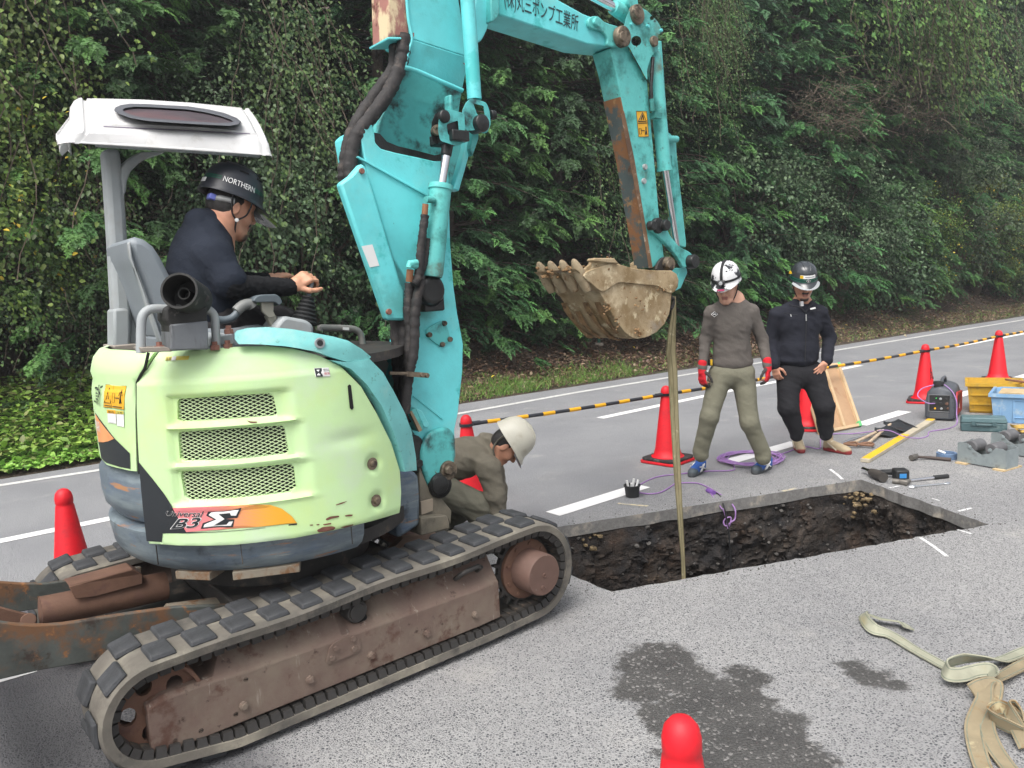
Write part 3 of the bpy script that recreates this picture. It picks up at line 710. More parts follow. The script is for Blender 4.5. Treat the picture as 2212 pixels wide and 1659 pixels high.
TEAL = pmat('teal_paint', TEALC, .42, var=.10, vscale=4, wear=[(S(84, 206, 206, .85), 3.5, .60, .03, .45), (S(96, 186, 184, .8), 1.6, .58, .10, .55), (S(140, 222, 220, .9), 2.3, .62, .1, .5), (S(45, 95, 95), 26, .735, .02, .6), (S(120, 70, 55), 17, .775, .012, .8), (S(84, 150, 148), 2.2, .70, .12, .6)], bump=.0008, bscale=90)
TEALW = pmat('teal_paint_worn', S(106, 208, 203, .85), .5, var=.14, vscale=5, wear=[(S(64, 140, 134, .8), 5, .57, .10, .65), (S(110, 120, 104, .8), 3, .63, .08, .8), (S(112, 75, 58), 9, .66, .02, .85), (S(50, 62, 60), 18, .66, .06, .7)], bump=.001, bscale=90)
TEALG = pmat('teal_paint_greasy', S(100, 206, 204, .85), .45, var=.12, vscale=5, wear=[(S(40, 48, 48), 5, .57, .10, .45), (S(110, 70, 55), 14, .70, .02, .8)], bump=.001, bscale=60)
TEALF = pmat('teal_fender', S(126, 206, 204, .85), .55, var=.10, vscale=7, wear=[(S(90, 150, 142), 30, .64, .04, .6), (S(165, 215, 208, .8), 4, .58, .1, .6)], bump=.0008, bscale=60)
LIME = pmat('lime_paint', S(204, 238, 176, .88), .5, var=.05, vscale=2.5, wear=[(S(206, 236, 162, .88), 3.2, .59, .12, .52), (S(212, 234, 202, .84), 2.2, .58, .14, .55), (S(160, 175, 142, .75), 7, .74, .08, .6), (S(80, 60, 48), 40, .80, .01, .8)], bump=.0006, bscale=30)
LIMEM = pmat('lime_grille', S(216, 236, 188, .9), .55, var=.08, wear=[(S(140, 110, 80), 20, .70, .05, .7)])
NAVY = pmat('blue_grey_steel', S(98, 110, 120, .9), .55, var=.15, vscale=4, wear=[(S(126, 138, 142), 3, .54, .14, .6, (1, 1, 5)), (S(76, 96, 124, .9), 2.2, .60, .10, .5, (1, 1, 3)), (S(158, 116, 82), 4, .635, .04, .85, (1, 1, 9)), (S(150, 154, 148), 5, .67, .03, .7, (1, 1, 14)), (S(122, 84, 62), 13, .70, .03, .9), (S(58, 64, 70), 9, .66, .1, .6)], bump=.001, bscale=60)
DARKST = pmat('dark_steel', S(52, 50, 48), .6, var=.3, vscale=6, wear=[(S(95, 85, 75), 12, .62, .08, .8)], bump=.001, bscale=90)
GREASE = pmat('greasy_black', S(34, 35, 35), .35, var=.4, vscale=12, wear=[(S(80, 74, 66), 22, .66, .05, .7)], bump=.003, bscale=60)
PINM = pmat('pin_steel', S(125, 112, 96), .5, .5, var=.2, vscale=20, wear=[(S(60, 54, 48), 14, .55, .1, .7)])
BROWNS = pmat('brown_frame', S(120, 100, 90, .76), .8, var=.10, vscale=5, wear=[(S(140, 126, 112, .72), 3, .56, .14, .9), (S(98, 68, 56, .72), 8, .60, .08, .8), (S(170, 158, 146), 34, .755, .02, .9), (S(160, 148, 136, .8), 5, .66, .05, .9, (6, 6, .8)), (S(84, 66, 58, .7), 14, .66, .05, .9)], bump=.0012, bscale=80)
RUST = pmat('rusty_steel', S(84, 88, 84, .8), .8, var=.25, vscale=7, wear=[(S(122, 88, 62, .8), 4, .52, .06, .9), (S(158, 108, 66, .85), 16, .62, .05, .9), (S(66, 56, 50, .8), 10, .62, .06, .9), (S(150, 140, 126), 24, .72, .02, .9)], bump=.0015, bscale=90)
RUSTB = pmat('rust_brown', S(112, 82, 66, .8), .8, var=.18, vscale=8, wear=[(S(95, 68, 58), 12, .58, .08, .85), (S(190, 175, 160), 40, .78, .02, .8)], bump=.0012, bscale=80)
RUSTG = pmat('arm_plate_rust', S(74, 86, 86), .75, var=.15, vscale=5, wear=[(S(132, 92, 60), 6, .50, .06, .9), (S(150, 116, 78), 16, .62, .05, .9), (S(90, 64, 48), 9, .66, .05, .9)], bump=.0012, bscale=80)
RUBBER = pmat('track_rubber', S(112, 107, 99, .82), .92, var=.16, vscale=5, wear=[(S(66, 65, 64, .75), 8, .54, .1, .9), (S(152, 146, 132, .85), 4, .57, .12, .95), (S(120, 114, 104), 30, .68, .04, .95)], bump=.002, bscale=70)
LUGM = pmat('track_lug_rubber', S(62, 64, 67, .75), .8, var=.16, vscale=14, wear=[(S(112, 108, 100, .8), 13, .62, .07, .95), (S(58, 60, 64), 12, .55, .1, .75)], bump=.003, bscale=60)
HOSE = pmat('black_hose', S(44, 42, 42), .75, var=.3, vscale=14, wear=[(S(78, 72, 68), 22, .60, .08, .9)], bump=.006, bscale=26)
CHROME = pmat('chrome_rod', S(225, 225, 228), .12, 1., var=.05)
GREYP = pmat('grey_paint', S(168, 174, 176, .85), .5, var=.06, vscale=6, wear=[(S(120, 110, 100), 28, .74, .03, .8), (S(150, 152, 150), 5, .6, .1, .6)])
WHITEP = pmat('white_plastic', (.64, .64, .635), .42, var=.03, vscale=4, wear=[((.50, .495, .47), 9, .62, .10, .5), ((.42, .41, .39), 30, .71, .04, .6)])
SEATM = pmat('grey_vinyl', S(140, 148, 154, .85), .5, var=.05, vscale=5, bump=.0006, bscale=200)
BLACKP = pmat('black_plastic', S(36, 37, 38), .55, var=.15, vscale=10, wear=[(S(78, 74, 70), 14, .68, .08, .8)])
SOOT = pmat('sooty_steel', S(40, 40, 39), .75, var=.3, vscale=10, wear=[(S(95, 92, 88), 16, .64, .06, .7), (S(150, 90, 60), 30, .76, .02, .8)], bump=.001, bscale=60)
INSIDE = pmat('engine_bay_dark', S(26, 28, 28), .8, var=.5, vscale=9, wear=[(S(78, 84, 80), 6, .62, .06, .7)])
WHITEL = pmat('white_label', (.76, .76, .75), .5, var=.03)
BLACKL = pmat('black_print', S(38, 42, 46), .5, var=.05)
YELL = pmat('yellow_label', S(245, 185, 50, .85), .5, var=.04)
PINK = pmat('pink_print', S(240, 140, 145, .85), .5, var=.05)
# ---------------------------------------------------------------- generic plates
def poly_in(P, x, y):
    c = False; n = len(P)
    for i in range(n):
        a, b = P[i], P[i-1]
        if (a[1] > y) != (b[1] > y) and x < (b[0]-a[0])*(y-a[1])/(b[1]-a[1])+a[0]: c = not c
    return c
def cdt(outline, holes=(), grid=None):
    vs_, ed = [], []
    for lp in [outline]+list(holes):
        n = len(vs_); k = len(lp); vs_ += [Vector((float(p[0]), float(p[1]))) for p in lp]; ed += [(n+i, n+(i+1) % k) for i in range(k)]
    if grid:
        xs = [p[0] for p in outline]; ys = [p[1] for p in outline]
        for x in np.arange(min(xs)+grid/2, max(xs), grid):
            for y in np.arange(min(ys)+grid/2, max(ys), grid):
                if poly_in(outline, x, y) and not any(poly_in(h, x, y) for h in holes): vs_.append(Vector((x, y)))
    V_, E_, F_, *_ = geometry.delaunay_2d_cdt(vs_, ed, [], 0, 1e-6)
    F2 = []
    for f in F_:
        cx = sum(V_[i][0] for i in f)/len(f); cy = sum(V_[i][1] for i in f)/len(f)
        if poly_in(outline, cx, cy) and not any(poly_in(h, cx, cy) for h in holes): F2.append(tuple(f))
    return [(v_[0], v_[1]) for v_ in V_], F2
def plate(mb, outline, holes, fr, bk=None, grid=None, mi=0):
    P, F2 = cdt(outline, holes, grid); n = len(P)
    if bk is None: return mb.add([fr(*p) for p in P], F2, mi)
    cnt = {}
    for f in F2:
        for i in range(len(f)):
            e = (f[i], f[(i+1) % len(f)]); k = tuple(sorted(e)); cnt.setdefault(k, []).append(e)
    side = [v_[0] for v_ in cnt.values() if len(v_) == 1]
    return mb.add([fr(*p) for p in P]+[bk(*p) for p in P], F2+[tuple(n+i for i in reversed(f)) for f in F2]+[(b, a, n+a, n+b) for a, b in side], mi)
def circ(cx, cy, r, n=16, ry=None): return [(cx+r*math.cos(2*math.pi*i/n), cy+(ry or r)*math.sin(2*math.pi*i/n)) for i in range(n)]
def rrect(P, r, n=4):
    """round the corners of a polygon"""
    out = []; N = len(P); P = [np.asarray(p, float) for p in P]
    for i in range(N):
        a, b, c = P[i-1], P[i], P[(i+1) % N]; r1 = min(r, np.linalg.norm(a-b)*.45, np.linalg.norm(c-b)*.45)
        p, q = b+unit(a-b)*r1, b+unit(c-b)*r1
        for k in range(n+1): t = k/n; out.append(tuple((1-t)**2*p+2*t*(1-t)*b+t*t*q))
    return out
# text laid on any surface: quad of 4 pixels (tl, tr, br, bl) -> surf(pixel) -> point
def text_mesh(name, s, quad, surf, mat, parent, offset=0., shear=0., space=1., sub=0, vertical=False):
    cu = bpy.data.curves.new('tmp', 'FONT'); cu.body = s; cu.fill_mode = 'FRONT'; cu.resolution_u = 3; cu.shear = shear; cu.space_character = space
    ob = bpy.data.objects.new('tmp', cu); COL.objects.link(ob); bpy.context.view_layer.update()
    me0 = bpy.data.meshes.new_from_object(ob.evaluated_get(bpy.context.evaluated_depsgraph_get()))
    co0 = np.array([v_.co for v_ in me0.vertices]); bpy.data.meshes.remove(me0)
    lo, hi = co0.min(0), co0.max(0)
    if offset: cu.offset = offset; bpy.context.view_layer.update()
    me = bpy.data.meshes.new_from_object(ob.evaluated_get(bpy.context.evaluated_depsgraph_get()))
    bpy.data.objects.remove(ob)
    q = [np.array(p, float) for p in quad]; out = []
    for v_ in me.vertices:
        a = (v_.co[0]-lo[0])/(hi[0]-lo[0]); b = (v_.co[1]-lo[1])/(hi[1]-lo[1])
        out.append(surf(tuple((q[3]*(1-a)+q[2]*a)*(1-b)+(q[0]*(1-a)+q[1]*a)*b)))
    m = MB(); m.add(out, [tuple(p.vertices) for p in me.polygons]); bpy.data.meshes.remove(me)
    return m.build(name, mat, parent, None)
# ---------------------------------------------------------------- undercarriage
def hull(circs):
    pts = []
    for cx, cz, r in circs:
        for k in range(72): a = 2*math.pi*k/72; pts.append((cx+r*math.cos(a), cz+r*math.sin(a)))
    pts = sorted(set((round(a, 6), round(b, 6)) for a, b in pts))
    def half(P):
        h = []
        for p in P:
            while len(h) > 1 and (h[-1][0]-h[-2][0])*(p[1]-h[-2][1])-(h[-1][1]-h[-2][1])*(p[0]-h[-2][0]) <= 0: h.pop()
            h.append(p)
        return h
    a, b = half(pts), half(pts[::-1]); return a[:-1]+b[:-1]
IDL = (-.462, .272, .160); SPR = (1.30, .282, .205)
LOOP = hull([IDL, (-.2, .142, .075), (1.0, .142, .075), SPR])
def resample(P, n):
    P = np.array(P+[P[0]]); L_ = np.concatenate([[0], np.cumsum(np.linalg.norm(np.diff(P, axis=0), axis=1))])
    t = np.linspace(0, L_[-1], n, endpoint=False); return np.stack([np.interp(t, L_, P[:, 0]), np.interp(t, L_, P[:, 1])], 1)
NP_ = 33; LP = resample(LOOP, NP_*6)
TN = np.roll(LP, -1, 0)-np.roll(LP, 1, 0); TN /= np.linalg.norm(TN, axis=1, keepdims=True); NN = np.stack([TN[:, 1], -TN[:, 0]], 1)
LP = LP+NN*0
for i in range(len(LP)):           # a little sag in the top run
    if LP[i, 1] > .4 and -.3 < LP[i, 0] < 1.2: LP[i, 1] -= .012*math.sin((LP[i, 0]+.3)/1.5*math.pi*2)**2
_lug_me = None
def track(w0, near):
    global _lug_me
    m = MB(); n = len(LP); cs = [(.0, 0.), (.030, -.004), (.040, .012), (.040, .288), (.030, .304), (0., .3)]
    rings = [[sw(LP[i, 0]+NN[i, 0]*h, w0+w, LP[i, 1]+NN[i, 1]*h) for h, w in cs] for i in range(n)]
    Vv = [p for r in rings for p in r]; k = len(cs)
    m.add(Vv, [(i*k+j, i*k+(j+1) % k, ((i+1) % n)*k+(j+1) % k, ((i+1) % n)*k+j) for i in range(n) for j in range(k)])
    belt = m.build('track_belt', RUBBER, exc, 40)
    if _lug_me is None:
        b = MB(); b.box((0, 0, .008), (.098, .136, .020), taper=.86); t = b.build('track_lug', LUGM, None, 40, .006); _lug_me = t.data; _lug_me['x'] = 1
        globals()['_lug0'] = t
        b = MB(); b.box((0, 0, -.014), (.034, .1, .036), taper=1.25); t2 = b.build('guide_lug', DARKST, None, 40); globals()['_gl0'] = t2
    im = wloc(exc).inverted()
    first = [True, True]
    def placeit(proto, i, h, w, dw=0.):
        x = U*TN[i, 0]+ZUP*TN[i, 1]; z = U*NN[i, 0]+ZUP*NN[i, 1]; y = np.cross(z, x)
        p = sw(LP[i, 0]+NN[i, 0]*h, w, LP[i, 1]+NN[i, 1]*h)
        o = proto.copy(); COL.objects.link(o); o.parent = belt
        M_ = Matrix(((x[0], y[0], z[0], p[0]), (x[1], y[1], z[1], p[1]), (x[2], y[2], z[2], p[2]), (0, 0, 0, 1)))
        M2 = im @ M_; o.location = M2.to_translation(); o.rotation_euler = M2.to_euler(); o.scale = (rnd.uniform(.93, 1.06), rnd.uniform(.95, 1.05), rnd.uniform(.8, 1.1))
    for j in range(NP_):
        placeit(_lug0, (j*6) % n, .040, w0+.076)
        placeit(_lug0, (j*6+3) % n, .040, w0+.224)
        if near or j % 2 == 0:
            for q in (0, 2, 4): placeit(_gl0, (j*6+q) % n, .0, w0+.07)
    return belt
track(0., True); track(1.25, False)
for t in (_lug0, _gl0): bpy.data.objects.remove(t)
def wheel(name, c, r, w0, th, mat, prof=None, seg=28):
    m = MB(); m.lathe(sw(c[0], w0, c[1]), V, prof or [(0, 0), (r*.86, 0), (r, .012), (r, th-.012), (r*.86, th), (0, th)], seg); return m.build(name, mat, exc, 40)
# idler with cut-outs
def swz(w): return lambda a, b: sw(a, w, b)
for w0 in (.05, 1.30):
    m = MB(); cx, cz = IDL[0], IDL[1]
    hs = [circ(cx+.092*math.cos(a), cz+.092*math.sin(a), .03, 10, .034) for a in [math.radians(90+72*k+20) for k in range(5)]]
    plate(m, circ(cx, cz, .158, 40), hs, swz(w0+.03), swz(w0+.05))
    m.lathe(sw(cx, w0+.0, cz), V, [(.158, .02), (.163, .0), (.150, .0), (.150, .03)], 40)
    m.lathe(sw(cx, w0+.05, cz), V, [(.120, 0), (.165, 0.0), (.165, .14), (.12, .14)], 40)
    m.lathe(sw(cx, w0+.0, cz), V, [(0, 0), (.035, 0), (.045, .03), (.045, .1)], 20)
    m.build('idler_wheel', RUSTB, exc, 40)
    # sprocket with teeth and drive motor
    m = MB(); cx, cz = SPR[0], SPR[1]; nt_ = 21; ol = []
    for k in range(nt_):
        a = 2*math.pi*k/nt_; da = 2*math.pi/nt_
        for f, r in ((0, .165), (.3, .165), (.42, .196), (.58, .196), (.7, .165)): ol.append((cx+r*math.cos(a+da*f), cz+r*math.sin(a+da*f)))
    plate(m, ol, [circ(cx, cz, .1, 20)], swz(w0+.05), swz(w0+.075)); sp = m.build('sprocket', DARKST, exc, 40)
    m = MB(); m.lathe(sw(cx, w0+.05, cz), V, [(.15, .0), (.15, -.02), (.135, -.025), (.105, -.025)], 32)
    for k in range(9): a = 2*math.pi*k/9; m.lathe(sw(cx+.128*math.cos(a), w0+.03, cz+.128*math.sin(a)), -V, [(.011, 0), (.011, .012), (0, .012)], 6)
    m.build('sprocket_flange', RUSTB, exc, 40)
    m = MB(); m.lathe(sw(cx, w0+.03, cz), -V, [(.104, -.1), (.104, .125), (.098, .135), (0, .135)], 40)
    for q in ((0, 0), (-.012, -.06)): m.lathe(sw(cx+q[0], w0-.105, cz+q[1]), -V, [(.012, 0), (.012, .004), (.006, .004), (.006, .001), (0, .001)], 12)
    m.build('drive_motor', pmat('drive_brown', S(112, 86, 76, .75), .7, var=.1, vscale=8, wear=[(S(150, 140, 130), 20, .7, .05, .9)]), exc, 40)
    # lower rollers
    for k, s in enumerate((-.17, .10, .38, .66, .93)):
        wheel('track_roller', (s, .135), .07, w0+.02, .16, RUSTB)
    wheel('carrier_roller', (.345, .372), .05, w0+.0, .1, DARKST, [(0, 0), (.035, 0), (.037, .006), (.044, .006), (.05, .015), (.05, .08), (0, .09)])
# side frames (near one traced)
for w0, nm in ((.035, 0), (1.285, 1)):
    m = MB()
    st_ = [(-.50, .118, .300, .303), (-.44, .108, .318, .321), (-.26, .108, .318, .323), (-.20, .108, .31, .405), (.26, .106, .30, .415), (.30, .106, .30, .36), (.42, .106, .30, .36), (.46, .106, .30, .42), (.95, .105, .295, .425), (1.085, .11, .30, .43)]
    rings = []
    for i, (s, zb, zf, zt) in enumerate(st_):
        wi = .10 if zt-zf > .02 else .02
        rings.append([sw(s, w0, zb), sw(s, w0, zf-.01), sw(s, w0+.012, zf), sw(s, w0+wi, zt), sw(s, w0+.2, zt), sw(s, w0+.2, zb)])
    m.loft(rings); fr = m.build('track_frame', BROWNS, exc, 25, .005)
    m = MB()
    for s, z in ((-.42, .14), (-.33, .14), (-.2, .15), (.1, .17), (-.15, .27)): m.lathe(sw(s, w0+.001, z), -V, [(.009, -.002), (.0095, .001), (0, .001)], 10)
    m.build('drain_hole', pmat('hole_black', (.008, .008, .008), .9, var=0), fr, None)
    m = MB()
    for s in (-.17, .10, .38, .66, .93): m.lathe(sw(s, w0, .175), -V, [(.017, 0), (.017, .012), (.011, .014), (.011, .02), (0, .02)], 8)
    m.build('frame_bolt', BROWNS, fr, 30)
    m = MB(); plate(m, rrect([(.17, .21), (.33, .21), (.335, .27), (.28, .30), (.2, .285)], .02), [], swz(w0-.008), swz(w0)); 
    for q in ((.2, .23), (.3, .235), (.3, .28), (.22, .265)): m.lathe(sw(q[0], w0-.008, q[1]), -V, [(.012, 0), (.012, .008), (0, .008)], 6)
    m.build('grease_cover', BROWNS, fr, 30)
    m = MB(); h0 = [sw(.86, w0+.035, .36), sw(.86, w0+.0, .385), sw(.885, w0-.012, .40), sw(.96, w0-.012, .405), sw(.985, w0, .39), sw(.985, w0+.035, .365)]
    m.tube(h0, .012, 8); m.build('grab_loop', DARKST, fr, 60)
    m = MB(); plate(m, rrect([(.33, .32), (.40, .32), (.40, .365), (.33, .365)], .02), [], lambda a, b: sw(a, w0+.06+(b-.34)*1.3-.004, b), None); m.build('adjuster_slot', pmat('hole_black', (.008, .008, .008), .9, var=0), fr, None)
m = MB(); m.box(sw(.33, .775, .36), (.8, .95, .2), np.stack([U, V, ZUP], 1)); m.box(sw(-.25, .775, .30), (.35, .5, .16), np.stack([U, V, ZUP], 1)); m.lathe(sw(.33, .775, .44), ZUP, [(0, 0), (.42, 0), (.42, .16), (0, .16)], 36)
m.build('centre_frame', DARKST, exc, 35, .01)
m = MB(); m.tube([sw(-.05, .55, .33), sw(-.28, .55, .37)], .085, 16); m.build('travel_pipe', pmat('dusty_metal', S(130, 122, 108), .8, var=.15, vscale=5, wear=[(S(120, 88, 60), 10, .6, .08, .9)]), exc, 40)
# dozer blade, its arms and ram
for w, top, bot in ((.40, Z3((-120, 720), (0, 735), (100, 748), (200, 755), (300, 753), (400, 745), (600, 715), (800, 682), (1100, 640), (1500, 622)), Z3((1500, 900), (640, 972), (240, 1042), (30, 1092), (-120, 1125))),
                    (1.08, Z3((-120, 478), (0, 480), (150, 490), (300, 488), (480, 465), (740, 402), (900, 385)), Z3((900, 560), (480, 620), (230, 650), (0, 690), (-120, 700)))):
    m = MB(); m.prism([TP(p, w) for p in top+bot], V*.03); m.build('blade_arm', RUST, exc, 30, .004)
bl = MB(); prof = [(-1.06, .02), (-1.10, .06), (-1.13, .14), (-1.14, .22), (-1.13, .30), (-1.10, .36), (-1.12, .37), (-1.16, .30), (-1.17, .22), (-1.16, .13), (-1.13, .04), (-1.08, .005)]
s_b = TP((8, 1470), .0); sb = float((s_b-A0)@U)-.045
rings = [[sw(a+1.06+sb-.0, w, b+.17) for a, b in prof] for w in (.0, 1.55)]
bl.loft(rings); bl.build('dozer_blade', RUST, exc, 30, .004)
m = MB(); WR = .74
m.tube([TP(p, WR) for p in Z3((255, 670), (330, 655), (850, 545), (1050, 500))], .062, 20); ram = m.build('blade_ram', RUSTB, exc, 50)
m = MB(); m.prism([TP(p, WR-.07) for p in Z3((438, 508), (480, 588), (610, 570), (905, 490), (905, 430), (845, 398))], V*.015); m.prism([TP(p, WR-.07) for p in Z3((438, 508), (845, 398), (905, 430))], V*.12); m.build('ram_guard', RUSTB, ram, 30, .003)
m = MB()
for dw in (-.06, .045): m.prism([TP(p, WR+dw) for p in Z3((-60, 650), (0, 640), (120, 672), (210, 690), (240, 715), (225, 745), (150, 748), (0, 725), (-60, 715))], V*.022)
m.tube([TP(Z3((180, 722))[0], WR-.075), TP(Z3((180, 722))[0], WR+.08)], .028, 16); m.build('ram_clevis', RUSTB, ram, 40, .003)
# ---------------------------------------------------------------- round house
def band(name, prof, a0, a1, mat, seg=60, parent=exc, smooth=35, bevel=0.):
    m = MB(); rings = []
    for k in range(seg+1):
        th = math.radians(a0+(a1-a0)*k/seg); rings.append([cyl3(th, z, r-HR) for r, z in prof])
    m.loft(rings); return m.build(name, mat, parent, smooth, bevel)
zs0 = CYLP((470, 1243))[1]; zs1 = CYLP((470, 1168))[1]
band('base_skirt', [(.50, zs0-.02), (.650, zs0-.012), (.69, zs0+.02), (.710, zs0+.06), (.720, zs0+.13), (.722, zs1+.02), (.70, zs1+.03), (.5, zs1+.03)], 100, 316, NAVY, 90)
m = MB()
for a in (-112, -84, -50): 
    th = math.radians(a); m.box(cyl3(th, (zs0+zs1)/2+.01, .003), (.004, .003, zs1-zs0-.06), Matrix.Rotation(th, 3, 'Z'))
m.build('skirt_seam', DARKST, exc, None)
m = MB()
for a in (-104, -78): 
    th = math.radians(a); m.box(cyl3(th, zs0-.028, -.115), (.10, .26 if a > -90 else .16, .035), Matrix.Rotation(th, 3, 'Z'))
m.build('swing_stop', pmat('dusty_metal', S(130, 122, 108), .8), exc, 30, .004)
band('engine_bay', [(.55, zs1), (.655, zs1), (.655, 1.44), (.55, 1.44)], 100, 330, INSIDE, 50)
m = MB(); m.lathe((HC_[0], HC_[1], 1.40), ZUP, [(0, 0), (.66, 0), (.66, .04), (0, .04)], 40); m.build('deck', DARKST, exc, 30)
m = MB(); m.lathe((HC_[0], HC_[1], zs0-.02), ZUP, [(0, 0), (.62, 0), (.62, .06), (0, .06)], 40); m.build('house_floor', DARKST, exc, 30)
# engine hood panel with three meshed openings
def az(p): th, z = CYLP(p); return (HR*th, z)
PAN = Z2((535, 236), (640, 230), (760, 223), (880, 214), (1000, 206), (1150, 200), (1300, 213), (1430, 248), (1540, 308), (1640, 415), (1720, 555), (1800, 720), (1845, 868), (1852, 980), (1852, 1095), (1700, 1140), (1500, 1185), (1300, 1225), (1100, 1248), (980, 1260), (840, 1264), (700, 1264), (540, 1252), (520, 1180), (503, 1000), (490, 870), (480, 700), (474, 540), (472, 395), (490, 350), (512, 320))
GRL = [Z2((680, 482), (1160, 452), (1185, 465), (1205, 560), (1195, 572), (690, 603), (672, 590), (672, 496)), Z2((682, 660), (1225, 625), (1245, 635), (1268, 765), (1255, 778), (705, 816), (685, 800), (676, 675)), Z2((695, 872), (1275, 830), (1295, 845), (1308, 955), (1275, 985), (735, 1028), (708, 1000), (690, 890))]
GA = [[az(p) for p in g] for g in GRL]
PA = [az(p) for p in PAN]
ztop = max(p[1] for p in PA)
gb = [(min(p[0] for p in g), max(p[0] for p in g), min(p[1] for p in g), max(p[1] for p in g)) for g in GA]
crease = az(Z2((700, 385))[0])[1]
def sst(x, a, b): t = np.clip((x-a)/(b-a), 0, 1); return t*t*(3-2*t)
def relief(a, z):
    r = .022
    r -= .006*sst(z, crease-.006, crease+.004)+.055*max(0, (z-crease)/.16)**1.2+.022*sst(z, ztop-.03, ztop+.01)
    for (x0, x1, y0, y1) in gb:
        fx = sst(a, x0-.032, x0-.012)*(1-sst(a, x1+.012, x1+.075)); fy = sst(z, y0-.018, y0-.006)*(1-sst(z, y1+.004, y1+.018)); r -= .018*fx*fy; r += .007*sst(a, x0-.05, x0-.02)*(1-sst(a, x1+.03, x1+.11))*sst(z, y0-.034, y0-.028)*(1-sst(z, y0-.022, y0-.013))
    r -= .02*(1-sst(z, min(p[1] for p in PA)+.005, min(p[1] for p in PA)+.03))*.5
    da, dz = a-az(Z2((1600, 690))[0])[0], z-az(Z2((1600, 690))[0])[1]; r -= .009*math.exp(-((da/.10)**2+(dz/.03)**2))
    for q in ((1708, 830), (1728, 1028)):
        x, y = az(Z2(q)[0]); d = math.hypot(a-x, z-y); r -= .012*(1-sst(d, .022, .05))
    return r
def on_hood(off=0.): return lambda a, z: cyl3(a/HR, z, relief(a, z)+off)
m = MB(); plate(m, PA, GA, on_hood(), on_hood(-.02), .0115); hood = m.build('engine_hood', LIME, exc, 50)
def clip_seg(p, q, P):
    """pieces of segment pq inside polygon P"""
    ts = [0., 1.]; d = (q[0]-p[0], q[1]-p[1])
    for i in range(len(P)):
        a, b = P[i-1], P[i]; e = (b[0]-a[0], b[1]-a[1]); den = d[0]*e[1]-d[1]*e[0]
        if abs(den) < 1e-12: continue
        t = ((a[0]-p[0])*e[1]-(a[1]-p[1])*e[0])/den; s = ((a[0]-p[0])*d[1]-(a[1]-p[1])*d[0])/den
        if 0 < t < 1 and 0 <= s <= 1: ts.append(t)
    ts.sort(); out = []
    for a, b in zip(ts, ts[1:]):
        mm = (a+b)/2
        if poly_in(P, p[0]+d[0]*mm, p[1]+d[1]*mm): out.append(((p[0]+d[0]*a, p[1]+d[1]*a), (p[0]+d[0]*b, p[1]+d[1]*b)))
    return out
for g, (x0, x1, y0, y1) in zip(GA, gb):
    m = MB(); dx, dy = .0305, .0145; W_ = x1-x0; H_ = y1-y0; n = int(W_/dx)+int(H_/dy)+4
    for sgn in (1, -1):
        for k in range(-int(H_/dy)-2, n):
            p = (x0+k*dx, y0 if sgn > 0 else y1); q = (p[0]+H_/dy*dx, y1 if sgn > 0 else y0)
            for a, b in clip_seg(p, q, g):
                L_ = math.hypot(b[0]-a[0], b[1]-a[1]); ns = max(1, int(L_/.06)); pts = [cyl3((a[0]+(b[0]-a[0])*i/ns)/HR, a[1]+(b[1]-a[1])*i/ns, -.008+.0012*sgn) for i in range(ns+1)]
                m.ribbon(pts, np.array([0, 0, .0030]), .0035)
    m.build('grille', LIMEM, hood, None)
def decal(name, px, mat, parent, off=.003, surf=None, grid=.012):
    P = [az(p) for p in px]; m = MB(); plate(m, P, [], (surf or on_hood)(off), None, grid); return m.build(name, mat, parent, None)
# black corner flash, sunset stripe, lettering
decal('black_flash', Z2((488, 815), (560, 905), (620, 985), (668, 1058), (735, 1190), (1308, 1144), (1308, 1152), (1100, 1172), (900, 1188), (740, 1196), (612, 1196), (608, 1242), (530, 1238), (514, 1100), (500, 960)), BLACKL, hood, .0025)
def fade_mat():
    m = bpy.data.materials.new('sunset_print'); m.use_nodes = True; N = m.node_tree.nodes; L = m.node_tree.links; b = N['Principled BSDF']; b.inputs['Roughness'].default_value = .5
    tc = N.new('ShaderNodeTexCoord'); dp = N.new('ShaderNodeVectorMath'); dp.operation = 'DOT_PRODUCT'; L.new(tc.outputs['Object'], dp.inputs[0]); dp.inputs[1].default_value = (.96, .28, 0)
    p0 = cyl3(CYLP(Z2((700, 1120))[0])[0], 0)-np.array([HC_[0], HC_[1], 0]); p1 = cyl3(CYLP(Z2((1300, 1120))[0])[0], 0)-np.array([HC_[0], HC_[1], 0])
    r = N.new('ShaderNodeMapRange'); r.inputs[1].default_value = p0[0]*.96+p0[1]*.28; r.inputs[2].default_value = p1[0]*.96+p1[1]*.28; L.new(dp.outputs['Value'], r.inputs[0])
    w = N.new('ShaderNodeTexWave'); w.bands_direction = 'Z'; w.inputs['Scale'].default_value = 55; L.new(tc.outputs['Object'], w.inputs['Vector'])
    rp = N.new('ShaderNodeValToRGB'); e = rp.color_ramp.elements; e[0].position = .25; e[0].color = (*S(240, 140, 145, .85), 1); e[1].position = .8; e[1].color = (*S(245, 180, 50, .85), 1)
    ad = N.new('ShaderNodeMath'); ad.operation = 'MULTIPLY_ADD'; L.new(w.outputs['Fac'], ad.inputs[0]); ad.inputs[1].default_value = .22; L.new(r.outputs[0], ad.inputs[2]); sb_ = N.new('ShaderNodeMath'); sb_.operation = 'SUBTRACT'; L.new(ad.outputs[0], sb_.inputs[0]); sb_.inputs[1].default_value = .11
    L.new(sb_.outputs[0], rp.inputs[0]); L.new(rp.outputs[0], b.inputs['Base Color']); return m
SUNSET = fade_mat()
decal('sunset_stripe', Z2((668, 1058), (800, 1052), (950, 1046), (1100, 1040), (1170, 1044), (1230, 1065), (1280, 1105), (1308, 1142), (1100, 1162), (900, 1176), (736, 1188)), SUNSET, hood, .004)
hs_ = lambda off: (lambda p: on_hood(off)(*az(p)))
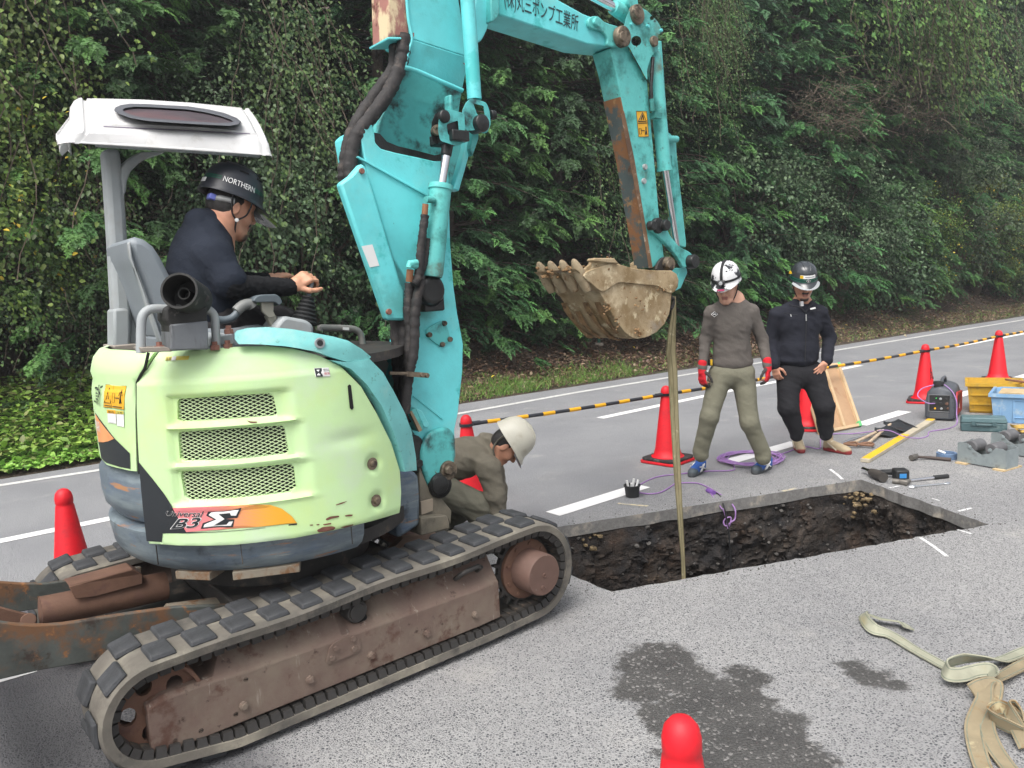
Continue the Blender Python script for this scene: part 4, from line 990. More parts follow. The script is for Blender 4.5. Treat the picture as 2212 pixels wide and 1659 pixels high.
text_mesh('lettering', 'Universal', Z2((632, 1076), (828, 1076), (822, 1108), (630, 1102)), hs_(.0052), WHITEL, hood, .024, .25)
text_mesh('lettering', 'Universal', Z2((632, 1076), (828, 1076), (822, 1108), (630, 1102)), hs_(.0064), BLACKL, hood, .003, .25)
text_mesh('lettering', 'B3', Z2((682, 1118), (812, 1110), (800, 1162), (660, 1170)), hs_(.0052), WHITEL, hood, .040, .2)
text_mesh('lettering', 'B3', Z2((682, 1118), (812, 1110), (800, 1162), (660, 1170)), hs_(.0064), BLACKL, hood, .012, .2)
decal('sigma_mark', Z2((852, 1072), (1022, 1058), (1000, 1112), (965, 1115), (940, 1118), (985, 1120), (978, 1162), (812, 1170), (822, 1140), (880, 1120), (840, 1100)), BLACKL, hood, .0054)
decal('sigma_mark', Z2((866, 1082), (1008, 1069), (994, 1100), (968, 1100), (962, 1086), (905, 1092), (935, 1118), (880, 1152), (945, 1148), (958, 1132), (978, 1130), (968, 1154), (826, 1162), (832, 1146), (892, 1120), (852, 1096)), WHITEL, hood, .0066)
decal('black_slot', Z2((1568, 412), (1576, 402), (1586, 408), (1600, 528), (1592, 540), (1580, 530)), pmat('hole_black', (.008, .008, .008), .9), hood, .003)
decal('fuel_label', Z2((1396, 315), (1474, 312), (1478, 358), (1402, 362)), WHITEL, hood, .003)
decal('fuel_label', Z2((1398, 317), (1436, 315), (1440, 359), (1404, 361)), BLACKL, hood, .0042)
decal('fuel_label', Z2((1408, 324), (1424, 323), (1426, 353), (1410, 354)), WHITEL, hood, .0054)
text_mesh('label_text', '燃料', Z2((1442, 318), (1473, 316), (1474, 332), (1443, 334)), hs_(.0045), BLACKL, hood)
text_mesh('label_text', '軽油', Z2((1446, 338), (1472, 336), (1473, 348), (1447, 350)), hs_(.0045), pmat('red_print', S(200, 60, 60), .5), hood)
decal('caution_label', Z2((597, 257), (724, 252), (725, 272), (598, 277)), pmat('pale_yellow_label', S(225, 210, 90, .85), .5), hood, .003)
text_mesh('label_text', '注意', Z2((600, 260), (628, 259), (628, 274), (600, 275)), hs_(.0045), BLACKL, hood)
decal('caution_label', Z2((631, 256), (654, 255), (655, 275), (632, 276)), WHITEL, hood, .0045)
PEEL = pmat('bare_rust', S(112, 72, 60), .9, var=.25, vscale=30)
for px in (Z2((1455, 1122), (1480, 1108), (1525, 1104), (1528, 1112), (1490, 1120), (1462, 1130)), Z2((1555, 1104), (1580, 1098), (1600, 1100), (1592, 1108), (1560, 1110)), Z2((1372, 1152), (1390, 1150), (1392, 1156), (1376, 1158)), Z2((1408, 1150), (1424, 1148), (1425, 1154), (1410, 1156)), Z2((1440, 1150), (1485, 1142), (1486, 1150), (1450, 1156)), Z2((1410, 1182), (1440, 1165), (1490, 1160), (1510, 1168), (1500, 1182), (1460, 1190), (1420, 1194)), Z2((1530, 1168), (1570, 1158), (1600, 1152), (1604, 1158), (1560, 1172)), Z2((1040, 596), (1065, 600), (1100, 600), (1098, 605), (1062, 606)), Z2((1508, 1046), (1540, 1034), (1572, 1026), (1545, 1040), (1512, 1050))):
    decal('paint_chip', rrect(px, 3, 2), PEEL, hood, .0028)
m = MB()
for q in ((1708, 830), (1728, 1028)):
    th, z = CYLP(Z2(q)[0]); d = np.array([math.cos(th), math.sin(th), 0]); m.lathe(cyl3(th, z, relief(HR*th, z)), d, [(.026, 0), (.026, .005), (.014, .006), (.014, .018), (.010, .02), (0, .02)], 16)
m.build('hood_bolt', PINM, hood, 40)
# rear hood
RS = Z2((522, 236), (500, 300), (462, 385), (466, 560), (470, 720), (474, 866))
RB = Z2((474, 866), (430, 861), (360, 848), (300, 836), (258, 806))
RA = [az(p) for p in RS]; RBz = [az(p) for p in RB]
aL = HR*math.radians(-215); zt_r = az(Z2((400, 226))[0])[1]; zb_r = RBz[-1][1]
outl = RA+RBz[1:]+[(HR*math.radians(t), zb_r) for t in (-165, -190, -215)]+[(aL, zt_r)]+[(HR*math.radians(t), zt_r) for t in (-190, -170, -150, -135, -120)]
def relief_r(a, z): return .022-.030*sst(RA[2][0]-a, .02, .55)-.05*max(0, (z-(zt_r-.13))/.16)**1.5-.02*sst(z, zt_r-.03, zt_r+.01)-.012*(sst(z, zt_r-.17, zt_r-.135)*(1-sst(z, zt_r-.13, zt_r-.09)))
on_rear = lambda off=0.: (lambda a, z: cyl3(a/HR, z, relief_r(a, z)+off))
m = MB(); plate(m, outl, [], on_rear(), on_rear(-.02), .03); rear = m.build('rear_hood', LIME, exc, 50)
rs_ = lambda off: (lambda p: on_rear(off)(*az(p)))
def rdec(name, px, mat, off=.003): return decal(name, px, mat, rear, off, on_rear)
rdec('warning_label', Z2((290, 403), (410, 410), (410, 535), (292, 524)), YELL)
lines = MB()
def rline(pts, w=.003, off=.005):
    P = [rs_(off)(p) for p in pts]; lines.tube(P, w*.3, 4, False)
rline(Z2((300, 498), (317, 420), (338, 500), (300, 498)), .0045); rline(Z2((312, 480), (318, 440), (325, 480)), .004); rline(Z2((346, 446), (346, 496), (360, 497), (360, 448), (346, 446)), .002); rline(Z2((364, 472), (384, 473)), .005)
rline(Z2((392, 436), (392, 470), (388, 502)), .007); rline(Z2((392, 470), (396, 502)), .006); rline(Z2((384, 460), (386, 442), (398, 442), (400, 462)), .004); rline(Z2((392, 430), (392, 434)), .008); rline(Z2((300, 512), (340, 516)), .005); rline(Z2((350, 517), (400, 522)), .005)
rline(Z2((341, 408), (341, 528)), .0015); rline(Z2((290, 403), (410, 410), (410, 535), (292, 524), (290, 403)), .0015)
lines.build('warning_pictogram', BLACKL, rear, None)
rdec('small_label', Z2((314, 535), (365, 538), (366, 612), (317, 606)), WHITEL); rdec('small_label', Z2((314, 535), (365, 538), (365, 558), (315, 555)), YELL, .0042)
rdec('small_label', Z2((368, 540), (409, 542), (410, 628), (370, 622)), WHITEL); rdec('small_label', Z2((368, 540), (409, 542), (409, 560), (368, 558)), pmat('pale_yellow_label', S(225, 210, 90, .85), .5), .0042)
text_mesh('label_text', '警告', Z2((322, 540), (358, 542), (358, 554), (322, 552)), rs_(.0055), BLACKL, rear); text_mesh('label_text', '注意', Z2((374, 545), (404, 546), (404, 557), (374, 556)), rs_(.0055), BLACKL, rear)
text_mesh('lettering', '工業所', Z2((223, 405), (272, 404), (272, 522), (227, 505)), rs_(.004), BLACKL, rear)
rdec('black_flash', Z2((229, 556), (262, 590), (300, 628), (355, 690), (400, 730), (440, 768), (442, 852), (380, 842), (300, 824), (262, 800), (246, 720), (236, 640)), BLACKL, .0025)
rdec('sunset_stripe', Z2((231, 562), (262, 596), (300, 636), (354, 692), (320, 706), (285, 714), (250, 714), (240, 660)), pmat('orange_print', S(240, 165, 110, .85), .5), .004)
text_mesh('lettering', 'MAR', Z2((231, 590), (266, 606), (268, 660), (236, 646)), rs_(.0055), WHITEL, rear)
m = MB(); m.tube([cyl3(q[0]/HR, q[1], .0145) for q in [az(p) for p in Z2((527, 232), (508, 318), (487, 350), (468, 392), (470, 560), (476, 720), (482, 880))]], .006, 6); m.build('panel_gap', pmat('hole_black', (.008, .008, .008), .9), exc, None)
# rear counterweight block under the rear hood
zc0 = CYLP(Z2((420, 880))[0])[1]; zc1 = CYLP(Z2((430, 1100))[0])[1]; ac = math.degrees(CYLP(Z2((492, 950))[0])[0])
band('counterweight', [(.5, zc1-.06), (.69, zc1-.05), (.728, zc1), (.736, zc1+.05), (.736, zc0-.03), (.715, zc0), (.6, zc0+.03), (.5, zc0+.03)], 100, 360+ac, NAVY, 60, exc, 35)
# front right corner post of the skirt and its inner dark gap
CPX = Z2((1856, 868), (1925, 858), (1972, 895), (1980, 1010), (1976, 1165), (1862, 1240), (1852, 1100))
m = MB(); m.prism([HP(p, -.42) for p in CPX], V*.22); m.build('corner_post', NAVY, exc, 35, .02)
m = MB(); m.prism([HP(p, -.40) for p in Z2((1475, 270), (1620, 300), (1730, 480), (1830, 720), (1880, 880), (1860, 1000), (1700, 900), (1500, 400))], V*.3); m.build('inner_shroud', DARKST, exc, 35)
# turquoise fender strips
def fender(name, px, off, lean=0., th=.05):
    P = [az(p) for p in px]; zt = max(q[1] for q in P); m = MB()
    f = lambda o: (lambda a, z: cyl3(a/HR, z, off+o-lean*max(0, z-(zt-.09))))
    plate(m, P, [], f(0), f(-th), .03); return m.build(name, TEALF, exc, 45, .006)
f1 = fender('upper_fender', Z2((975, 130), (985, 116), (1040, 104), (1150, 98), (1280, 106), (1400, 126), (1500, 146), (1570, 168), (1640, 215), (1686, 256), (1672, 270), (1560, 282), (1480, 256), (1400, 226), (1250, 198), (1120, 188), (1000, 186), (978, 160)), .030, .5)
fender('lower_fender', Z2((1476, 272), (1560, 284), (1676, 268), (1745, 340), (1805, 450), (1860, 560), (1895, 660), (1918, 800), (1922, 866), (1860, 872), (1845, 800), (1800, 660), (1740, 520), (1660, 400), (1580, 320)), .034, 0)
m = MB(); th, z = CYLP(Z2((1420, 180))[0]); d = np.array([math.cos(th), math.sin(th), 0]); m.lathe(cyl3(th, z, .028), d, [(.021, 0), (.021, .006), (.017, .007), (.016, .005), (0, .005)], 20); k_ = m.build('key_lock', GREYP, f1, 40)
m = MB(); m.lathe(cyl3(th, z, .033), d, [(.012, 0), (.012, .003), (0, .003)], 16); m.build('keyhole', BLACKP, f1, 40)
# ================================================================== boom, dipper arm, bucket
WB = -.33
def bprism(px, w, th, mat, name, parent=exc, bevel=.006, smooth=35):
    m = MB(); m.prism([HP(p, w) for p in px], V*th); return m.build(name, mat, parent, smooth, bevel)
def pin(mb, p, w, r, h=.03, h0=-.01, seg=20):
    c = HP(p, w); mb.lathe(c, -V, [(r, h0), (r, h*.75), (r*.9, h), (0, h)], seg)
def btube(px, w, r, mat, name, parent=exc, seg=12, n=5):
    ws = w if hasattr(w, '__len__') else [w]*len(px)
    if mat is HOSE:
        P_ = smooth_path([HP(p, a) for p, a in zip(px, ws)], 9); m = MB(); m.tube(P_, [r*(1+.10*math.sin(i*1.9)*math.sin(i*.7+r*300)+.05*rnd.uniform(-1, 1)) for i in range(len(P_))], seg); return m.build(name, mat, parent, 60)
    m = MB(); m.tube(smooth_path([HP(p, a) for p, a in zip(px, ws)], n) if n > 1 else [HP(p, a) for p, a in zip(px, ws)], r, seg); return m.build(name, mat, parent, 60)
# lower boom: two webs with a U-shaped fork on top
LB = rrect(Z4((232, 760), (262, 730), (302, 712), (316, 770), (320, 822), (352, 856), (440, 880), (560, 905), (660, 928), (735, 925), (742, 1000), (752, 1400), (770, 1640)) + Z5((792, 420), (826, 600), (822, 760), (796, 1000), (776, 1095), (782, 1240), (770, 1300), (742, 1420), (700, 1470), (640, 1440), (600, 1330), (560, 1240), (492, 1052), (500, 1000), (515, 800), (540, 700), (565, 520), (540, 300)) + Z4((430, 1500), (270, 990)), 4, 2)
low = bprism(LB, WB, .26, TEAL, 'lower_boom')
bprism(Z4((742, 850), (800, 790), (868, 752), (862, 860), (790, 1095), (745, 1092)), -.20, .03, TEALG, 'boom_fork_plate')
bprism(Z4((855, 756), (883, 760), (866, 872), (802, 1102), (772, 1088), (836, 866)), WB, .05, TEAL, 'boom_flange')
bprism(Z4((212, 905), (222, 898), (628, 1122), (622, 1134)), WB-.012, .014, TEAL, 'weld_strip', low, .003)
bprism(Z5((538, 900), (552, 898), (712, 1022), (705, 1034)), WB-.008, .01, TEAL, 'weld_strip', low, .002)
# hose guard in front of the lower boom (folded plate)
GDp = Z4((116, 1056), (180, 1010), (242, 938), (266, 962), (470, 1640))+Z5((490, 292), (490, 465), (388, 461))
gd_ = bprism(GDp, WB-.05, .05, TEAL, 'hose_guard', exc, .012)
m = MB(); m.prism([HP(p, WB-.0528) for p in Z4((240, 1418), (302, 1408), (342, 1530), (288, 1540))], V*.002); m.build('white_sticker', WHITEL, gd_, None)
m = MB(); pin(m, Z4((238, 986))[0], WB-.05, .013, .012); pin(m, Z5((394, 413))[0], WB-.05, .014, .012); m.build('guard_bolt', pmat('rust_bolt', S(130, 90, 78), .8), gd_, 40)
# upper boom section: flat web above, bent-in plate below the weld
def vprism(pts, th, mat, name, smooth=30, bevel=.006):
    m = MB(); m.prism([HP(p, w) for p, w in pts], V*th); return m.build(name, mat, exc, smooth, bevel)
zz4 = lambda L_, w: [(p, w) for p in Z4(*L_)]
ub = vprism(zz4([(500, -420), (812, -420), (800, 0), (822, 130), (856, 330), (524, 222), (505, 60)], WB+.01), .24, TEAL, 'upper_boom')
vprism(zz4([(524, 222), (856, 330), (857, 345)], WB+.0101)+zz4([(820, 524), (486, 388)], WB+.065), .18, TEAL, 'boom_bend')
vprism(zz4([(486, 388), (820, 524)], WB+.066)+zz4([(800, 640), (700, 915), (620, 965), (350, 880), (325, 800), (345, 700), (420, 540)], WB+.15), .10, TEALG, 'boom_heel')
bprism(Z4((314, 764), (320, 824), (352, 860), (440, 884), (560, 909), (660, 932), (730, 928), (712, 884), (660, 894), (560, 868), (450, 842), (385, 815), (345, 770)), WB+.04, .02, GREASE, 'boom_gap', low, 0)
for c_ in ([(832, 322), (858, 316), (859, 352), (842, 346), (836, 336)], [(822, 362), (842, 366), (858, 374), (856, 388), (836, 376)], [(528, 190), (542, 188), (542, 210), (530, 212)]):
    bprism(Z4(*c_), WB+.0085, .001, pmat('chip_rust', S(168, 112, 98), .8, var=.15), 'paint_chip', ub, 0)
btube(Z4((486, 388), (560, 410), (680, 462), (820, 522)), WB+.006, .012, TEAL, 'weld_bead', exc, 8)
btube(Z4((496, -60), (508, 100), (528, 222), (510, 290), (488, 388)), WB+.006, .008, TEAL, 'weld_bead', exc, 8)
bprism(Z4((748, 545), (765, 545), (770, 660), (750, 650)), WB-.06, .05, TEALG, 'lug_rib')
# rust stained cover over the hoses on the back of the upper boom
m = MB(); m.prism([HP(p, WB+.02) for p in Z4((385, -300), (490, -300), (518, 210), (505, 226), (440, 210), (398, 222))], V*.16)
m.build('hose_cover', pmat('rust_stained_cover', S(168, 116, 106, .85), .7, var=.12, vscale=9, wear=[(S(226, 206, 168, .9), 5, .57, .05, .6, (1.5, 1.5, .7)), (S(112, 68, 56, .8), 10, .64, .06, .85), (S(120, 205, 196, .85), 7, .72, .02, .5)]), exc, 35, .012)
bprism(Z4((392, 212), (505, 216), (520, 206), (522, 214), (508, 228), (394, 226)), WB+.01, .18, TEAL, 'cover_lip', exc, .003)
# hoses
for k, (px, w, r) in enumerate([(Z4((440, 190), (432, 300), (420, 400), (330, 530), (240, 660), (175, 790), (150, 900), (140, 1000), (146, 1060)), -.24, .031), (Z4((485, 200), (478, 300), (455, 400), (390, 540), (290, 680), (215, 780), (182, 880), (175, 980), (182, 1040)), -.30, .034),
        (Z4((462, 200), (455, 330), (428, 430), (350, 560), (262, 690), (190, 820), (160, 930), (160, 1040)), -.22, .026)]): btube(px, w, r, HOSE, 'hydraulic_hose', exc, 10)
for px, w, r in [(Z5((440, 420), (445, 560), (452, 700), (462, 820), (470, 920), (490, 1030), (492, 1060)), -.30, .034), (Z5((480, 460), (482, 560), (484, 700), (486, 830), (484, 950), (492, 1050)), -.34, .030),
                 (Z5((605, -10), (602, 60), (590, 140), (572, 190), (580, 250), (560, 330), (548, 430), (545, 540), (538, 660), (516, 760), (500, 880), (490, 1000)), -.44, .024), (Z5((518, 250), (512, 330), (508, 420), (520, 520), (515, 620), (505, 740)), -.40, .024),
                 (Z4((605, 1240), (592, 1340), (580, 1440), (572, 1540), (560, 1600), (540, 1640)), -.46, .020)]: btube(px, w, r, HOSE, 'hydraulic_hose', exc, 10)
m = MB(); m.tube([HP(p, -.47) for p in Z5((400, 767), (500, 770))], .008, 8); m.prism([HP(p, -.475) for p in Z5((500, 757), (622, 766), (632, 778), (625, 795), (500, 786))], V*.01)
for p in Z5((585, 776), (614, 780)): pin(m, p, -.475, .011, .012)
m.build('hose_clamp', PINM, exc, 35)
# cylinder in front of the lower boom
m = MB(); a, b = HP(Z4((695, 1078))[0], -.43), HP(Z4((645, 1595))[0], -.43); ax = unit(b-a)
m.lathe(a, ax, [(.02, -.012), (.058, -.012), (.060, 0), (.060, .012), (.053, .016), (.053, np.linalg.norm(b-a)-.02), (.048, np.linalg.norm(b-a)), (0, np.linalg.norm(b-a))], 28)
ram2 = m.build('boom_cylinder', TEALW, exc, 35)
m = MB(); q = HP(Z4((735, 850))[0], -.43); m.tube([a+ax*.03, q], .021, 20); m.build('piston_rod', CHROME, ram2, 60)
m = MB(); m.tube([HP(Z4((726, 900))[0], -.43), HP(Z4((738, 800))[0], -.43)], [.026, .03], 16); m.box(HP(Z4((745, 800))[0], -.43), (.10, .2, .05), np.stack([U, V, ZUP], 1)); m.build('rod_eye', GREASE, ram2, 40, .006)
for w, mt in ((-.50, TEALG), (-.40, GREASE)):
    m = MB(); sh_ = (w+.50)*-150; plate(m, rrect([(x+sh_, y+sh_*-.3) for x, y in Z4((684, 690), (705, 640), (745, 628), (785, 640), (831, 653), (836, 740), (831, 823), (783, 841), (692, 811), (680, 750))], 5, 3), [rrect([(x+sh_, y+sh_*-.3) for x, y in Z4((730, 716), (795, 694), (803, 797), (738, 776))], 3, 2)], lambda x, y, w=w: HP((x, y), w), lambda x, y, w=w: HP((x, y), w+.05)); m.build('rod_clevis', mt, exc, 35, .006)
m = MB(); c0 = HP(Z4((765, 735))[0], -.49); m.tube([c0, c0+V*.14], .036, 18); m.lathe(HP(Z4((712, 672))[0], -.50), -V, [(.03, -.01), (.03, .015), (.02, .02), (0, .02)], 16); m.build('clevis_boss', GREASE, exc, 35, .004)
m = MB(); c1 = HP(Z4((665, 755))[0], -.40); m.lathe(c1, unit(-V+U*-.3), [(.024, 0), (.024, .035), (.012, .036), (.010, .03), (0, .03)], 14); m.build('clevis_pin', PINM, exc, 40)
m = MB(); m.lathe(HP(Z5((625, 290))[0], -.40), -V, [(.075, -.05), (.08, .02), (.06, .05), (0, .05)], 20); m.box(HP(Z5((640, 340))[0], -.39), (.12, .06, .12), np.stack([U, V, ZUP], 1)); m.build('cylinder_foot', GREASE, exc, 40, .01)
m = MB()
for p, q in ((Z4((610, 1150)), Z4((655, 1150))), (Z5((520, 140)), Z5((555, 150)))): m.tube([HP(p[0], -.47), HP(q[0], -.46)], .016, 10)
m.tube([HP(p, -.47) for p in Z5((560, 130), (515, 135), (512, 160))], .015, 8); m.build('hose_fitting', TEALW, exc, 50)
m = MB(); m.tube([HP(Z4((608, 1175))[0], -.47), HP(Z4((603, 1235))[0], -.465)], .015, 10); m.tube([HP(Z5((520, 170))[0], -.46), HP(Z5((514, 240))[0], -.45)], .017, 10); m.build('crimped_fitting', pmat('old_brass', S(140, 98, 70), .6, .3, var=.2), exc, 50)
# link rod to the right with its fork
m = MB(); m.tube([HP(p, -.40) for p in Z4((845, -300), (850, 0), (890, 572))], .036, 20); lk = m.build('link_rod', TEAL, exc, 60)
m = MB(); FK = rrect(Z4((818, 640), (840, 590), (872, 564), (958, 590), (978, 640), (984, 720), (960, 770), (925, 765), (905, 745), (880, 752), (838, 752), (818, 700)), 6, 3)
plate(m, FK, [rrect(Z4((885, 598), (942, 610), (950, 680), (905, 660)), 3, 2)], lambda x, y: HP((x, y), -.46), lambda x, y: HP((x, y), -.38)); m.build('link_fork', TEALG, exc, 35, .008)
m = MB(); c0 = HP(Z4((925, 712))[0], -.47); m.lathe(c0, -V, [(.042, -.06), (.042, .02), (.03, .028), (0, .028)], 18); c2 = HP(Z4((978, 660))[0], -.43); m.tube([c2, c2+U*.03], .024, 14); m.build('link_pin', GREASE, exc, 40, .003)
bprism(Z4((885, 700), (918, 690), (915, 800), (880, 900), (866, 860)), -.36, .05, TEALG, 'link_bracket')
# inspection plate with bolts, lamp block, foot
PLT = rrect(Z5((612, 520), (650, 490), (700, 466), (720, 470), (742, 520), (752, 575), (720, 606), (690, 612), (640, 575), (618, 555)), 5, 2)
pt = bprism(PLT, WB-.012, .012, TEALG, 'inspection_plate', low, .003)
m = MB()
for p in Z5((714, 480), (628, 546), (746, 572), (702, 602)): pin(m, p, WB-.012, .013, .014)
m.build('plate_bolt', PINM, pt, 40)
m = MB(); m.prism([HP(p, WB-.07) for p in Z5((518, 985), (548, 968), (598, 1078), (572, 1106))], V*.07); lb = m.build('bracket_block', TEALW, exc, 30, .004)
m = MB(); m.prism([HP(p, WB-.082) for p in Z5((518, 990), (530, 985), (590, 1095), (572, 1106))], V*.012); m.build('block_face', pmat('weathered_wood', S(150, 130, 105), .8, var=.2, vscale=20), lb, 30)
bprism(Z5((548, 965), (590, 985), (630, 1060), (625, 1085), (598, 1080)), WB-.04, .04, TEAL, 'bracket_wing', lb, .006)
FT = rrect(Z5((590, 1180), (640, 1100), (740, 1075), (782, 1120), (784, 1250), (772, 1310), (745, 1420), (700, 1470), (645, 1450), (605, 1350), (582, 1260)), 14, 3)
ft = bprism(FT, WB-.035, .04, TEALG, 'boom_foot', low, .014)
m = MB(); pin(m, Z5((735, 1326))[0], WB-.035, .050, .02); pin(m, Z5((735, 1326))[0], WB-.055, .024, .022, 0, 6); m.build('foot_pin', PINM, exc, 40, .003)
m = MB(); pin(m, Z5((690, 1412))[0], WB-.035, .066, .018); pin(m, Z5((690, 1412))[0], WB-.053, .050, .010); m.build('foot_bearing', GREASE, exc, 40, .004)
m = MB(); m.prism([HP(p, WB-.0) for p in rrect(Z5((488, 1068), (530, 1090), (585, 1165), (590, 1290), (620, 1440), (560, 1400), (530, 1300), (515, 1200)), 5, 2)], V*.1)
pin(m, Z5((530, 1190))[0], WB-.0, .06, .02); pin(m, Z5((558, 1285))[0], WB, .048, .02); pin(m, Z5((558, 1285))[0], WB-.02, .026, .025, 0, 6); m.build('slew_bracket', GREASE, exc, 35, .005)
# front of the slewing frame
FRM = pmat('dirty_frame_paint', S(118, 112, 98), .75, var=.15, vscale=6, wear=[(S(82, 78, 70), 7, .55, .1, .85), (S(142, 132, 116), 4, .6, .1, .8)], bump=.001, bscale=70)
fm = bprism(Z5((573, 1300), (600, 1370), (645, 1470), (700, 1490), (758, 1560), (752, 1640))+Z6((985, 80), (995, 140), (880, 165), (800, 180), (805, 0)), -.36, .5, FRM, 'slew_frame', exc, .012)
bprism(Z6((812, 70), (975, 55), (992, 100), (992, 140), (812, 186)), -.42, .06, FRM, 'frame_step', fm, .006)
bprism(Z5((582, 1508), (652, 1490), (652, 1560), (585, 1585)), -.372, .012, pmat('dull_plate', S(150, 138, 122), .6, var=.15), 'name_plate', fm, .002)
m = MB(); m.prism([HP(p, -.1) for p in Z6((700, 200), (905, 165), (980, 225), (900, 300), (720, 300), (620, 280))], V*.05); m.build('dusty_apron', pmat('dusty_rust', S(160, 135, 118), .9, var=.1), exc, 35)
bprism(Z6((905, 165), (990, 140), (1008, 200), (960, 215), (930, 200)), .05, .12, pmat('dark_olive_steel', S(78, 74, 64), .8), 'rubber_flap', exc, .01)
# ------------------------------------------------------------------ lettered section and dipper arm
WS = -.30
TB = Z4((1000, -200), (1250, -90), (1375, 0), (1520, 80), (1650, 128), (1760, 172), (1788, 215), (1762, 262), (1700, 272), (1540, 254), (1350, 190), (1036, 86), (1002, 60))
sec = bprism(TB, WS, .20, TEAL, 'lettered_boom', exc, .008)
text_mesh('lettering', '(株)丸三ポンプ工業所', Z4((1060, -84), (1490, 88), (1486, 196), (1064, 52)), lambda p: HP(p, WS-.0025), pmat('dark_green_print', S(38, 58, 62), .5), sec, .006)
bprism(rrect(Z4((905, -60), (990, -40), (996, 60), (975, 150), (930, 240), (890, 246), (884, 100)), 14, 3), WS+.02, .10, TEAL, 'pivot_cheek', exc, .01)
bprism(rrect(Z4((985, -80), (1030, -60), (1036, 80), (1010, 118), (985, 130)), 6, 2), WS-.02, .1, TEALG, 'pivot_cheek', exc, .006)
bprism(rrect(Z4((1545, 100), (1600, 86), (1640, 130), (1720, 150), (1770, 190), (1766, 250), (1720, 276), (1650, 262), (1660, 220), (1630, 180), (1550, 160)), 12, 3), WS-.022, .024, TEALW, 'boom_tip_plate', sec, .005)
m = MB(); pin(m, Z4((1588, 130))[0], WS-.022, .026, .02); pin(m, Z4((1588, 130))[0], WS-.042, .013, .004); m.build('boss', TEALW, sec, 40)
HEAD = rrect(Z4((1700, 268), (1722, 172), (1752, 150), (1765, 92), (1792, 48), (1832, 34), (1885, 62), (1952, 130), (1974, 190), (1946, 200), (1952, 285), (1908, 322), (1884, 400), (1888, 470), (1775, 262)), 8, 3)
m = MB(); 
for w in (WS-.03, WS+.17): plate(m, HEAD, [circ(*Z4((1822, 236))[0], 11, 16), circ(*Z4((1912, 104))[0], 4.5, 10)], lambda x, y, w=w: HP((x, y), w), lambda x, y, w=w: HP((x, y), w+.03))
hd = m.build('arm_head', TEALW, exc, 35, .004)
m = MB(); pin(m, Z4((1735, 214))[0], WS-.04, .060, .03); pin(m, Z4((1735, 214))[0], WS-.065, .030, .02, 0, 6); pin(m, Z4((1822, 86))[0], WS-.03, .058, .02); pin(m, Z4((1822, 76))[0], WS-.05, .034, .02); pin(m, Z4((1918, 240))[0], WS-.03, .032, .02)
m.build('head_pin', PINM, hd, 40, .003)
m = MB(); pin(m, Z4((1790, 142))[0], WS-.03, .010, .012); pin(m, Z4((1886, 152))[0], WS-.03, .010, .012); pin(m, Z4((1962, 176))[0], WS-.03, .010, .012); m.build('grease_nipple', TEAL, hd, 40)
m = MB(); m.tube([HP(p, WS+.05) for p in Z4((1500, -60), (1740, 70))], .028, 16); cyl_a = m.build('arm_cylinder_rod', CHROME, exc, 60)
m = MB(); m.tube([HP(p, WS+.05) for p in Z4((1690, 40), (1775, 92))], [.042, .05], 16); m.lathe(HP(Z4((1782, 18))[0], WS+.02), -V, [(.045, -.1), (.045, .03), (0, .03)], 16); m.build('arm_cylinder_eye', TEALW, exc, 40)
ARM = Z4((1668, 280), (1700, 262), (1768, 256), (1886, 470), (1894, 560), (1920, 850), (1955, 1250), (1984, 1496), (1914, 1544), (1898, 1440), (1855, 1190), (1810, 920), (1752, 640), (1702, 400))
arm = bprism(ARM, WS, .145, TEALW, 'dipper_arm', exc, .006)
m = MB(); e = [(1735, 560), (1752, 640), (1810, 920), (1855, 1190), (1898, 1440), (1914, 1540)]
for (a, b) in zip(e, e[1:]):
    pa, pb = HP(Z4(a)[0], WS+.004), HP(Z4(b)[0], WS+.004); m.prism([pa, pb, pb+V*.137, pa+V*.137], -U*.013)
m.build('arm_inner_face', RUSTG, arm, 30)
bprism(Z4((1735, 660), (1752, 640), (1812, 920), (1857, 1190), (1900, 1440), (1916, 1542), (1896, 1544), (1846, 1240), (1800, 1000), (1760, 800)), WS-.003, .003, pmat('scraped_steel', S(120, 92, 68), .8, var=.2, vscale=8, wear=[(S(175, 160, 140), 16, .62, .05, .7), (S(92, 70, 55), 6, .55, .1, .9)]), 'scraped_edge', arm, 0)
m = MB(); m.prism([HP(p, WS-.0025) for p in Z4((1822, 640), (1882, 640), (1894, 786), (1836, 788))], V*.002); ws_ = m.build('warning_label', YELL, arm, None)
lines = MB()
def aline(pts, w): lines.tube([HP(p, WS-.004) for p in pts], w/2, 4, False)
aline(Z4((1834, 700), (1858, 648), (1880, 698), (1834, 700)), .006); aline(Z4((1850, 690), (1858, 662), (1866, 690)), .008); aline(Z4((1832, 710), (1884, 708)), .004); aline(Z4((1838, 740), (1840, 772), (1852, 772), (1850, 740), (1838, 740)), .003); aline(Z4((1852, 752), (1870, 752)), .005); aline(Z4((1878, 730), (1878, 752), (1874, 776)), .008); aline(Z4((1879, 752), (1884, 776)), .007); aline(Z4((1822, 640), (1882, 640), (1894, 786), (1836, 788), (1822, 640)), .003)
lines.build('warning_pictogram', BLACKL, arm, None)
m = MB()
for p in Z4((1868, 962), (1862, 1044)): pin(m, p, WS, .018, .014)
m.build('arm_bolt', GREYP, arm, 40)
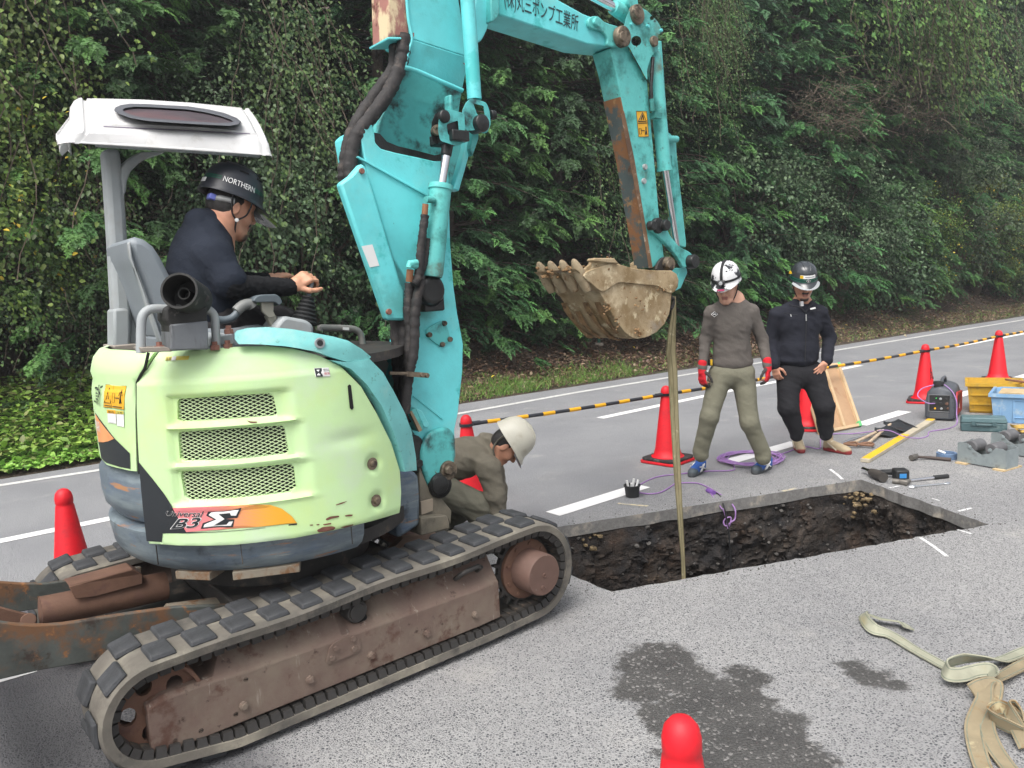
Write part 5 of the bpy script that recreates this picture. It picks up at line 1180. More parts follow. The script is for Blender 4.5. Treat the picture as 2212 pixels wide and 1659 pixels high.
# bucket cylinder, guide rail, links
m = MB(); a, b = HP(Z4((1922, 310))[0], WS+.03), HP(Z4((1985, 975))[0], WS+.03); ax = unit(b-a); L_ = np.linalg.norm(b-a)
m.lathe(a, ax, [(0, -.02), (.03, -.02), (.045, .02), (.045, L_-.01), (.050, L_-.01), (.050, L_+.01), (0, L_+.01)], 24); bc = m.build('bucket_cylinder', TEALW, exc, 40)
m = MB(); m.tube([b, HP(Z4((2052, 1420))[0], WS+.03)], .024, 16); m.build('piston_rod', CHROME, bc, 60)
m = MB(); m.tube([HP(p, WS-.02) for p in Z4((1918, 330), (1912, 420), (1906, 500), (1910, 570))], .012, 8); m.build('cylinder_pipe', GREASE, bc, 50)
m = MB(); m.tube([HP(p, WS-.02) for p in Z4((1910, 570), (1916, 640))], .015, 8); m.box(HP(Z4((1935, 668))[0], WS-.01), (.07, .05, .035), np.stack([U, V, ZUP], 1)); m.build('hose_fitting', TEALW, bc, 40)
bprism(Z4((1948, 235), (1968, 235), (2006, 760), (2052, 800), (2056, 890), (2110, 1400), (2108, 1425), (2060, 1410), (2030, 900), (2004, 890), (1990, 620)), WS+.10, .035, TEALW, 'guide_rail', exc, .004)
m = MB(); m.tube([HP(p, WS+.07) for p in Z4((1988, 800), (2055, 802))], .022, 10); m.build('rail_clamp', TEALW, exc, 40)
LV = rrect(Z4((1905, 1285), (1945, 1262), (1985, 1290), (2020, 1360), (2070, 1420), (2130, 1450), (2156, 1480), (2140, 1525), (2095, 1545), (2060, 1480), (1985, 1395), (1935, 1345), (1900, 1320)), 6, 3)
for w in (WS-.03, WS+.14): lv = bprism(LV, w, .03, TEALW, 'bucket_link', exc, .005)
m = MB(); pin(m, Z4((1942, 1300))[0], WS-.03, .050, .02); pin(m, Z4((1968, 1300))[0], WS-.03, .036, .05); pin(m, Z4((2130, 1508))[0], WS-.03, .046, .05); pin(m, Z4((1905, 1300))[0], WS-.03, .03, .03); m.tube([HP(Z4((2150, 1480))[0], WS-.03), HP(Z4((2156, 1468))[0], WS-.03)], .01, 8); m.build('link_pin', GREASE, exc, 40, .003)
bprism(Z4((2075, 1545), (2110, 1540), (2118, 1570), (2080, 1660), (2040, 1680)), WS+.02, .10, TEALG, 'lower_link', exc, .005)
# ------------------------------------------------------------------ bucket
CLAY = pmat('muddy_steel', S(168, 148, 116, .95), .9, var=.16, vscale=5, wear=[(S(140, 118, 84, .9), 7, .54, .10, .95), (S(196, 182, 150), 16, .60, .05, .95), (S(120, 84, 48), 22, .66, .03, .95), (S(196, 180, 150), 4, .62, .1, .9), (S(140, 136, 130), 2.4, .62, .10, .75), (S(96, 66, 40), 46, .73, .02, .95)], bump=.003, bscale=70)
MUD = pmat('mud', S(136, 108, 76), .95, var=.3, vscale=14, wear=[(S(160, 132, 92), 9, .58, .1, .95), (S(80, 60, 42), 20, .6, .06, .95)], bump=.008, bscale=50)
WK = -.40; BW = .36
SIDE = ZB((600, 425), (740, 318), (760, 250), (800, 232), (1050, 236), (1112, 312), (1190, 345), (1290, 368), (1580, 396), (1790, 394), (1860, 440), (1886, 520), (1876, 610), (1835, 668), (1790, 700), (1778, 860), (1760, 960), (1700, 1090), (1600, 1195), (1470, 1262), (1350, 1282), (1270, 1262), (1180, 1190), (1090, 1070), (1000, 920), (940, 810), (880, 712), (760, 560))
bk = bprism(SIDE, WK, .022, CLAY, 'bucket', exc, .004)
bprism(SIDE, WK+BW-.022, .022, CLAY, 'bucket_side', bk, .004)
# wrapper shell following the lower edge
SH = ZB((600, 425), (760, 560), (880, 712), (940, 810), (1000, 920), (1090, 1070), (1180, 1190), (1270, 1262), (1350, 1282), (1470, 1262), (1600, 1195), (1700, 1090), (1760, 960), (1778, 860), (1790, 700), (1840, 600))
P = [HP(p, WK+.003) for p in SH]; m = MB(); cen = sum(P)/len(P)
inner = [p+unit(cen-p)*.014 for p in P]
m.loft([P, [p+V*(BW-.006) for p in P]], False, False); m.loft([inner, [p+V*(BW-.006) for p in inner]], False, False)
m.build('bucket_shell', CLAY, bk, 40)
m = MB(); i0 = 2; Q = [p+unit(p-cen)*.006 for p in [HP(q, WK+.0) for q in ZB((560, 385), (600, 425), (760, 560), (884, 714))]]
m.loft([Q, [p+V*BW for p in Q]], False, False); Qi = [p-unit(p-cen)*.02 for p in Q]; m.loft([Qi, [p+V*BW for p in Qi]], False, False); m.loft([[Q[0], Q[0]+V*BW], [Qi[0], Qi[0]+V*BW]], False, False); m.build('cutting_lip', CLAY, bk, 30)
# wear strips of dried mud on the shell
for s, e_, w in ((.05, .42, .06), (.12, .6, .16), (.2, .55, .27), (.05, .5, .35)):
    m = MB(); n = len(P); i0, i1 = int(3+s*8), int(3+e_*10); pp = [P[i]+unit(P[i]-cen)*.010 for i in range(i0, i1)]
    m.loft([[p+V*(w-.025+.012*math.sin(k)) for k, p in enumerate(pp)], [p+unit(p-cen)*.006+V*(w+.0) for p in pp], [p+V*(w+.025+.012*math.sin(k*1.7)) for k, p in enumerate(pp)]], False, False); m.build('mud_streak', MUD, bk, 60)
# teeth
d_t = unit(HP(ZB((575, 235))[0], WK)-HP(ZB((700, 520))[0], WK))
for k in range(4):
    w = .03+(BW-.06)*k/3.
    base = HP(ZB((640, 420))[0], WK)+V*w; m = MB(); perp = unit(np.cross(V, d_t)); rings = []
    for t, hw, hh in ((-.12, .028, .02), (-.05, .036, .034), (.0, .036, .034), (.045, .030, .026), (.075, .020, .016), (.088, .009, .007)):
        c = base+d_t*t; rings.append([c+V*hw*math.cos(a)*(1 if abs(math.cos(a)) < .9 else 1)+perp*hh*math.sin(a) for a in np.linspace(0, 2*math.pi, 12, endpoint=False)])
    m.loft(rings); m.build('bucket_tooth', pmat('worn_tooth', S(158, 142, 116), .85, var=.15, vscale=14, wear=[(S(120, 92, 62), 16, .58, .05, .95)], bump=.003, bscale=60), bk, 60)
bprism(ZB((780, 262), (800, 232), (1050, 236), (1112, 312), (1080, 305), (800, 275)), WK-.03, .06, CLAY, 'side_cutter', bk, .006)
EAR = rrect(ZB((900, 690), (1100, 545), (1640, 600), (1700, 660), (1790, 700), (1860, 620), (1886, 520), (1860, 440), (1790, 394), (1580, 396), (1290, 368), (1112, 312), (1000, 300), (700, 400), (640, 470)), 10, 2)
bprism(EAR, WK-.014, .014, CLAY, 'side_plate', bk, .004)
m = MB()
for k in range(70):
    x, y = rnd.choice([(rnd.gauss(880, 90), rnd.gauss(310, 40)), (rnd.gauss(1080, 30), rnd.gauss(1080, 60)), (rnd.gauss(960, 30), rnd.gauss(880, 60)), (rnd.gauss(1350, 120), rnd.gauss(800, 80)), (rnd.gauss(1660, 50), rnd.gauss(620, 15)), (rnd.gauss(1360, 20), rnd.gauss(1200, 40))])
    m.add(*pebble(HP(ZB((x, y))[0], WK-.012), rnd.uniform(.003, .011), (1, 1, .8)))
for k in range(120):
    q = HP(ZB((rnd.gauss(560, 60), 400))[0], WK)+V*rnd.uniform(.03, BW-.03)+U*rnd.uniform(.02, .12)+ZUP*rnd.uniform(-.03, .03); m.add(*pebble(q, rnd.uniform(.006, .02)))
m.build('mud_clods', MUD, bk, 50)['kind'] = 'stuff'
for w in (WK+.07, WK+BW-.09):
    m = MB(); m.prism([HP(p, w) for p in rrect(ZB((1585, 400), (1620, 290), (1690, 215), (1760, 230), (1800, 320), (1800, 420)), 8, 3)], V*.02); m.build('bucket_ear', DARKST, bk, 40, .003)
m = MB(); pin(m, ZB((1735, 315))[0], WK+.07, .048, .03); pin(m, ZB((1748, 315))[0], WK+.04, .03, .02); m.build('bucket_pin', PINM, bk, 40)
bprism(ZB((1335, 380), (1340, 300), (1390, 262), (1395, 385)), WK+.22, .06, CLAY, 'bucket_ear', bk, .004)
m = MB(); m.tube([HP(p, WK+.1) for p in ZB((1780, 740), (1815, 760), (1815, 830), (1785, 890))], .012, 8); m.build('sling_hook', DARKST, bk, 50)
# ================================================================== canopy, post, seat, controls
def hprism(px, w, th, mat, name, parent=exc, bevel=.006, smooth=35):
    m = MB(); m.prism([HP(p, w) for p in px], V*th); return m.build(name, mat, parent, smooth, bevel)
def htube(px, w, r, mat, name, parent=exc, seg=12, n=5):
    m = MB(); m.tube(smooth_path([HP(p, w) for p in px], n), r, seg); return m.build(name, mat, parent, 60)
PW = .20
post = hprism(Z1((672, 440), (780, 440), (808, 660), (830, 1000), (860, 1480), (862, 1659))+Z1((780, 1700), (742, 1659), (738, 1480), (712, 1000), (690, 660)), PW, .10, GREYP, 'canopy_post', exc, .022)
hprism(Z1((735, 1485), (800, 1478), (842, 1490), (848, 1640), (842, 1745), (738, 1745)), PW-.02, .13, GREYP, 'post_socket', exc, .012)
hprism(Z1((842, 1510), (872, 1530), (915, 1600), (955, 1640), (960, 1720), (842, 1740)), PW+.02, .02, GREYP, 'post_gusset', exc, .004)
hprism(Z2((320, 195), (430, 185), (560, 190), (600, 215), (470, 225), (330, 222)), PW-.03, .2, pmat('dirty_bracket', S(150, 142, 132), .7, var=.15), 'post_foot', exc, .006)
hprism(Z1((784, 640), (784, 570), (812, 530), (860, 490), (920, 462), (1080, 462), (960, 500), (900, 540), (850, 590), (826, 650), (818, 720), (800, 760)), PW, .10, GREYP, 'post_brace', exc, .018)
# roof: a moulded shell, tipped towards the camera side as in the photo
def ZC(x, y): return (115.2+.22396*x, 195.9+.22396*y)
def L3(a, b, t): return a*(1-t)+b*t
dr, df, fr_, ff = 3.2, 3.66, 3.92, 4.38
NB0, NB1 = AT(ZC(275, 512), dr), AT(ZC(2105, 632), df)
NT0, NT1 = AT(ZC(375, 392), dr+.03), AT(ZC(2070, 470), df+.02)
FT0, FT1 = AT(ZC(345, 74), fr_), AT(ZC(1890, 170), ff)
FB0, FB1 = FT0-ZUP*.10, FT1-ZUP*.10
m = MB(); rings = []
nrm = unit(np.cross(NT1-NT0, FT0-NT0)); nrm = nrm if nrm[2] > 0 else -nrm
ax_ = unit(NT1-NT0); lat = unit(FT0-NT0)
#  t along the roof, drop of the edge, inset of the section, relief of the middle field
for t, dz, ins, mid_ in ((-.118, -.115, .15, 0), (-.122, -.085, .09, 0), (-.112, -.045, .04, 0), (-.085, -.014, .015, 0), (-.055, 0, 0, .0), (-.040, .002, 0, 0), (-.032, -.010, 0, 0), (-.020, -.012, 0, 0), (-.010, 0, 0, .003), (.02, 0, 0, .009), (.3, .006, 0, .012), (.6, .006, 0, .012), (.925, 0, 0, .009), (.94, 0, 0, .001), (.950, -.010, 0, 0), (.960, -.010, 0, 0), (.968, 0, 0, 0), (.99, 0, 0, 0), (1., -.012, .004, 0), (1.004, -.035, .012, 0)):
    nb, nt, ft, fb = [L3(a, b, t) for a, b in ((NB0, NB1), (NT0, NT1), (FT0, FT1), (FB0, FB1))]
    cen_ = (nt+ft)/2
    ring = [nb, nb+(nt-nb)*.06-lat*.006, nb+(nt-nb)*.14-lat*.006, nb+(nt-nb)*.16, nt-(nt-nb)*.16, nt-(nt-nb)*.05+lat*.008, nt+lat*.03+nrm*.004]
    for k, q in ((.070, 0), (.078, -.5), (.088, -.5), (.10, 1), (.3, 1), (.5, 1), (.7, 1), (.90, 1), (.912, -.5), (.922, 0)): ring.append(L3(nt, ft, k)+nrm*((mid_ if q > 0 else mid_*q)+.016*math.sin(math.pi*k)))
    ring += [ft-lat*.03+nrm*.004, ft+lat*-.008-ZUP*.012, ft-ZUP*.03, fb]
    nr_ = len(ring); ring = [p+(cen_-p)*ins+ZUP*dz*(0 if i in (0, nr_-1) else .3 if i < 3 else .7 if i < 5 or i > nr_-3 else 1) for i, p in enumerate(ring)]
    rings.append(ring+[ring[-1]-lat*.04+ZUP*.012, ring[0]+lat*.04+ZUP*.012])
m.loft(rings, True, True); roof = m.build('canopy_roof', WHITEP, exc, 30, .003)
m = MB(); m.ribbon([L3(NT0, NT1, t)+lat*.072*np.linalg.norm(FT0-NT0)+nrm*.0105 for t in (.06, .3, .6, .9)], lat*.006, .003); m.build('panel_joint', pmat('violet_grey', S(120, 110, 130), .6), roof, None)
m = MB(); m.loft([[L3(NB0, NB1, t)+lat*.05+ZUP*.004, L3(FB0, FB1, t)-lat*.05+ZUP*.004, L3(FB0, FB1, t)-lat*.05-ZUP*.02, L3(NB0, NB1, t)+lat*.05-ZUP*.02] for t in (.06, .94)]); m.build('roof_underframe', GREYP, roof, 30)
o0 = NT0+nrm*.0
def roofp(p, off=0.): return PL(p, NT0+nrm*(.030+off), nrm)
OV = [(585, 185), (600, 160), (650, 138), (740, 125), (900, 128), (1300, 150), (1500, 180), (1650, 215), (1770, 262), (1812, 300), (1790, 325), (1700, 340), (1400, 325), (1000, 300), (880, 288), (740, 262), (640, 225), (600, 205)]
IN = [(668, 185), (700, 166), (780, 155), (950, 160), (1280, 180), (1450, 205), (1600, 240), (1700, 275), (1738, 298), (1700, 308), (1600, 310), (1350, 296), (1050, 276), (880, 262), (760, 236), (690, 205)]
m = MB(); plate(m, [ZC(*p) for p in OV], [[ZC(*p) for p in IN]], lambda x, y: roofp((x, y), .022), lambda x, y: roofp((x, y), -.01)); m.build('hatch_seal', pmat('grey_rubber', S(92, 94, 100), .5, var=.06), roof, 40, .004)
m = MB(); plate(m, [ZC(*p) for p in IN], [], lambda x, y: roofp((x, y), .013), None); m.build('hatch_window', pmat('smoked_acrylic', S(92, 84, 90), .3, var=.10, vscale=9, wear=[(S(196, 180, 165), 5, .68, .03, .7), (S(112, 88, 92), 3, .6, .1, .4), (S(160, 150, 145), 30, .76, .02, .7)], coat=.3), roof, None)
# seat
ST_ = Z1((832, 1050), (850, 1025), (885, 1014), (940, 1030), (1000, 1075), (1050, 1150), (1110, 1270), (1170, 1420), (1190, 1659), (1050, 1700), (1000, 1560), (930, 1340), (870, 1200), (845, 1140))
bkr = hprism(ST_, -.12, .42, SEATM, 'seat_back', exc, .03)
hprism(Z1((832, 1060), (845, 1045), (858, 1150), (900, 1250), (1000, 1530), (1060, 1700), (1030, 1700), (960, 1500), (880, 1230), (842, 1150)), -.135, .03, GREYP, 'seat_frame', bkr, .008)
m = MB(); c = HP(Z1((1300, 1640))[0], .08); m.box(c-ZUP*.03, (.46, .44, .11), np.stack([U, V, ZUP], 1)); m.build('seat_cushion', SEATM, exc, 40, .03)
m = MB(); m.box(c-ZUP*.17, (.36, .36, .18), np.stack([U, V, ZUP], 1)); m.build('seat_base', DARKST, exc, 40, .01)
# exhaust
EXW = -.62
def EP(p, w=EXW): return HP(p, w)
m = MB(); m.prism([EP(p) for p in Z1((1075, 1480), (1110, 1460), (1345, 1470), (1348, 1560), (1352, 1745), (1110, 1750), (1100, 1580), (1078, 1560))], V*.12); exh = m.build('exhaust_box', SOOT, exc, 35, .008)
m = MB(); m.prism([EP(p, EXW-.006) for p in Z1((1104, 1585), (1350, 1560), (1354, 1748), (1112, 1752))], V*.13); m.build('exhaust_base', pmat('grey_steel_dirty', S(110, 114, 118), .55, var=.15, vscale=5, wear=[(S(60, 60, 60), 5, .6, .12, .7, (5, 5, 1)), (S(170, 175, 178), 12, .72, .05, .5)]), exh, 35, .006)
c0 = EP(Z1((1160, 1365))[0], EXW-.05); c1 = EP(Z1((1262, 1425))[0], EXW+.08); ax = unit(c1-c0)
m = MB(); Lx = np.linalg.norm(c1-c0); m.lathe(c0, ax, [(.058, 0), (.0655, 0), (.067, .01), (.066, Lx), (.05, Lx+.03), (0, Lx+.03)], 32); m.lathe(c0, ax, [(.058, 0), (.056, .11), (0, .11)], 32); m.build('exhaust_cowl', SOOT, exh, 40)
m = MB(); cc = c0+ax*.05; m.lathe(cc, ax, [(.018, 0), (.022, -.002), (.022, .06), (.018, .06), (.018, 0)], 18); m.build('tail_pipe', SOOT, exh, 40)
m = MB(); m.prism([EP(p, EXW-.02) for p in Z1((1300, 1370), (1330, 1372), (1362, 1405), (1362, 1430), (1320, 1450), (1290, 1420))], V*.04); m.build('cowl_bracket', SOOT, exh, 35, .004)
for px, w in ((Z1((912, 1770), (915, 1600), (925, 1530), (960, 1492), (1010, 1482), (1080, 1484), (1180, 1484)), -.56), (Z1((1180, 1484), (1320, 1486), (1360, 1496), (1388, 1530), (1396, 1600), (1405, 1760)), -.56)): htube(px, w, .0165, GREYP, 'guard_rail', exc, 12)
hprism(Z2((470, 205), (600, 200), (640, 215), (640, 228), (480, 232)), -.60, .10, pmat('dirty_bracket', S(150, 142, 132), .7), 'rail_foot', exc, .003)
hprism(Z2((845, 150), (968, 128), (972, 165), (985, 190), (845, 205)), -.50, .3, GREYP, 'deck_step', exc, .006)
m = MB()
for p in Z2((572, 208), (945, 118), (940, 198), (870, 205)): q = HP(p, -.58); m.lathe(q, ZUP, [(.018, -.01), (.018, .008), (.011, .009), (.011, .022), (0, .022)], 6)
m.build('deck_bolt', pmat('rust_bolt', S(130, 90, 78), .8), exc, 40)
# controls on the near side
htube(Z1((1395, 1548), (1450, 1556), (1505, 1540), (1545, 1500), (1580, 1468)), -.20, .016, pmat('grey_lever', S(98, 108, 114), .45, var=.08), 'safety_lever', exc, 10)
htube(Z1((1530, 1500), (1575, 1462), (1620, 1452), (1640, 1470)), -.20, .024, pmat('lever_grip', S(122, 124, 122), .5, var=.08), 'lever_grip', exc, 10)
hprism(rrect(Z1((1640, 1432), (1660, 1402), (1700, 1390), (1790, 1388), (1815, 1405), (1835, 1440), (1810, 1465), (1790, 1440), (1660, 1442)), 8, 3), -.24, .09, pmat('grey_pad', S(92, 102, 108), .6, var=.05), 'armrest', exc, .012)
hprism(Z1((1692, 1432), (1776, 1434), (1774, 1500), (1788, 1530), (1745, 1545), (1700, 1500)), -.22, .02, pmat('zinc_bracket', S(160, 158, 146), .45, .4, var=.08), 'armrest_bracket', exc, .003)
hprism(Z1((1725, 1530), (1790, 1525), (1815, 1600), (1760, 1600)), -.2, .03, pmat('zinc_bracket', S(160, 158, 146), .45), 'armrest_arm', exc, .003)
hprism(rrect(Z1((1785, 1600), (1830, 1545), (1855, 1530), (1990, 1555), (2038, 1590), (2036, 1700), (1785, 1700)), 10, 3), -.26, .2, GREYP, 'control_console', exc, .015)
m = MB(); a, b = HP(Z1((1968, 1580))[0], -.17), HP(Z1((2000, 1400))[0], -.17); ax = unit(b-a); L_ = np.linalg.norm(b-a); pr = []
for k in range(15): t = k/14.; pr.append((.062-.038*t+(.005 if k % 2 else -.003), L_*t))
m.lathe(a, ax, pr+[(0, L_)], 24); m.build('lever_boot', BLACKP, exc, 30)
htube(Z1((1996, 1420), (2004, 1380), (2016, 1335), (2022, 1300)), -.17, .011, pmat('grey_lever', S(98, 108, 114), .45), 'joystick', exc, 10)
# far side lever hand rest and front hand rail
htube(Z5((0, 522), (4, 506), (40, 506), (130, 508), (195, 514), (232, 540), (246, 600), (254, 680)), -.05, .017, pmat('dark_grey_rail', S(128, 128, 124), .5, var=.1), 'front_rail', exc, 12)
m = MB(); m.prism([HP(p, -.07) for p in Z5((133, 502), (168, 504), (168, 520), (133, 518))], V*.03); m.build('rail_tape', WHITEL, exc, None)
hprism(rrect(Z5((262, 668), (300, 664), (378, 688), (425, 744), (412, 860), (360, 800), (300, 700)), 10, 3), -.10, .25, pmat('grey_panel', S(140, 142, 138), .6, var=.1, vscale=8), 'front_panel', exc, .015)
# ================================================================== people: smooth bodies meshed from distance fields
def cap(a, b, ra, rb=None, col=(.5, .5, .5), k=.02): return ('cap', np.asarray(a, float), np.asarray(b, float), ra, ra if rb is None else rb, col, k)
def ell(c, r, R=None, col=(.5, .5, .5), k=.02): return ('ell', np.asarray(c, float), np.asarray(r, float), np.eye(3) if R is None else np.asarray(R, float), None, col, k)
def sub(c, r, R=None, k=.01): return ('sub', np.asarray(c, float), np.asarray(r, float), np.eye(3) if R is None else np.asarray(R, float), None, None, k)
def pdist(p, P):
    if p[0] == 'cap':
        ab = p[2]-p[1]; L2 = ab@ab+1e-12; t = np.clip(((P-p[1])@ab)/L2, 0, 1); return np.linalg.norm(P-p[1]-t[..., None]*ab, axis=-1)-(p[3]+(p[4]-p[3])*t)
    q = (P-p[1])@p[3]; k0 = np.linalg.norm(q/p[2], axis=-1); k1 = np.linalg.norm(q/(p[2]**2), axis=-1)+1e-9; return k0*(k0-1)/k1
def pbox(p):
    if p[0] == 'cap': r = max(p[3], p[4]); return np.minimum(p[1], p[2])-r, np.maximum(p[1], p[2])+r
    r = np.abs(p[3])@p[2]; return p[1]-r, p[1]+r
def sdf_mesh(name, prims, mat, parent, res=.006, wr=0., wsc=9., smooth=180, iters=1):
    lo = np.min([pbox(p)[0] for p in prims if p[0] != 'sub'], 0)-.03; hi = np.max([pbox(p)[1] for p in prims if p[0] != 'sub'], 0)+.03
    n = np.ceil((hi-lo)/res).astype(int)+1; D = np.full(n, .2, np.float32); mg = .045
    for p in prims:
        a, b = pbox(p); i0 = np.maximum(((a-mg-lo)/res).astype(int), 0); i1 = np.minimum(((b+mg-lo)/res).astype(int)+2, n)
        if np.any(i1 <= i0): continue
        g = np.stack(np.meshgrid(*[lo[j]+res*np.arange(i0[j], i1[j]) for j in range(3)], indexing='ij'), -1)
        d = pdist(p, g).astype(np.float32); sl = tuple(slice(i0[j], i1[j]) for j in range(3)); o = D[sl]; k = p[6]
        if p[0] == 'sub': h = np.clip(.5-.5*(o+d)/k, 0, 1); D[sl] = o*(1-h)-d*h+k*h*(1-h)
        else: h = np.clip(.5+.5*(o-d)/k, 0, 1); D[sl] = o*(1-h)+d*h-k*h*(1-h)
    ins = D < 0; c = np.zeros(n-1, np.int8); nx, ny, nz = n-1
    for dx in (0, 1):
        for dy in (0, 1):
            for dz in (0, 1): c += ins[dx:dx+nx, dy:dy+ny, dz:dz+nz]
    act = (c > 0) & (c < 8); idx = np.argwhere(act); ids = np.full(n-1, -1, np.int64); ids[act] = np.arange(len(idx))
    acc = np.zeros((len(idx), 3)); cnt = np.zeros(len(idx))
    cor = [(dx, dy, dz) for dx in (0, 1) for dy in (0, 1) for dz in (0, 1)]
    val = {q: D[idx[:, 0]+q[0], idx[:, 1]+q[1], idx[:, 2]+q[2]].astype(float) for q in cor}
    for a in cor:
        for ax in range(3):
            if a[ax]: continue
            b = list(a); b[ax] = 1; b = tuple(b); va, vb = val[a], val[b]; m = (va < 0) != (vb < 0)
            t = np.where(m, va/(va-vb+1e-12), 0); pt = np.tile(np.array(a, float), (len(idx), 1)); pt[:, ax] += t; acc += np.where(m[:, None], pt, 0); cnt += m
    V_ = lo+res*(idx+acc/np.maximum(cnt, 1)[:, None])
    F_ = []
    for ax in range(3):
        s0 = [slice(None)]*3; s1 = [slice(None)]*3; s0[ax] = slice(0, -1); s1[ax] = slice(1, None)
        a, b = ins[tuple(s0)], ins[tuple(s1)]; e = np.argwhere(a != b); o1, o2 = [(1, 2), (2, 0), (0, 1)][ax]
        ok = (e[:, o1] > 0) & (e[:, o2] > 0) & (e[:, o1] < n[o1]-1) & (e[:, o2] < n[o2]-1); e = e[ok]
        def at(d1, d2): q = e.copy(); q[:, o1] -= d1; q[:, o2] -= d2; return ids[q[:, 0], q[:, 1], q[:, 2]]
        f = np.stack([at(1, 1), at(0, 1), at(0, 0), at(1, 0)], 1); fl = a[e[:, 0], e[:, 1], e[:, 2]]; f[~fl] = f[~fl][:, ::-1]; F_.append(f)
    F_ = np.concatenate(F_); F_ = F_[(F_ >= 0).all(1)]
    for _ in range(iters):      # light laplacian polish
        s = np.zeros_like(V_); w = np.zeros(len(V_))
        for i in range(4):
            for j in (1, 3): np.add.at(s, F_[:, i], V_[F_[:, (i+j) % 4]]); np.add.at(w, F_[:, i], 1)
        V_ = V_*.5+.5*s/np.maximum(w, 1)[:, None]
    num = np.zeros((len(V_), 3)); den = np.zeros(len(V_))
    for p in prims:
        if p[0] == 'sub': continue
        a, b = pbox(p); m = np.all((V_ > a-.03) & (V_ < b+.03), 1)
        if not m.any(): continue
        w = np.exp(-np.clip(pdist(p, V_[m]), -.004, 1)/.0016); w = np.maximum(w, 1e-12); num[m] += w[:, None]*np.array(p[5]); den[m] += w
    C_ = num/np.maximum(den, 1e-12)[:, None]; C_[den <= 0] = prims[0][5]
    if wr:
        nor = np.zeros_like(V_); fn = np.cross(V_[F_[:, 1]]-V_[F_[:, 0]], V_[F_[:, 2]]-V_[F_[:, 0]])
        for i in range(4): np.add.at(nor, F_[:, i], fn)
        nor /= np.linalg.norm(nor, axis=1, keepdims=True)+1e-12
        Q = V_*np.array([wsc, wsc, wsc*1.9])+np.stack([V_[:, 2]*wsc*.7, V_[:, 0]*wsc*.8, V_[:, 0]*wsc*.5], 1)
        w = np.array([1-2*abs(mnoise.noise(Vector(q)))+.5*mnoise.noise(Vector(q*2.3)) for q in Q]); V_ = V_+nor*(wr*(w-.55))[:, None]
    return npmesh(name, V_, F_, mat, parent, smooth, C_)
SKIN = pmat('skin', (.5, .5, .5), .5, var=.10, vscale=30, attr=True, bump=.0006, bscale=180)
CLOTH = pmat('cloth', (.5, .5, .5), .9, var=.14, vscale=5, attr=True, bump=.010, bscale=13, spec=.25)
KNIT = pmat('knit_glove', (.5, .5, .5), .85, var=.1, vscale=20, attr=True, bump=.001, bscale=250)
SHOE = pmat('shoe_material', (.5, .5, .5), .6, var=.12, vscale=18, attr=True, bump=.0008, bscale=120)
HAIR = pmat('hair', (.018, .016, .015), .55, var=.4, vscale=60, bump=.002, bscale=160)
SK = S(230, 178, 152, .88); SKD = S(214, 156, 128, .86); LIP = S(176, 116, 102, .8); BLK = (.016, .014, .013)
def hframe(f, upish=(0, 0, 1)):
    f = unit(f); l = unit(np.cross(upish, f)); u = np.cross(f, l); return np.stack([f, l, u], 1)
def head_prims(c, M_, sk, beard=False, s=1.):
    T = lambda x, y, z: c+M_@np.array([x, y, z])*s
    d = tuple(q*.80 for q in sk)
    P = [ell(T(-.005, 0, .03), np.array([.098, .078, .108])*s, M_, sk, .02), cap(T(.03, 0, -.03), T(.055, 0, -.075), .056*s, .040*s, sk, .03), ell(T(.06, .036, -.02), np.array([.03, .026, .03])*s, M_, sk, .02), ell(T(.06, -.036, -.02), np.array([.03, .026, .03])*s, M_, sk, .02),
         cap(T(.07, -.012, -.098), T(.07, .012, -.098), .020*s, .020*s, sk, .02), cap(T(-.02, .052, -.03), T(.045, .036, -.085), .022*s, .018*s, sk, .025), cap(T(-.02, -.052, -.03), T(.045, -.036, -.085), .022*s, .018*s, sk, .025),
         cap(T(.086, 0, .03), T(.110, 0, -.014), .009*s, .0125*s, sk, .012), cap(T(.100, -.012, -.019), T(.100, .012, -.019), .009*s, .009*s, d, .008), ell(T(.078, 0, .045), np.array([.018, .055, .011])*s, M_, sk, .014),
         cap(T(.090, -.017, -.052), T(.090, .017, -.052), .0065*s, .0065*s, LIP, .006), cap(T(.089, -.014, -.062), T(.089, .014, -.062), .0065*s, .0065*s, LIP, .006)]
    for q in (1, -1):
        P += [ell(T(-.006, .078*q, .0), np.array([.020, .010, .032])*s, M_@np.array(Matrix.Rotation(.25*q, 3, 'Z')), sk, .008), ell(T(.074, .031*q, .022), np.array([.014, .017, .012])*s, M_, sk, .008),
              cap(T(.0885, .018*q, .017), T(.080, .044*q, .018), .0030*s, .0026*s, BLK, .003), cap(T(.094, .014*q, .043), T(.082, .048*q, .045), .0042*s, .0032*s, BLK, .004), sub(T(-.0, .090*q, .002), np.array([.009, .007, .016])*s, M_, .004)]
    if beard: P += [cap(T(.094, -.022, -.040), T(.094, .022, -.040), .0058*s, .0058*s, BLK, .005), cap(T(.080, -.016, -.100), T(.080, .016, -.100), .017*s, .017*s, (.03, .024, .02), .012), cap(T(.076, 0, -.08), T(.078, 0, -.10), .016*s, .016*s, (.05, .04, .03), .012)]
    return P
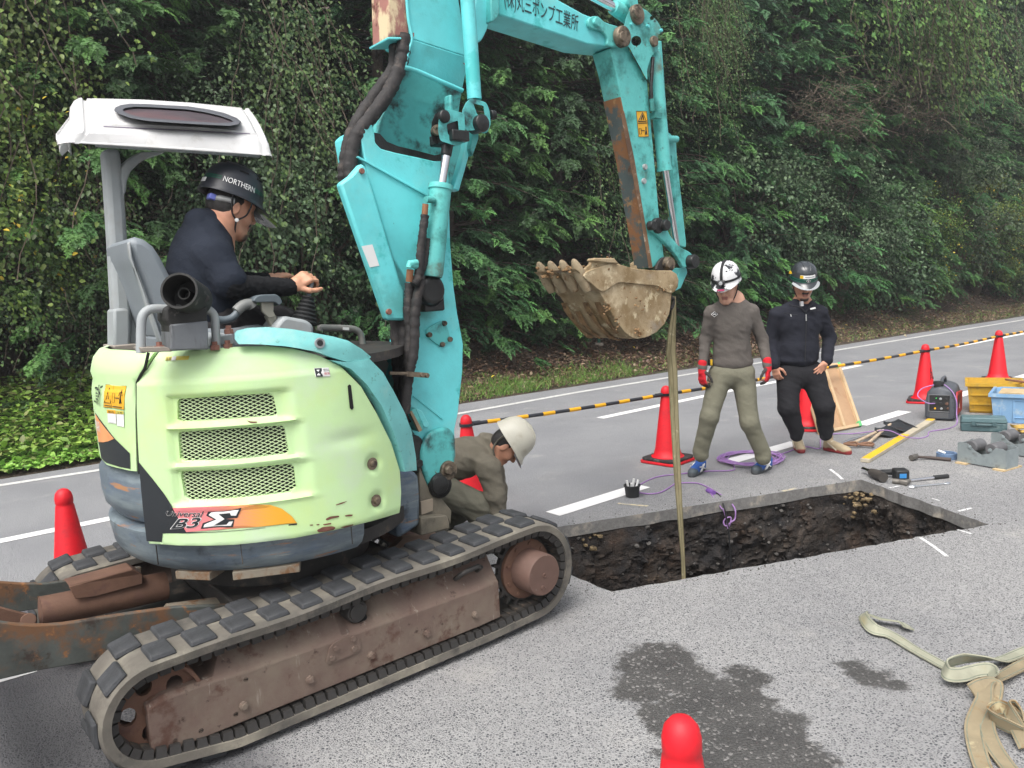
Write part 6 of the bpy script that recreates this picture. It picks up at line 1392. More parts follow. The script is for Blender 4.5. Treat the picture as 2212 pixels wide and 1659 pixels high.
def hand_prims(w, d, n, side, col, s=1., curl=(.5, .6, .5), spread=.09, tcol=None, grip=False):
    """wrist point w, finger direction d, back-of-hand normal n; side +1 puts the thumb along n x d"""
    d = unit(d); n = unit(n-d*np.dot(n, d)); t = np.cross(n, d)*side; P = []; tc = tcol or col
    P += [cap(w, w+d*.03*s, .026*s, .028*s, col, .012)]
    for q in (-.024, -.008, .008, .024): P.append(cap(w+d*.02*s+t*q*.8*s, w+d*.078*s+t*q*1.1*s-n*.004*s, .0135*s, .0125*s, col, .010))
    for q, L_, r in ((.027, .066, .0092), (.009, .074, .0095), (-.009, .070, .0092), (-.026, .056, .0082)):
        p = w+d*.082*s+t*q*1.1*s-n*.003*s; a = 0.
        for sg, (fr, cu) in enumerate(((.44, curl[0]), (.32, curl[1]), (.24, curl[2]))):
            a += cu; dd = d*math.cos(a)-n*math.sin(a)+t*q/.027*spread*(1-a/2.5 if a < 2.5 else 0); dd = unit(dd); e = p+dd*L_*fr*1.08*s; P.append(cap(p, e, r*s*(1-.06*sg), r*s*(1-.06*(sg+1)), tc if sg else col, .0045)); p = e
    p = w+d*.026*s+t*.026*s-n*.006*s
    for L_, dv, r in ((.040, d*.55+t*.75-n*.30, .0125), (.030, d*.80+t*.25-n*.45, .0105), (.026, d*.85-t*.05-n*.45, .0095)):
        e = p+unit(dv)*L_*s; P.append(cap(p, e, r*s, r*.93*s, tc, .006)); p = e
    return P
def helmet(parent, c, M_, mat, s=1., brim=.045, name='helmet', rim=None, ridge=True):
    """hard hat shell, origin at the head centre; x forward"""
    T = lambda x, y, z: c+M_@np.array([x, y, z])*s; seg = 40; rings = []; m = MB()
    def ring(rx, ry, z, fx=0., zf=0., x0=-.004):
        R_ = []
        for k in range(seg):
            a = 2*math.pi*k/seg; f = max(0, math.cos(a))**2.2; R_.append(T(x0+rx*math.cos(a)+fx*f, ry*math.sin(a), z+zf*f))
        return R_
    prof = [(.02, .158), (.055, .153), (.085, .140), (.108, .118), (.122, .088), (.130, .055), (.134, .028)]
    rings = [ring(r, r*.83, z) for r, z in prof]
    rings += [ring(.136, .1135, .018, .004, -.004), ring(.138, .115, .013, .012, -.010), ring(.139, .1155, .008, brim*.7, -.018), ring(.139, .1155, .004, brim, -.026), ring(.136, .1125, .0035, brim-.006, -.026), ring(.130, .107, .010, .012, -.012), ring(.126, .103, .02), ring(.12, .098, .06), ring(.08, .065, .12)]
    m.loft(rings, True, True)
    h = m.build(name, mat, parent, 50)
    if ridge:
        m = MB()
        for y in (-.026, .026): m.tube([T(-.105, y*.7, .112), T(-.06, y, .146), (T(0, y, .158)), T(.06, y, .147), T(.10, y*.8, .116)], [.004, .007, .008, .007, .004], 6)
        m.build('crown_ridge', mat, h, 60)
    return h, T
def hel_surf(T, off=0.):
    def f(a, z):
        zs = [.028, .055, .088, .118, .140]; rs = [.134, .130, .122, .108, .085]; r = float(np.interp(z, zs, rs))+off; return T(-.004+r*math.cos(a), r*.83*math.sin(a), z)
    return f
def hband(T, a0, a1, z0, z1, mat, name, parent, off=.002, tilt=0., seg=24):
    f = hel_surf(T, off); m = MB(); rows = []
    for j in range(3):
        rows.append([f(math.radians(a0+(a1-a0)*k/seg), z0+(z1-z0)*j/2+tilt*math.cos(math.radians(a0+(a1-a0)*k/seg))) for k in range(seg+1)])
    m.loft(rows, False, False); return m.build(name, mat, parent, 60)
def htext(T, s, a0, a1, z0, z1, mat, parent, off=.0045, tilt=0.):
    f = hel_surf(T, off); return text_mesh('lettering', s, [(0, 1), (1, 1), (1, 0), (0, 0)], lambda p: f(math.radians(a0+(a1-a0)*p[0]), z0+(z1-z0)*p[1]+tilt*math.cos(math.radians(a0+(a1-a0)*p[0]))), mat, parent)
def shoe(parent, heel, toe, upper, sole, toe_c, name='shoe', s=1., ank=.0):
    h, t = np.asarray(heel), np.asarray(toe); h = h*np.array([1, 1, 0]); t = t*np.array([1, 1, 0]); d = unit(t-h); L_ = np.linalg.norm(t-h); l = np.array([-d[1], d[0], 0]); B = np.stack([d, l, ZUP], 1); P = []
    P += [ell(h+d*L_*.5+ZUP*.012, (L_*.5, .046, .013), B, sole, .006), cap(h+d*.03+ZUP*.018, h+d*(L_-.035)+ZUP*.018, .034, .036, sole, .01), sub(h+d*L_*.5-ZUP*.05, (L_, .2, .05), B, .003)]
    P += [cap(h+d*.045+ZUP*.055, h+d*.045+ZUP*(.10+ank), .036, .044, upper, .02), cap(h+d*.06+ZUP*.07, h+d*(L_-.07)+ZUP*.042, .040, .036, upper, .02), ell(h+d*(L_-.055)+ZUP*.040, (.05, .041, .030), B, toe_c, .012), ell(h+d*.04+ZUP*.05, (.042, .036, .045), B, upper, .012)]
    o = sdf_mesh(name, P, SHOE, parent, .0045)
    return o, lambda x, y, z: h+d*x*L_+l*y+ZUP*z
def strapline(name, pts, r, mat, parent):
    m = MB(); m.tube(smooth_path(pts, 5), r, 6); return m.build(name, mat, parent, 60)
def ZP(x, y): return (1463.1+.31257*x, 541.5+.31257*y)
def ZW(x, y): return (864+.19445*x, 864+.19445*y)
BLKM = pmat('black_webbing', S(34, 34, 36), .8, var=.15, vscale=40)
# ---------------------------------------------------------------- worker in grey shirt
GREY = S(112, 106, 101, .78); OLV = S(136, 134, 116, .80)
D1 = 6.27
def J(x, y, dd=0.): return AT(ZP(x, y), D1+dd)
p1 = thing('person', 'standing worker in grey shirt, olive trousers, red gloves and white helmet with head lamp', 'person', G(ZP(380, 1540)))
hc1 = J(340, 258, -.02); M1 = hframe((-.46, -.80, -.31))
nb = J(388, 345, .05)
sh_r, sh_l = J(238, 428, .0), J(512, 420, .04); el_r, el_l = J(196, 610, .05), J(588, 615, .06); wr_r, wr_l = J(172, 815, -.03), J(622, 795, -.03)
hp_r, hp_l = J(300, 850, .03), J(452, 850, .03); kn_r, kn_l = J(222, 1150, -.06), J(500, 1190, -.05); an_r, an_l = J(162, 1395, .02), J(592, 1415, .0)
chest, belly, pel = J(372, 500, .02), J(378, 690, .03), J(378, 810, .03)
TB1 = np.eye(3)
body = head_prims(hc1, M1, SK)+[cap(hc1+M1@np.array([-.025, 0, -.055]), nb, .050, .050, SK, .03), cap(nb, pel, .09, .09, SK, .03), cap(nb, sh_r, .05, .05, SK), cap(nb, sh_l, .05, .05, SK)]
for a, b, c in ((sh_r, el_r, wr_r), (sh_l, el_l, wr_l)): body += [cap(a, b, .042, .036, SK), cap(b, c, .036, .026, SK)]
for a, b, c in ((hp_r, kn_r, an_r), (hp_l, kn_l, an_l)): body += [cap(a, b, .075, .05, SK), cap(b, c, .05, .038, SK)]
gloves = []
for w, e, sd, n_ in ((wr_r, el_r, 1, np.array([-.8, -.4, 0])), (wr_l, el_l, -1, np.array([.8, -.5, 0]))):
    d = unit(unit(w-e)+np.array([0, 0, -.9])); body += hand_prims(w, d, n_, sd, SK, .93); gloves.append((w, d, n_, sd))
sdf_mesh('body', body, SKIN, p1, .0055)
sh = [cap(nb+ZUP*.012, nb-ZUP*.05, .058, .075, GREY, .03), ell(chest, (.172, .105, .20), TB1, GREY, .04), ell(belly, (.158, .105, .19), TB1, GREY, .05), ell(J(380, 775, .03), (.170, .112, .075), TB1, GREY, .04), cap(nb-ZUP*.055, sh_r, .056, .054, GREY, .05), cap(nb-ZUP*.055, sh_l, .056, .054, GREY, .05), cap(nb-ZUP*.005, (nb*.45+sh_r*.55)-ZUP*.005, .050, .045, GREY, .05), cap(nb-ZUP*.005, (nb*.45+sh_l*.55)-ZUP*.005, .050, .045, GREY, .05)]
for a, b, c in ((sh_r, el_r, wr_r), (sh_l, el_l, wr_l)): sh += [cap(a, b, .058, .048, GREY, .03), cap(b, c, .048, .036, GREY, .02)]
sh.append(sub(nb+ZUP*.062-np.array([.02, .062, 0]), (.046, .060, .052), None, .01))
shirt = sdf_mesh('shirt', sh, CLOTH, p1, .0065, .0045, 7.)
tr = [ell(J(378, 850, .03), (.165, .115, .11), TB1, OLV, .04)]
for a, b, c in ((hp_r, kn_r, an_r), (hp_l, kn_l, an_l)): tr += [cap(a, b, .097, .074, OLV, .05), cap(b, c+ZUP*.02, .073, .064, OLV, .03), cap(c+ZUP*.02, c-ZUP*.015, .064, .066, OLV, .01)]
sdf_mesh('trousers', tr, CLOTH, p1, .0065, .0030, 6.)
RED = S(228, 28, 46, .8); GPALM = S(70, 66, 64, .8)
for w, d, n_, sd in gloves:
    P = hand_prims(w, d, n_, sd, RED, 1.10, (.45, .5, .4), .08, GPALM)+[cap(w-d*.045, w, .036, .034, RED, .01)]
    sdf_mesh('glove', P, KNIT, p1, .0042)
BLUE = S(52, 104, 190, .85); WSOLE = S(92, 96, 100, .7); WHT = (.72, .72, .70)
for (hl, to) in (((178, 1515), (80, 1575)), ((640, 1500), (468, 1572))):
    hg, tg = G(ZP(*hl)), G(ZP(*to)); tg = hg+unit(tg-hg)*.285
    o, Tn = shoe(p1, hg, tg, BLUE, S(84, 88, 92, .7), S(84, 96, 104, .7), 'shoe', 1, -.02)
    m = MB()
    for q in (-1, 1):
        for a, b in ((.25, .52), (.36, .60)): m.ribbon([Tn(a, q*.0435, .075), Tn((a+b)/2, q*.047, .052), Tn(b, q*.046, .030)], np.array([0, 0, .011]), .006)
        m.ribbon([Tn(.22, q*.043, .03), Tn(.45, q*.048, .062), Tn(.62, q*.043, .07)], np.array([0, 0, .010]), .006)
    m.build('shoe_stripe', pmat('white_trim', (.74, .74, .72), .6), o, None)
hm, T1 = helmet(p1, hc1+M1@np.array([-.006, 0, .052]), M1, pmat('camo_helmet', (.74, .74, .75), .35, var=.04, vscale=8, wear=[(S(44, 46, 50), 8.5, .545, .01, .35), (S(44, 46, 50), 14, .67, .01, .35)]), 1.03, .05)
hband(T1, -110, 110, .034, .052, BLKM, 'lamp_band', hm, .004); 
m = MB(); f = hel_surf(T1, .006); m.ribbon([f(0, z) for z in (.04, .08, .11, .135)]+[T1(.05, 0, .158), T1(0, 0, .165), T1(-.06, 0, .158), T1(-.11, 0, .125)], M1@np.array([0, .022, 0]), .004); m.build('lamp_strap', BLKM, hm, 60)
m = MB(); m.box(T1(.146, 0, .045), (.03, .062, .034), M1); lamp = m.build('head_lamp', pmat('lamp_body', S(58, 58, 60), .4, var=.1), hm, 40, .006)
m = MB(); m.lathe(T1(.160, 0, .045), M1[:, 0], [(.015, 0), (.015, .006), (0, .007)], 16); m.build('lamp_lens', pmat('lamp_lens', (.80, .82, .84), .15, .3, coat=.5), lamp, 40)
m = MB(); plate(m, rrect([(-.028, -.008), (.028, -.008), (.028, .008), (-.028, .008)], .007), [], lambda y, z: T1(.148+.036*max(0, 1-(y/.14)**2)-.004, y, -.004+z*.9), None); m.build('pink_sticker', pmat('pink_label', S(238, 92, 140, .85), .5), hm, None)
hair = [ell(hc1+M1@np.array([-.018, 0, .03]), (.098, .084, .105), M1, BLK, .01), sub(hc1+M1@np.array([.10, 0, -.02]), (.115, .2, .085), M1, .01), sub(hc1+M1@np.array([0, 0, -.12]), (.3, .3, .075), M1, .01)]
sdf_mesh('hair', hair, HAIR, p1, .006)
for q in (1, -1):
    strapline('chin_strap', [T1(.02, .105*q, .01), hc1+M1@np.array([.02, .082*q, -.03]), hc1+M1@np.array([.04, .052*q, -.09]), hc1+M1@np.array([.055, 0, -.122])], .005, BLKM, p1)
strapline('strap_tail', [hc1+M1@np.array([.055, 0, -.122]), hc1+M1@np.array([.055, 0, -.122])+np.array([0, -.01, -.05])], .006, BLKM, p1)
m = MB(); fr0 = J(256, 438); s_ = .02
def onchest(px, py): return AT(ZP(px, py), D1-.128+.00*px)
m = MB(); P = [onchest(x, y) for x, y in ((236, 440), (256, 424), (276, 438), (256, 455))]; m.prism(P, np.array([0, .02, 0])); bd = m.build('chest_badge', BLACKL, p1, None)
m = MB(); P = [onchest(x, y)+np.array([0, -.003, 0]) for x, y in ((234, 440), (256, 422), (278, 438), (256, 457), (234, 440))]; m.tube(P, .0016, 4); m.tube([P[0]*.7+P[2]*.3, P[0]*.3+P[2]*.7], .003, 4); m.build('badge_print', WHITEL, bd, None)
m = MB(); q = J(226, 770, .02); m.box(q, (.035, .05, .06)); tm = m.build('tape_measure', BLACKP, p1, 40, .01); m = MB(); m.box(q+np.array([.004, -.028, 0]), (.018, .008, .05)); m.build('tape_face', pmat('yellow_plastic', S(235, 190, 40, .85), .4), tm, 40, .003)
# ---------------------------------------------------------------- worker in black jacket
JK = S(44, 46, 56, .75); PT = S(44, 44, 48, .75); D2 = 6.78
def J2(x, y, dd=0.): return AT(ZP(x, y), D2+dd)
p2 = thing('person', 'worker in black jacket and black trousers with beige shoes, hand resting on thigh, looking down', 'person', G(ZP(960, 1400)))
hc2 = J2(868, 240, -.03); M2 = hframe((-.06, -.91, -.34)); nb2 = J2(862, 372, .06)
sr, sl = J2(690, 442, .02), J2(985, 432, .02); er, el_ = J2(648, 610, .08), J2(1050, 600, .08); wr2, wl2 = J2(672, 795, -.04), J2(1032, 765, -.06)
hr, hl2 = J2(770, 850, .03), J2(930, 850, .03); kr, kl = J2(768, 1085, -.07), J2(1015, 1075, -.06); ar, al = J2(822, 1268, .0), J2(1025, 1262, .02)
ch2, be2, pe2 = J2(845, 500, .02), J2(840, 680, .02), J2(848, 830, .03)
body = head_prims(hc2, M2, SKD, True)+[cap(hc2+M2@np.array([-.03, 0, -.05]), nb2, .054, .06, SKD, .03), cap(nb2, pe2, .09, .09, SKD, .03), cap(nb2, sr, .05, .05, SKD), cap(nb2, sl, .05, .05, SKD)]
for a, b, c in ((sr, er, wr2), (sl, el_, wl2)): body += [cap(a, b, .042, .036, SKD), cap(b, c, .036, .026, SKD)]
for a, b, c in ((hr, kr, ar), (hl2, kl, al)): body += [cap(a, b, .075, .05, SKD), cap(b, c, .05, .038, SKD)]
body += hand_prims(wl2, J2(965, 850, -.10)-wl2, np.array([.55, -.8, .1]), 1, SKD, 1.0, (.12, .15, .1), .16)
body += hand_prims(wr2, J2(690, 885, -.06)-wr2, np.array([-.7, -.7, 0]), 1, SKD, 1.0, (.5, .5, .4), .08)
sdf_mesh('body', body, SKIN, p2, .0055)
jk = [ell(ch2, (.195, .125, .21), TB1, JK, .05), ell(be2, (.178, .130, .20), TB1, JK, .05), ell(J2(832, 752, .03), (.182, .128, .05), TB1, JK, .03), cap(nb2-ZUP*.06, sr, .06, .062, JK, .05), cap(nb2-ZUP*.06, sl, .06, .062, JK, .05), cap(nb2, nb2*.45+sr*.55, .058, .05, JK, .05), cap(nb2, nb2*.45+sl*.55, .058, .05, JK, .05), cap(nb2-ZUP*.055, nb2+ZUP*.01, .088, .074, JK, .02)]
for a, b, c in ((sr, er, wr2), (sl, el_, wl2)): jk += [cap(a, b, .068, .060, JK, .03), cap(b, c+unit(b-c)*.02, .058, .047, JK, .025), cap(c+unit(b-c)*.03, c+unit(b-c)*.01, .048, .050, JK, .008)]
jk += [sub(nb2+ZUP*.055-np.array([.005, .06, 0]), (.050, .07, .065), None, .008)]
jack = sdf_mesh('jacket', jk, CLOTH, p2, .0065, .0055, 6.)
tr = [ell(J2(848, 850, .03), (.175, .125, .12), TB1, PT, .05)]
for a, b, c in ((hr, kr, ar), (hl2, kl, al)): tr += [cap(a, b, .112, .088, PT, .05), cap(b, c+ZUP*.03, .086, .066, PT, .03), cap(c+ZUP*.03, c-ZUP*.01, .066, .058, PT, .01)]
sdf_mesh('trousers', tr, CLOTH, p2, .0065, .0055, 6.)
def onjk(x, y, d=-.145): return AT(ZP(x, y), D2+d)
ZIPM = pmat('zip_metal', S(190, 190, 190), .4, .6)
jkl = lambda name, pts, r, mat, d=-.130: strapline(name, [onjk(x, y, d) for x, y in pts], r, mat, jack)
jkl('zip', [(888, 430), (890, 520), (886, 640), (882, 765)], .0035, BLACKP, -.122)
jkl('zip_pull', [(890, 440), (891, 485)], .005, ZIPM, -.132)
jkl('collar_edge', [(770, 370), (800, 382), (850, 392), (885, 425)], .006, pmat('jacket_edge', S(30, 31, 38), .8), -.105)
jkl('collar_edge', [(955, 340), (935, 365), (905, 400), (888, 425)], .006, pmat('jacket_edge', S(30, 31, 38), .8), -.105)
jkl('pocket_seam', [(735, 430), (790, 440), (830, 445)], .004, pmat('jacket_edge', S(30, 31, 38), .8), -.128); jkl('pocket_seam', [(920, 420), (990, 410)], .004, pmat('jacket_edge', S(30, 31, 38), .8), -.118)
m = MB(); m.prism([onjk(x, y, -.128) for x, y in ((920, 398), (955, 390), (957, 400), (922, 408))], np.array([0, .012, 0])); m.build('white_tag', WHITEL, jack, None)
m = MB(); m.prism([onjk(x, y, -.120) for x, y in ((853, 352), (872, 350), (874, 382), (856, 384))], np.array([0, .03, 0])); m.build('pale_tag', pmat('pale_cloth', S(205, 205, 208, .8), .8), jack, None)
m = MB(); m.tube([onjk(783, 440, -.136), onjk(787, 455, -.136)], .004, 6); m.build('pen_clip', WHITEL, jack, 60)
BEI = S(196, 178, 146, .78); RSO = S(150, 44, 48, .75)
for (hl, to) in (((820, 1355), (905, 1452)), ((1015, 1375), (1205, 1412))):
    hg, tg = G(ZP(*hl)), G(ZP(*to)); tg = hg+unit(tg-hg)*.29
    o, Tn = shoe(p2, hg, tg, BEI, RSO, BEI, 'shoe', 1, .03)
    m = MB()
    for k in range(5): m.ribbon([Tn(.34+.075*k, -.030, .092-.012*k), Tn(.35+.075*k, 0, .103-.013*k), Tn(.34+.075*k, .030, .092-.012*k)], (Tn(1, 0, 0)-Tn(0, 0, 0))*.03, .006)
    for q in (-1, 1): m.ribbon([Tn(.25, q*.043, .08), Tn(.42, q*.046, .055), Tn(.58, q*.046, .03)], np.array([0, 0, .012]), .006)
    m.build('shoe_lace', pmat('pale_lace', S(216, 206, 184, .8), .8), o, None)
BH = pmat('black_helmet', S(52, 56, 60), .22, var=.06, vscale=5, coat=.4); DGREEN = pmat('green_band', S(20, 96, 78, .8), .5, var=.05)
hm2, T2 = helmet(p2, hc2+M2@np.array([-.006, 0, .050]), M2, BH, 1.0, .045)
hband(T2, -100, 100, .020, .032, DGREEN, 'green_band', hm2, .003); hband(T2, -100, 100, .038, .050, DGREEN, 'green_band', hm2, .003)
hband(T2, -36, 36, .054, .082, WHITEL, 'name_label', hm2, .003); hband(T2, -36, -22, .056, .080, pmat('yellow_plastic', S(235, 190, 40, .85), .4), 'name_label', hm2, .0045)
hband(T2, -14, 30, .064, .072, pmat('grey_print', S(150, 152, 155), .6), 'label_print', hm2, .0045)
m = MB(); f = hel_surf(T2, .006); m.add([f(a, z) for a, z in ((0, .052), (.17, .038), (0, .022), (-.17, .038))], [(0, 1, 2, 3)]); em = m.build('diamond_emblem', BLACKL, hm2, None)
m = MB(); f = hel_surf(T2, .0075); m.tube([f(a, z) for a, z in ((0, .052), (.17, .038), (0, .022), (-.17, .038), (0, .052))], .0012, 4); m.tube([f(-.05, .042), f(.05, .041), f(-.05, .036), f(.05, .033)], .0014, 4); m.build('emblem_print', WHITEL, em, None)
m = MB(); rr = []
for k in range(25):
    a = math.radians(-62+124*k/24); r0, r1 = .142, .146+.048*max(0, math.cos(a))**1.6; rr.append([T2(-.004+r0*math.cos(a), r0*.84*math.sin(a), .010-.010*max(0, math.cos(a))**2), T2(-.004+r1*math.cos(a), r1*.84*math.sin(a), .004-.030*max(0, math.cos(a))**2)])
m.loft(rr, False, False); m.build('brim_visor', pmat('grey_visor', S(150, 154, 156), .2, var=.05, coat=.4), hm2, 60)
m = MB(); c = T2(.03, -.118, .075); m.tube([c, c+M2@np.array([.0, -.012, .02])], .008, 8); m.tube([c+M2@np.array([.01, -.01, .008]), c+M2@np.array([-.012, -.012, .0])], .007, 8); m.build('yellow_clip', pmat('yellow_plastic', S(235, 190, 40, .85), .4), hm2, 60)
hair = [ell(hc2+M2@np.array([-.018, 0, .03]), (.098, .084, .105), M2, BLK, .01), sub(hc2+M2@np.array([.10, 0, -.02]), (.115, .2, .085), M2, .01), sub(hc2+M2@np.array([0, 0, -.12]), (.3, .3, .075), M2, .01)]
sdf_mesh('hair', hair, HAIR, p2, .006)
for q in (1, -1): strapline('chin_strap', [T2(.02, .10*q, .01), hc2+M2@np.array([.02, .080*q, -.03]), hc2+M2@np.array([.045, .05*q, -.09]), hc2+M2@np.array([.06, 0, -.125])], .0045, BLKM if q < 0 else pmat('pale_strap', S(200, 198, 190), .7), p2)
# ---------------------------------------------------------------- bending worker behind the boom
D3 = 4.95; OL2 = S(138, 131, 116, .80); OL3 = S(130, 127, 112, .80)
def J3(x, y, dd=0.): return AT(ZW(x, y), D3+dd)
p3 = thing('person', 'worker in olive work clothes and white helmet bending down behind the boom foot', 'person', (J3(700, 1000)[0], J3(700, 1000)[1], 0))
M3 = hframe((.52, -.10, -.86), (.75, .0, .6)); hc3 = J3(1172, 512, -.02)
nb3 = J3(1000, 545, .05); s3n, s3f = J3(985, 760, -.12), J3(1010, 620, .24); e3 = J3(1055, 1060, -.16); w3 = J3(1090, 1400, -.16); e3f = J3(1080, 1000, .22); w3f = J3(1115, 1390, .15)
pv = J3(210, 800, .05); hn, hf = J3(300, 930, -.09), J3(260, 900, .14); kn3, kf3 = J3(880, 1190, -.14), J3(640, 1230, .14); an3 = np.array([kn3[0]+.01, kn3[1]-.02, .09]); af3 = np.array([kf3[0]-.12, kf3[1], .09])
body = head_prims(hc3, M3, SKD)+[cap(hc3+M3@np.array([-.03, 0, -.04]), nb3, .054, .058, SKD, .03), cap(nb3, pv, .09, .09, SKD), cap(nb3, s3n, .05, .05, SKD), cap(nb3, s3f, .05, .05, SKD)]
for a, b, c in ((s3n, e3, w3), (s3f, e3f, w3f)): body += [cap(a, b, .042, .036, SKD), cap(b, c, .036, .026, SKD)]+hand_prims(c, np.array([.1, 0, -1.]), np.array([.6, -.6, 0]), 1, SKD, 1., (.5, .5, .4))
for a, b, c in ((hn, kn3, an3), (hf, kf3, af3)): body += [cap(a, b, .075, .05, SKD), cap(b, c, .05, .038, SKD)]
sdf_mesh('body', body, SKIN, p3, .0055)
dsp = unit(nb3-pv); B3 = hframe(dsp, (0, 0, 1))
L3_ = np.linalg.norm(nb3-pv); jk = [ell(pv+dsp*L3_*.62, (.205, .19, .135), B3, OL2, .06), ell(pv+dsp*L3_*.22, (.20, .165, .13), B3, OL2, .06), cap(nb3-dsp*.09, s3n, .062, .070, OL2, .05), cap(nb3-dsp*.09, s3f, .062, .070, OL2, .05), cap(nb3-dsp*.08, nb3-dsp*.005, .085, .070, OL2, .02), cap(J3(950, 450, .05), J3(985, 440, .05), .058, .050, OL2, .03), cap(J3(1000, 450, -.0), J3(1060, 600, -.04), .032, .030, OL2, .02), cap(J3(1000, 440, .10), J3(1060, 560, .12), .032, .030, OL2, .02)]
for a, b, c in ((s3n, e3, w3), (s3f, e3f, w3f)): jk += [cap(a, b, .082, .064, OL2, .03), cap(b, c, .062, .052, OL2, .03)]
sdf_mesh('jacket', jk, CLOTH, p3, .0065, .008, 7.)
tr = [ell(pv-dsp*.05-ZUP*.04, (.16, .16, .15), None, OL3, .06)]
for a, b, c in ((hn, kn3, an3), (hf, kf3, af3)): tr += [cap(a, b, .115, .090, OL3, .05), cap(b, c, .090, .068, OL3, .03)]
sdf_mesh('trousers', tr, CLOTH, p3, .0065, .008, 7.)
for a in (an3, af3): shoe(p3, a-np.array([.05, 0, 0]), a+np.array([.22, -.06, 0]), S(60, 58, 54), S(40, 38, 36), S(60, 58, 54))
WH = pmat('ivory_helmet', S(222, 218, 202, .85), .35, var=.03, vscale=6, wear=[(S(150, 148, 138), 16, .72, .04, .5), (S(190, 184, 166), 6, .62, .08, .45)])
hm3, T3 = helmet(p3, hc3+M3@np.array([-.01, 0, .040]), M3, WH, 1.06, .03)
m = MB(); rr = []
for k in range(25):
    a = math.radians(-60+120*k/24); r0, r1 = .140, .146+.036*max(0, math.cos(a))**1.6; rr.append([T3(-.004+r0*math.cos(a), r0*.84*math.sin(a), .004-.014*max(0, math.cos(a))**2), T3(-.004+r1*math.cos(a), r1*.84*math.sin(a), -.002-.034*max(0, math.cos(a))**2)])
m.loft(rr, False, False); m.build('brim_visor', pmat('smoke_visor', S(92, 92, 92), .3, var=.05), hm3, 60)
hair = [ell(hc3+M3@np.array([-.018, 0, .02]), (.098, .083, .112), M3, (.03, .03, .03), .01), sub(hc3+M3@np.array([.115, 0, -.03]), (.115, .2, .10), M3, .01), sub(hc3+M3@np.array([0, 0, -.135]), (.3, .3, .075), M3, .01)]
sdf_mesh('hair', hair, HAIR, p3, .006)
strapline('chin_strap', [T3(-.055, -.098, .012), hc3+M3@np.array([-.06, -.072, -.02]), hc3+M3@np.array([-.03, -.068, -.07]), hc3+M3@np.array([.05, -.04, -.10])], .0065, pmat('grey_strap', S(104, 100, 90), .8), p3)
# ---------------------------------------------------------------- operator on the seat
BK = S(40, 46, 58, .85); BS = S(30, 31, 34, .8)
def JO(x, y, w): return HP(ZO((x, y))[0], w)
p4 = thing('person', 'seated operator in black polo shirt and black helmet holding the joystick', 'person', tuple(HP(ZO((720, 1560))[0], .09)))
M4 = hframe(U*.93+V*-.02+ZUP*-.36); hc4 = JO(868, 545, .09); nb4 = JO(700, 735, .09)
c1, c2, pv4 = JO(590, 1010, .09), JO(620, 1260, .09), JO(690, 1500, .09)
sn, sf = JO(725, 955, -.08), JO(600, 930, .26); en, ef = JO(880, 1215, -.15), JO(880, 1180, .34); wn_, wf = JO(1400, 1228, -.15), JO(1180, 1168, .27)
kn4, kf4 = JO(1290, 1560, -.0), JO(1330, 1540, .22)
body = head_prims(hc4, M4, SKD, True, 1.02)+[cap(hc4+M4@np.array([-.035, 0, -.045]), nb4, .060, .068, SKD, .03), cap(nb4, pv4, .1, .1, SKD), cap(nb4, sn, .05, .05, SKD), cap(nb4, sf, .05, .05, SKD)]
for a, b, c in ((sn, en, wn_), (sf, ef, wf)): body += [cap(a, b, .048, .040, SKD), cap(b, c, .040, .030, SKD)]
SKO = S(226, 168, 136, .82)
kn_top = JO(1592, 1230, -.17)
body += hand_prims(wn_, JO(1560, 1110, -.16)-wn_, unit(-V*.55+ZUP*.8), -1, SKO, 1.12, (.75, .95, .6), .05)
body += hand_prims(wf, JO(1300, 1120, .27)-wf, unit(ZUP+V*-.2), -1, SKO, 1.05, (.25, .5, .5), .05)
for a, b in ((JO(800, 1560, -.01), kn4), (JO(800, 1560, .19), kf4)): body += [cap(a, b, .07, .055, SKD), cap(b, b+U*.05-ZUP*.35, .05, .04, SKD)]
sdf_mesh('body', body, SKIN, p4, .005)
dsp = unit(nb4-pv4); B4 = hframe(dsp, V)
B4 = np.stack([U-dsp*np.dot(U, dsp), V, dsp], 1); B4[:, 0] /= np.linalg.norm(B4[:, 0])
sh = [ell(c1, (.125, .185, .20), B4, BK, .06), ell(c2, (.15, .19, .22), B4, BK, .06), ell(pv4+ZUP*.02, (.165, .2, .12), None, BK, .05), cap(nb4-dsp*.06, sn, .066, .066, BK, .06), cap(nb4-dsp*.06, sf, .066, .066, BK, .06), cap(nb4-dsp*.05, nb4+dsp*.012+U*.01, .092, .082, BK, .02), cap(nb4, nb4+(hc4+M4@np.array([-.035, 0, -.045])-nb4)*.42, .084, .076, BK, .012), cap(JO(585, 640, .05), JO(585, 640, .13), .060, .060, BK, .03), cap(JO(560, 610, .06), JO(700, 690, .0), .034, .034, BK, .02), cap(JO(560, 610, .12), JO(700, 690, .18), .034, .034, BK, .02), cap(nb4-U*.02, nb4*.45+sn*.55, .066, .056, BK, .05), cap(nb4-U*.02, nb4*.45+sf*.55, .066, .056, BK, .05)]
for a, b in ((sn, en), (sf, ef)): e2 = a+(b-a)*.84; sh += [cap(a, e2, .074, .072, BK, .04), cap(a+(b-a)*.70, e2, .074, .077, BK, .008)]
sdf_mesh('polo_shirt', sh, CLOTH, p4, .006, .005, 6.)
sl = []
for a, b, c in ((sn, en, wn_), (sf, ef, wf)): sl = [cap(a+(b-a)*.55, b, .056, .054, BS, .02), cap(b, c-unit(c-b)*.005, .056, .040, BS, .02)]; sdf_mesh('arm_cover', sl, CLOTH, p4, .005, .003, 26.)
tr = [ell(pv4-ZUP*.05, (.17, .19, .11), None, S(52, 50, 52, .75), .05)]
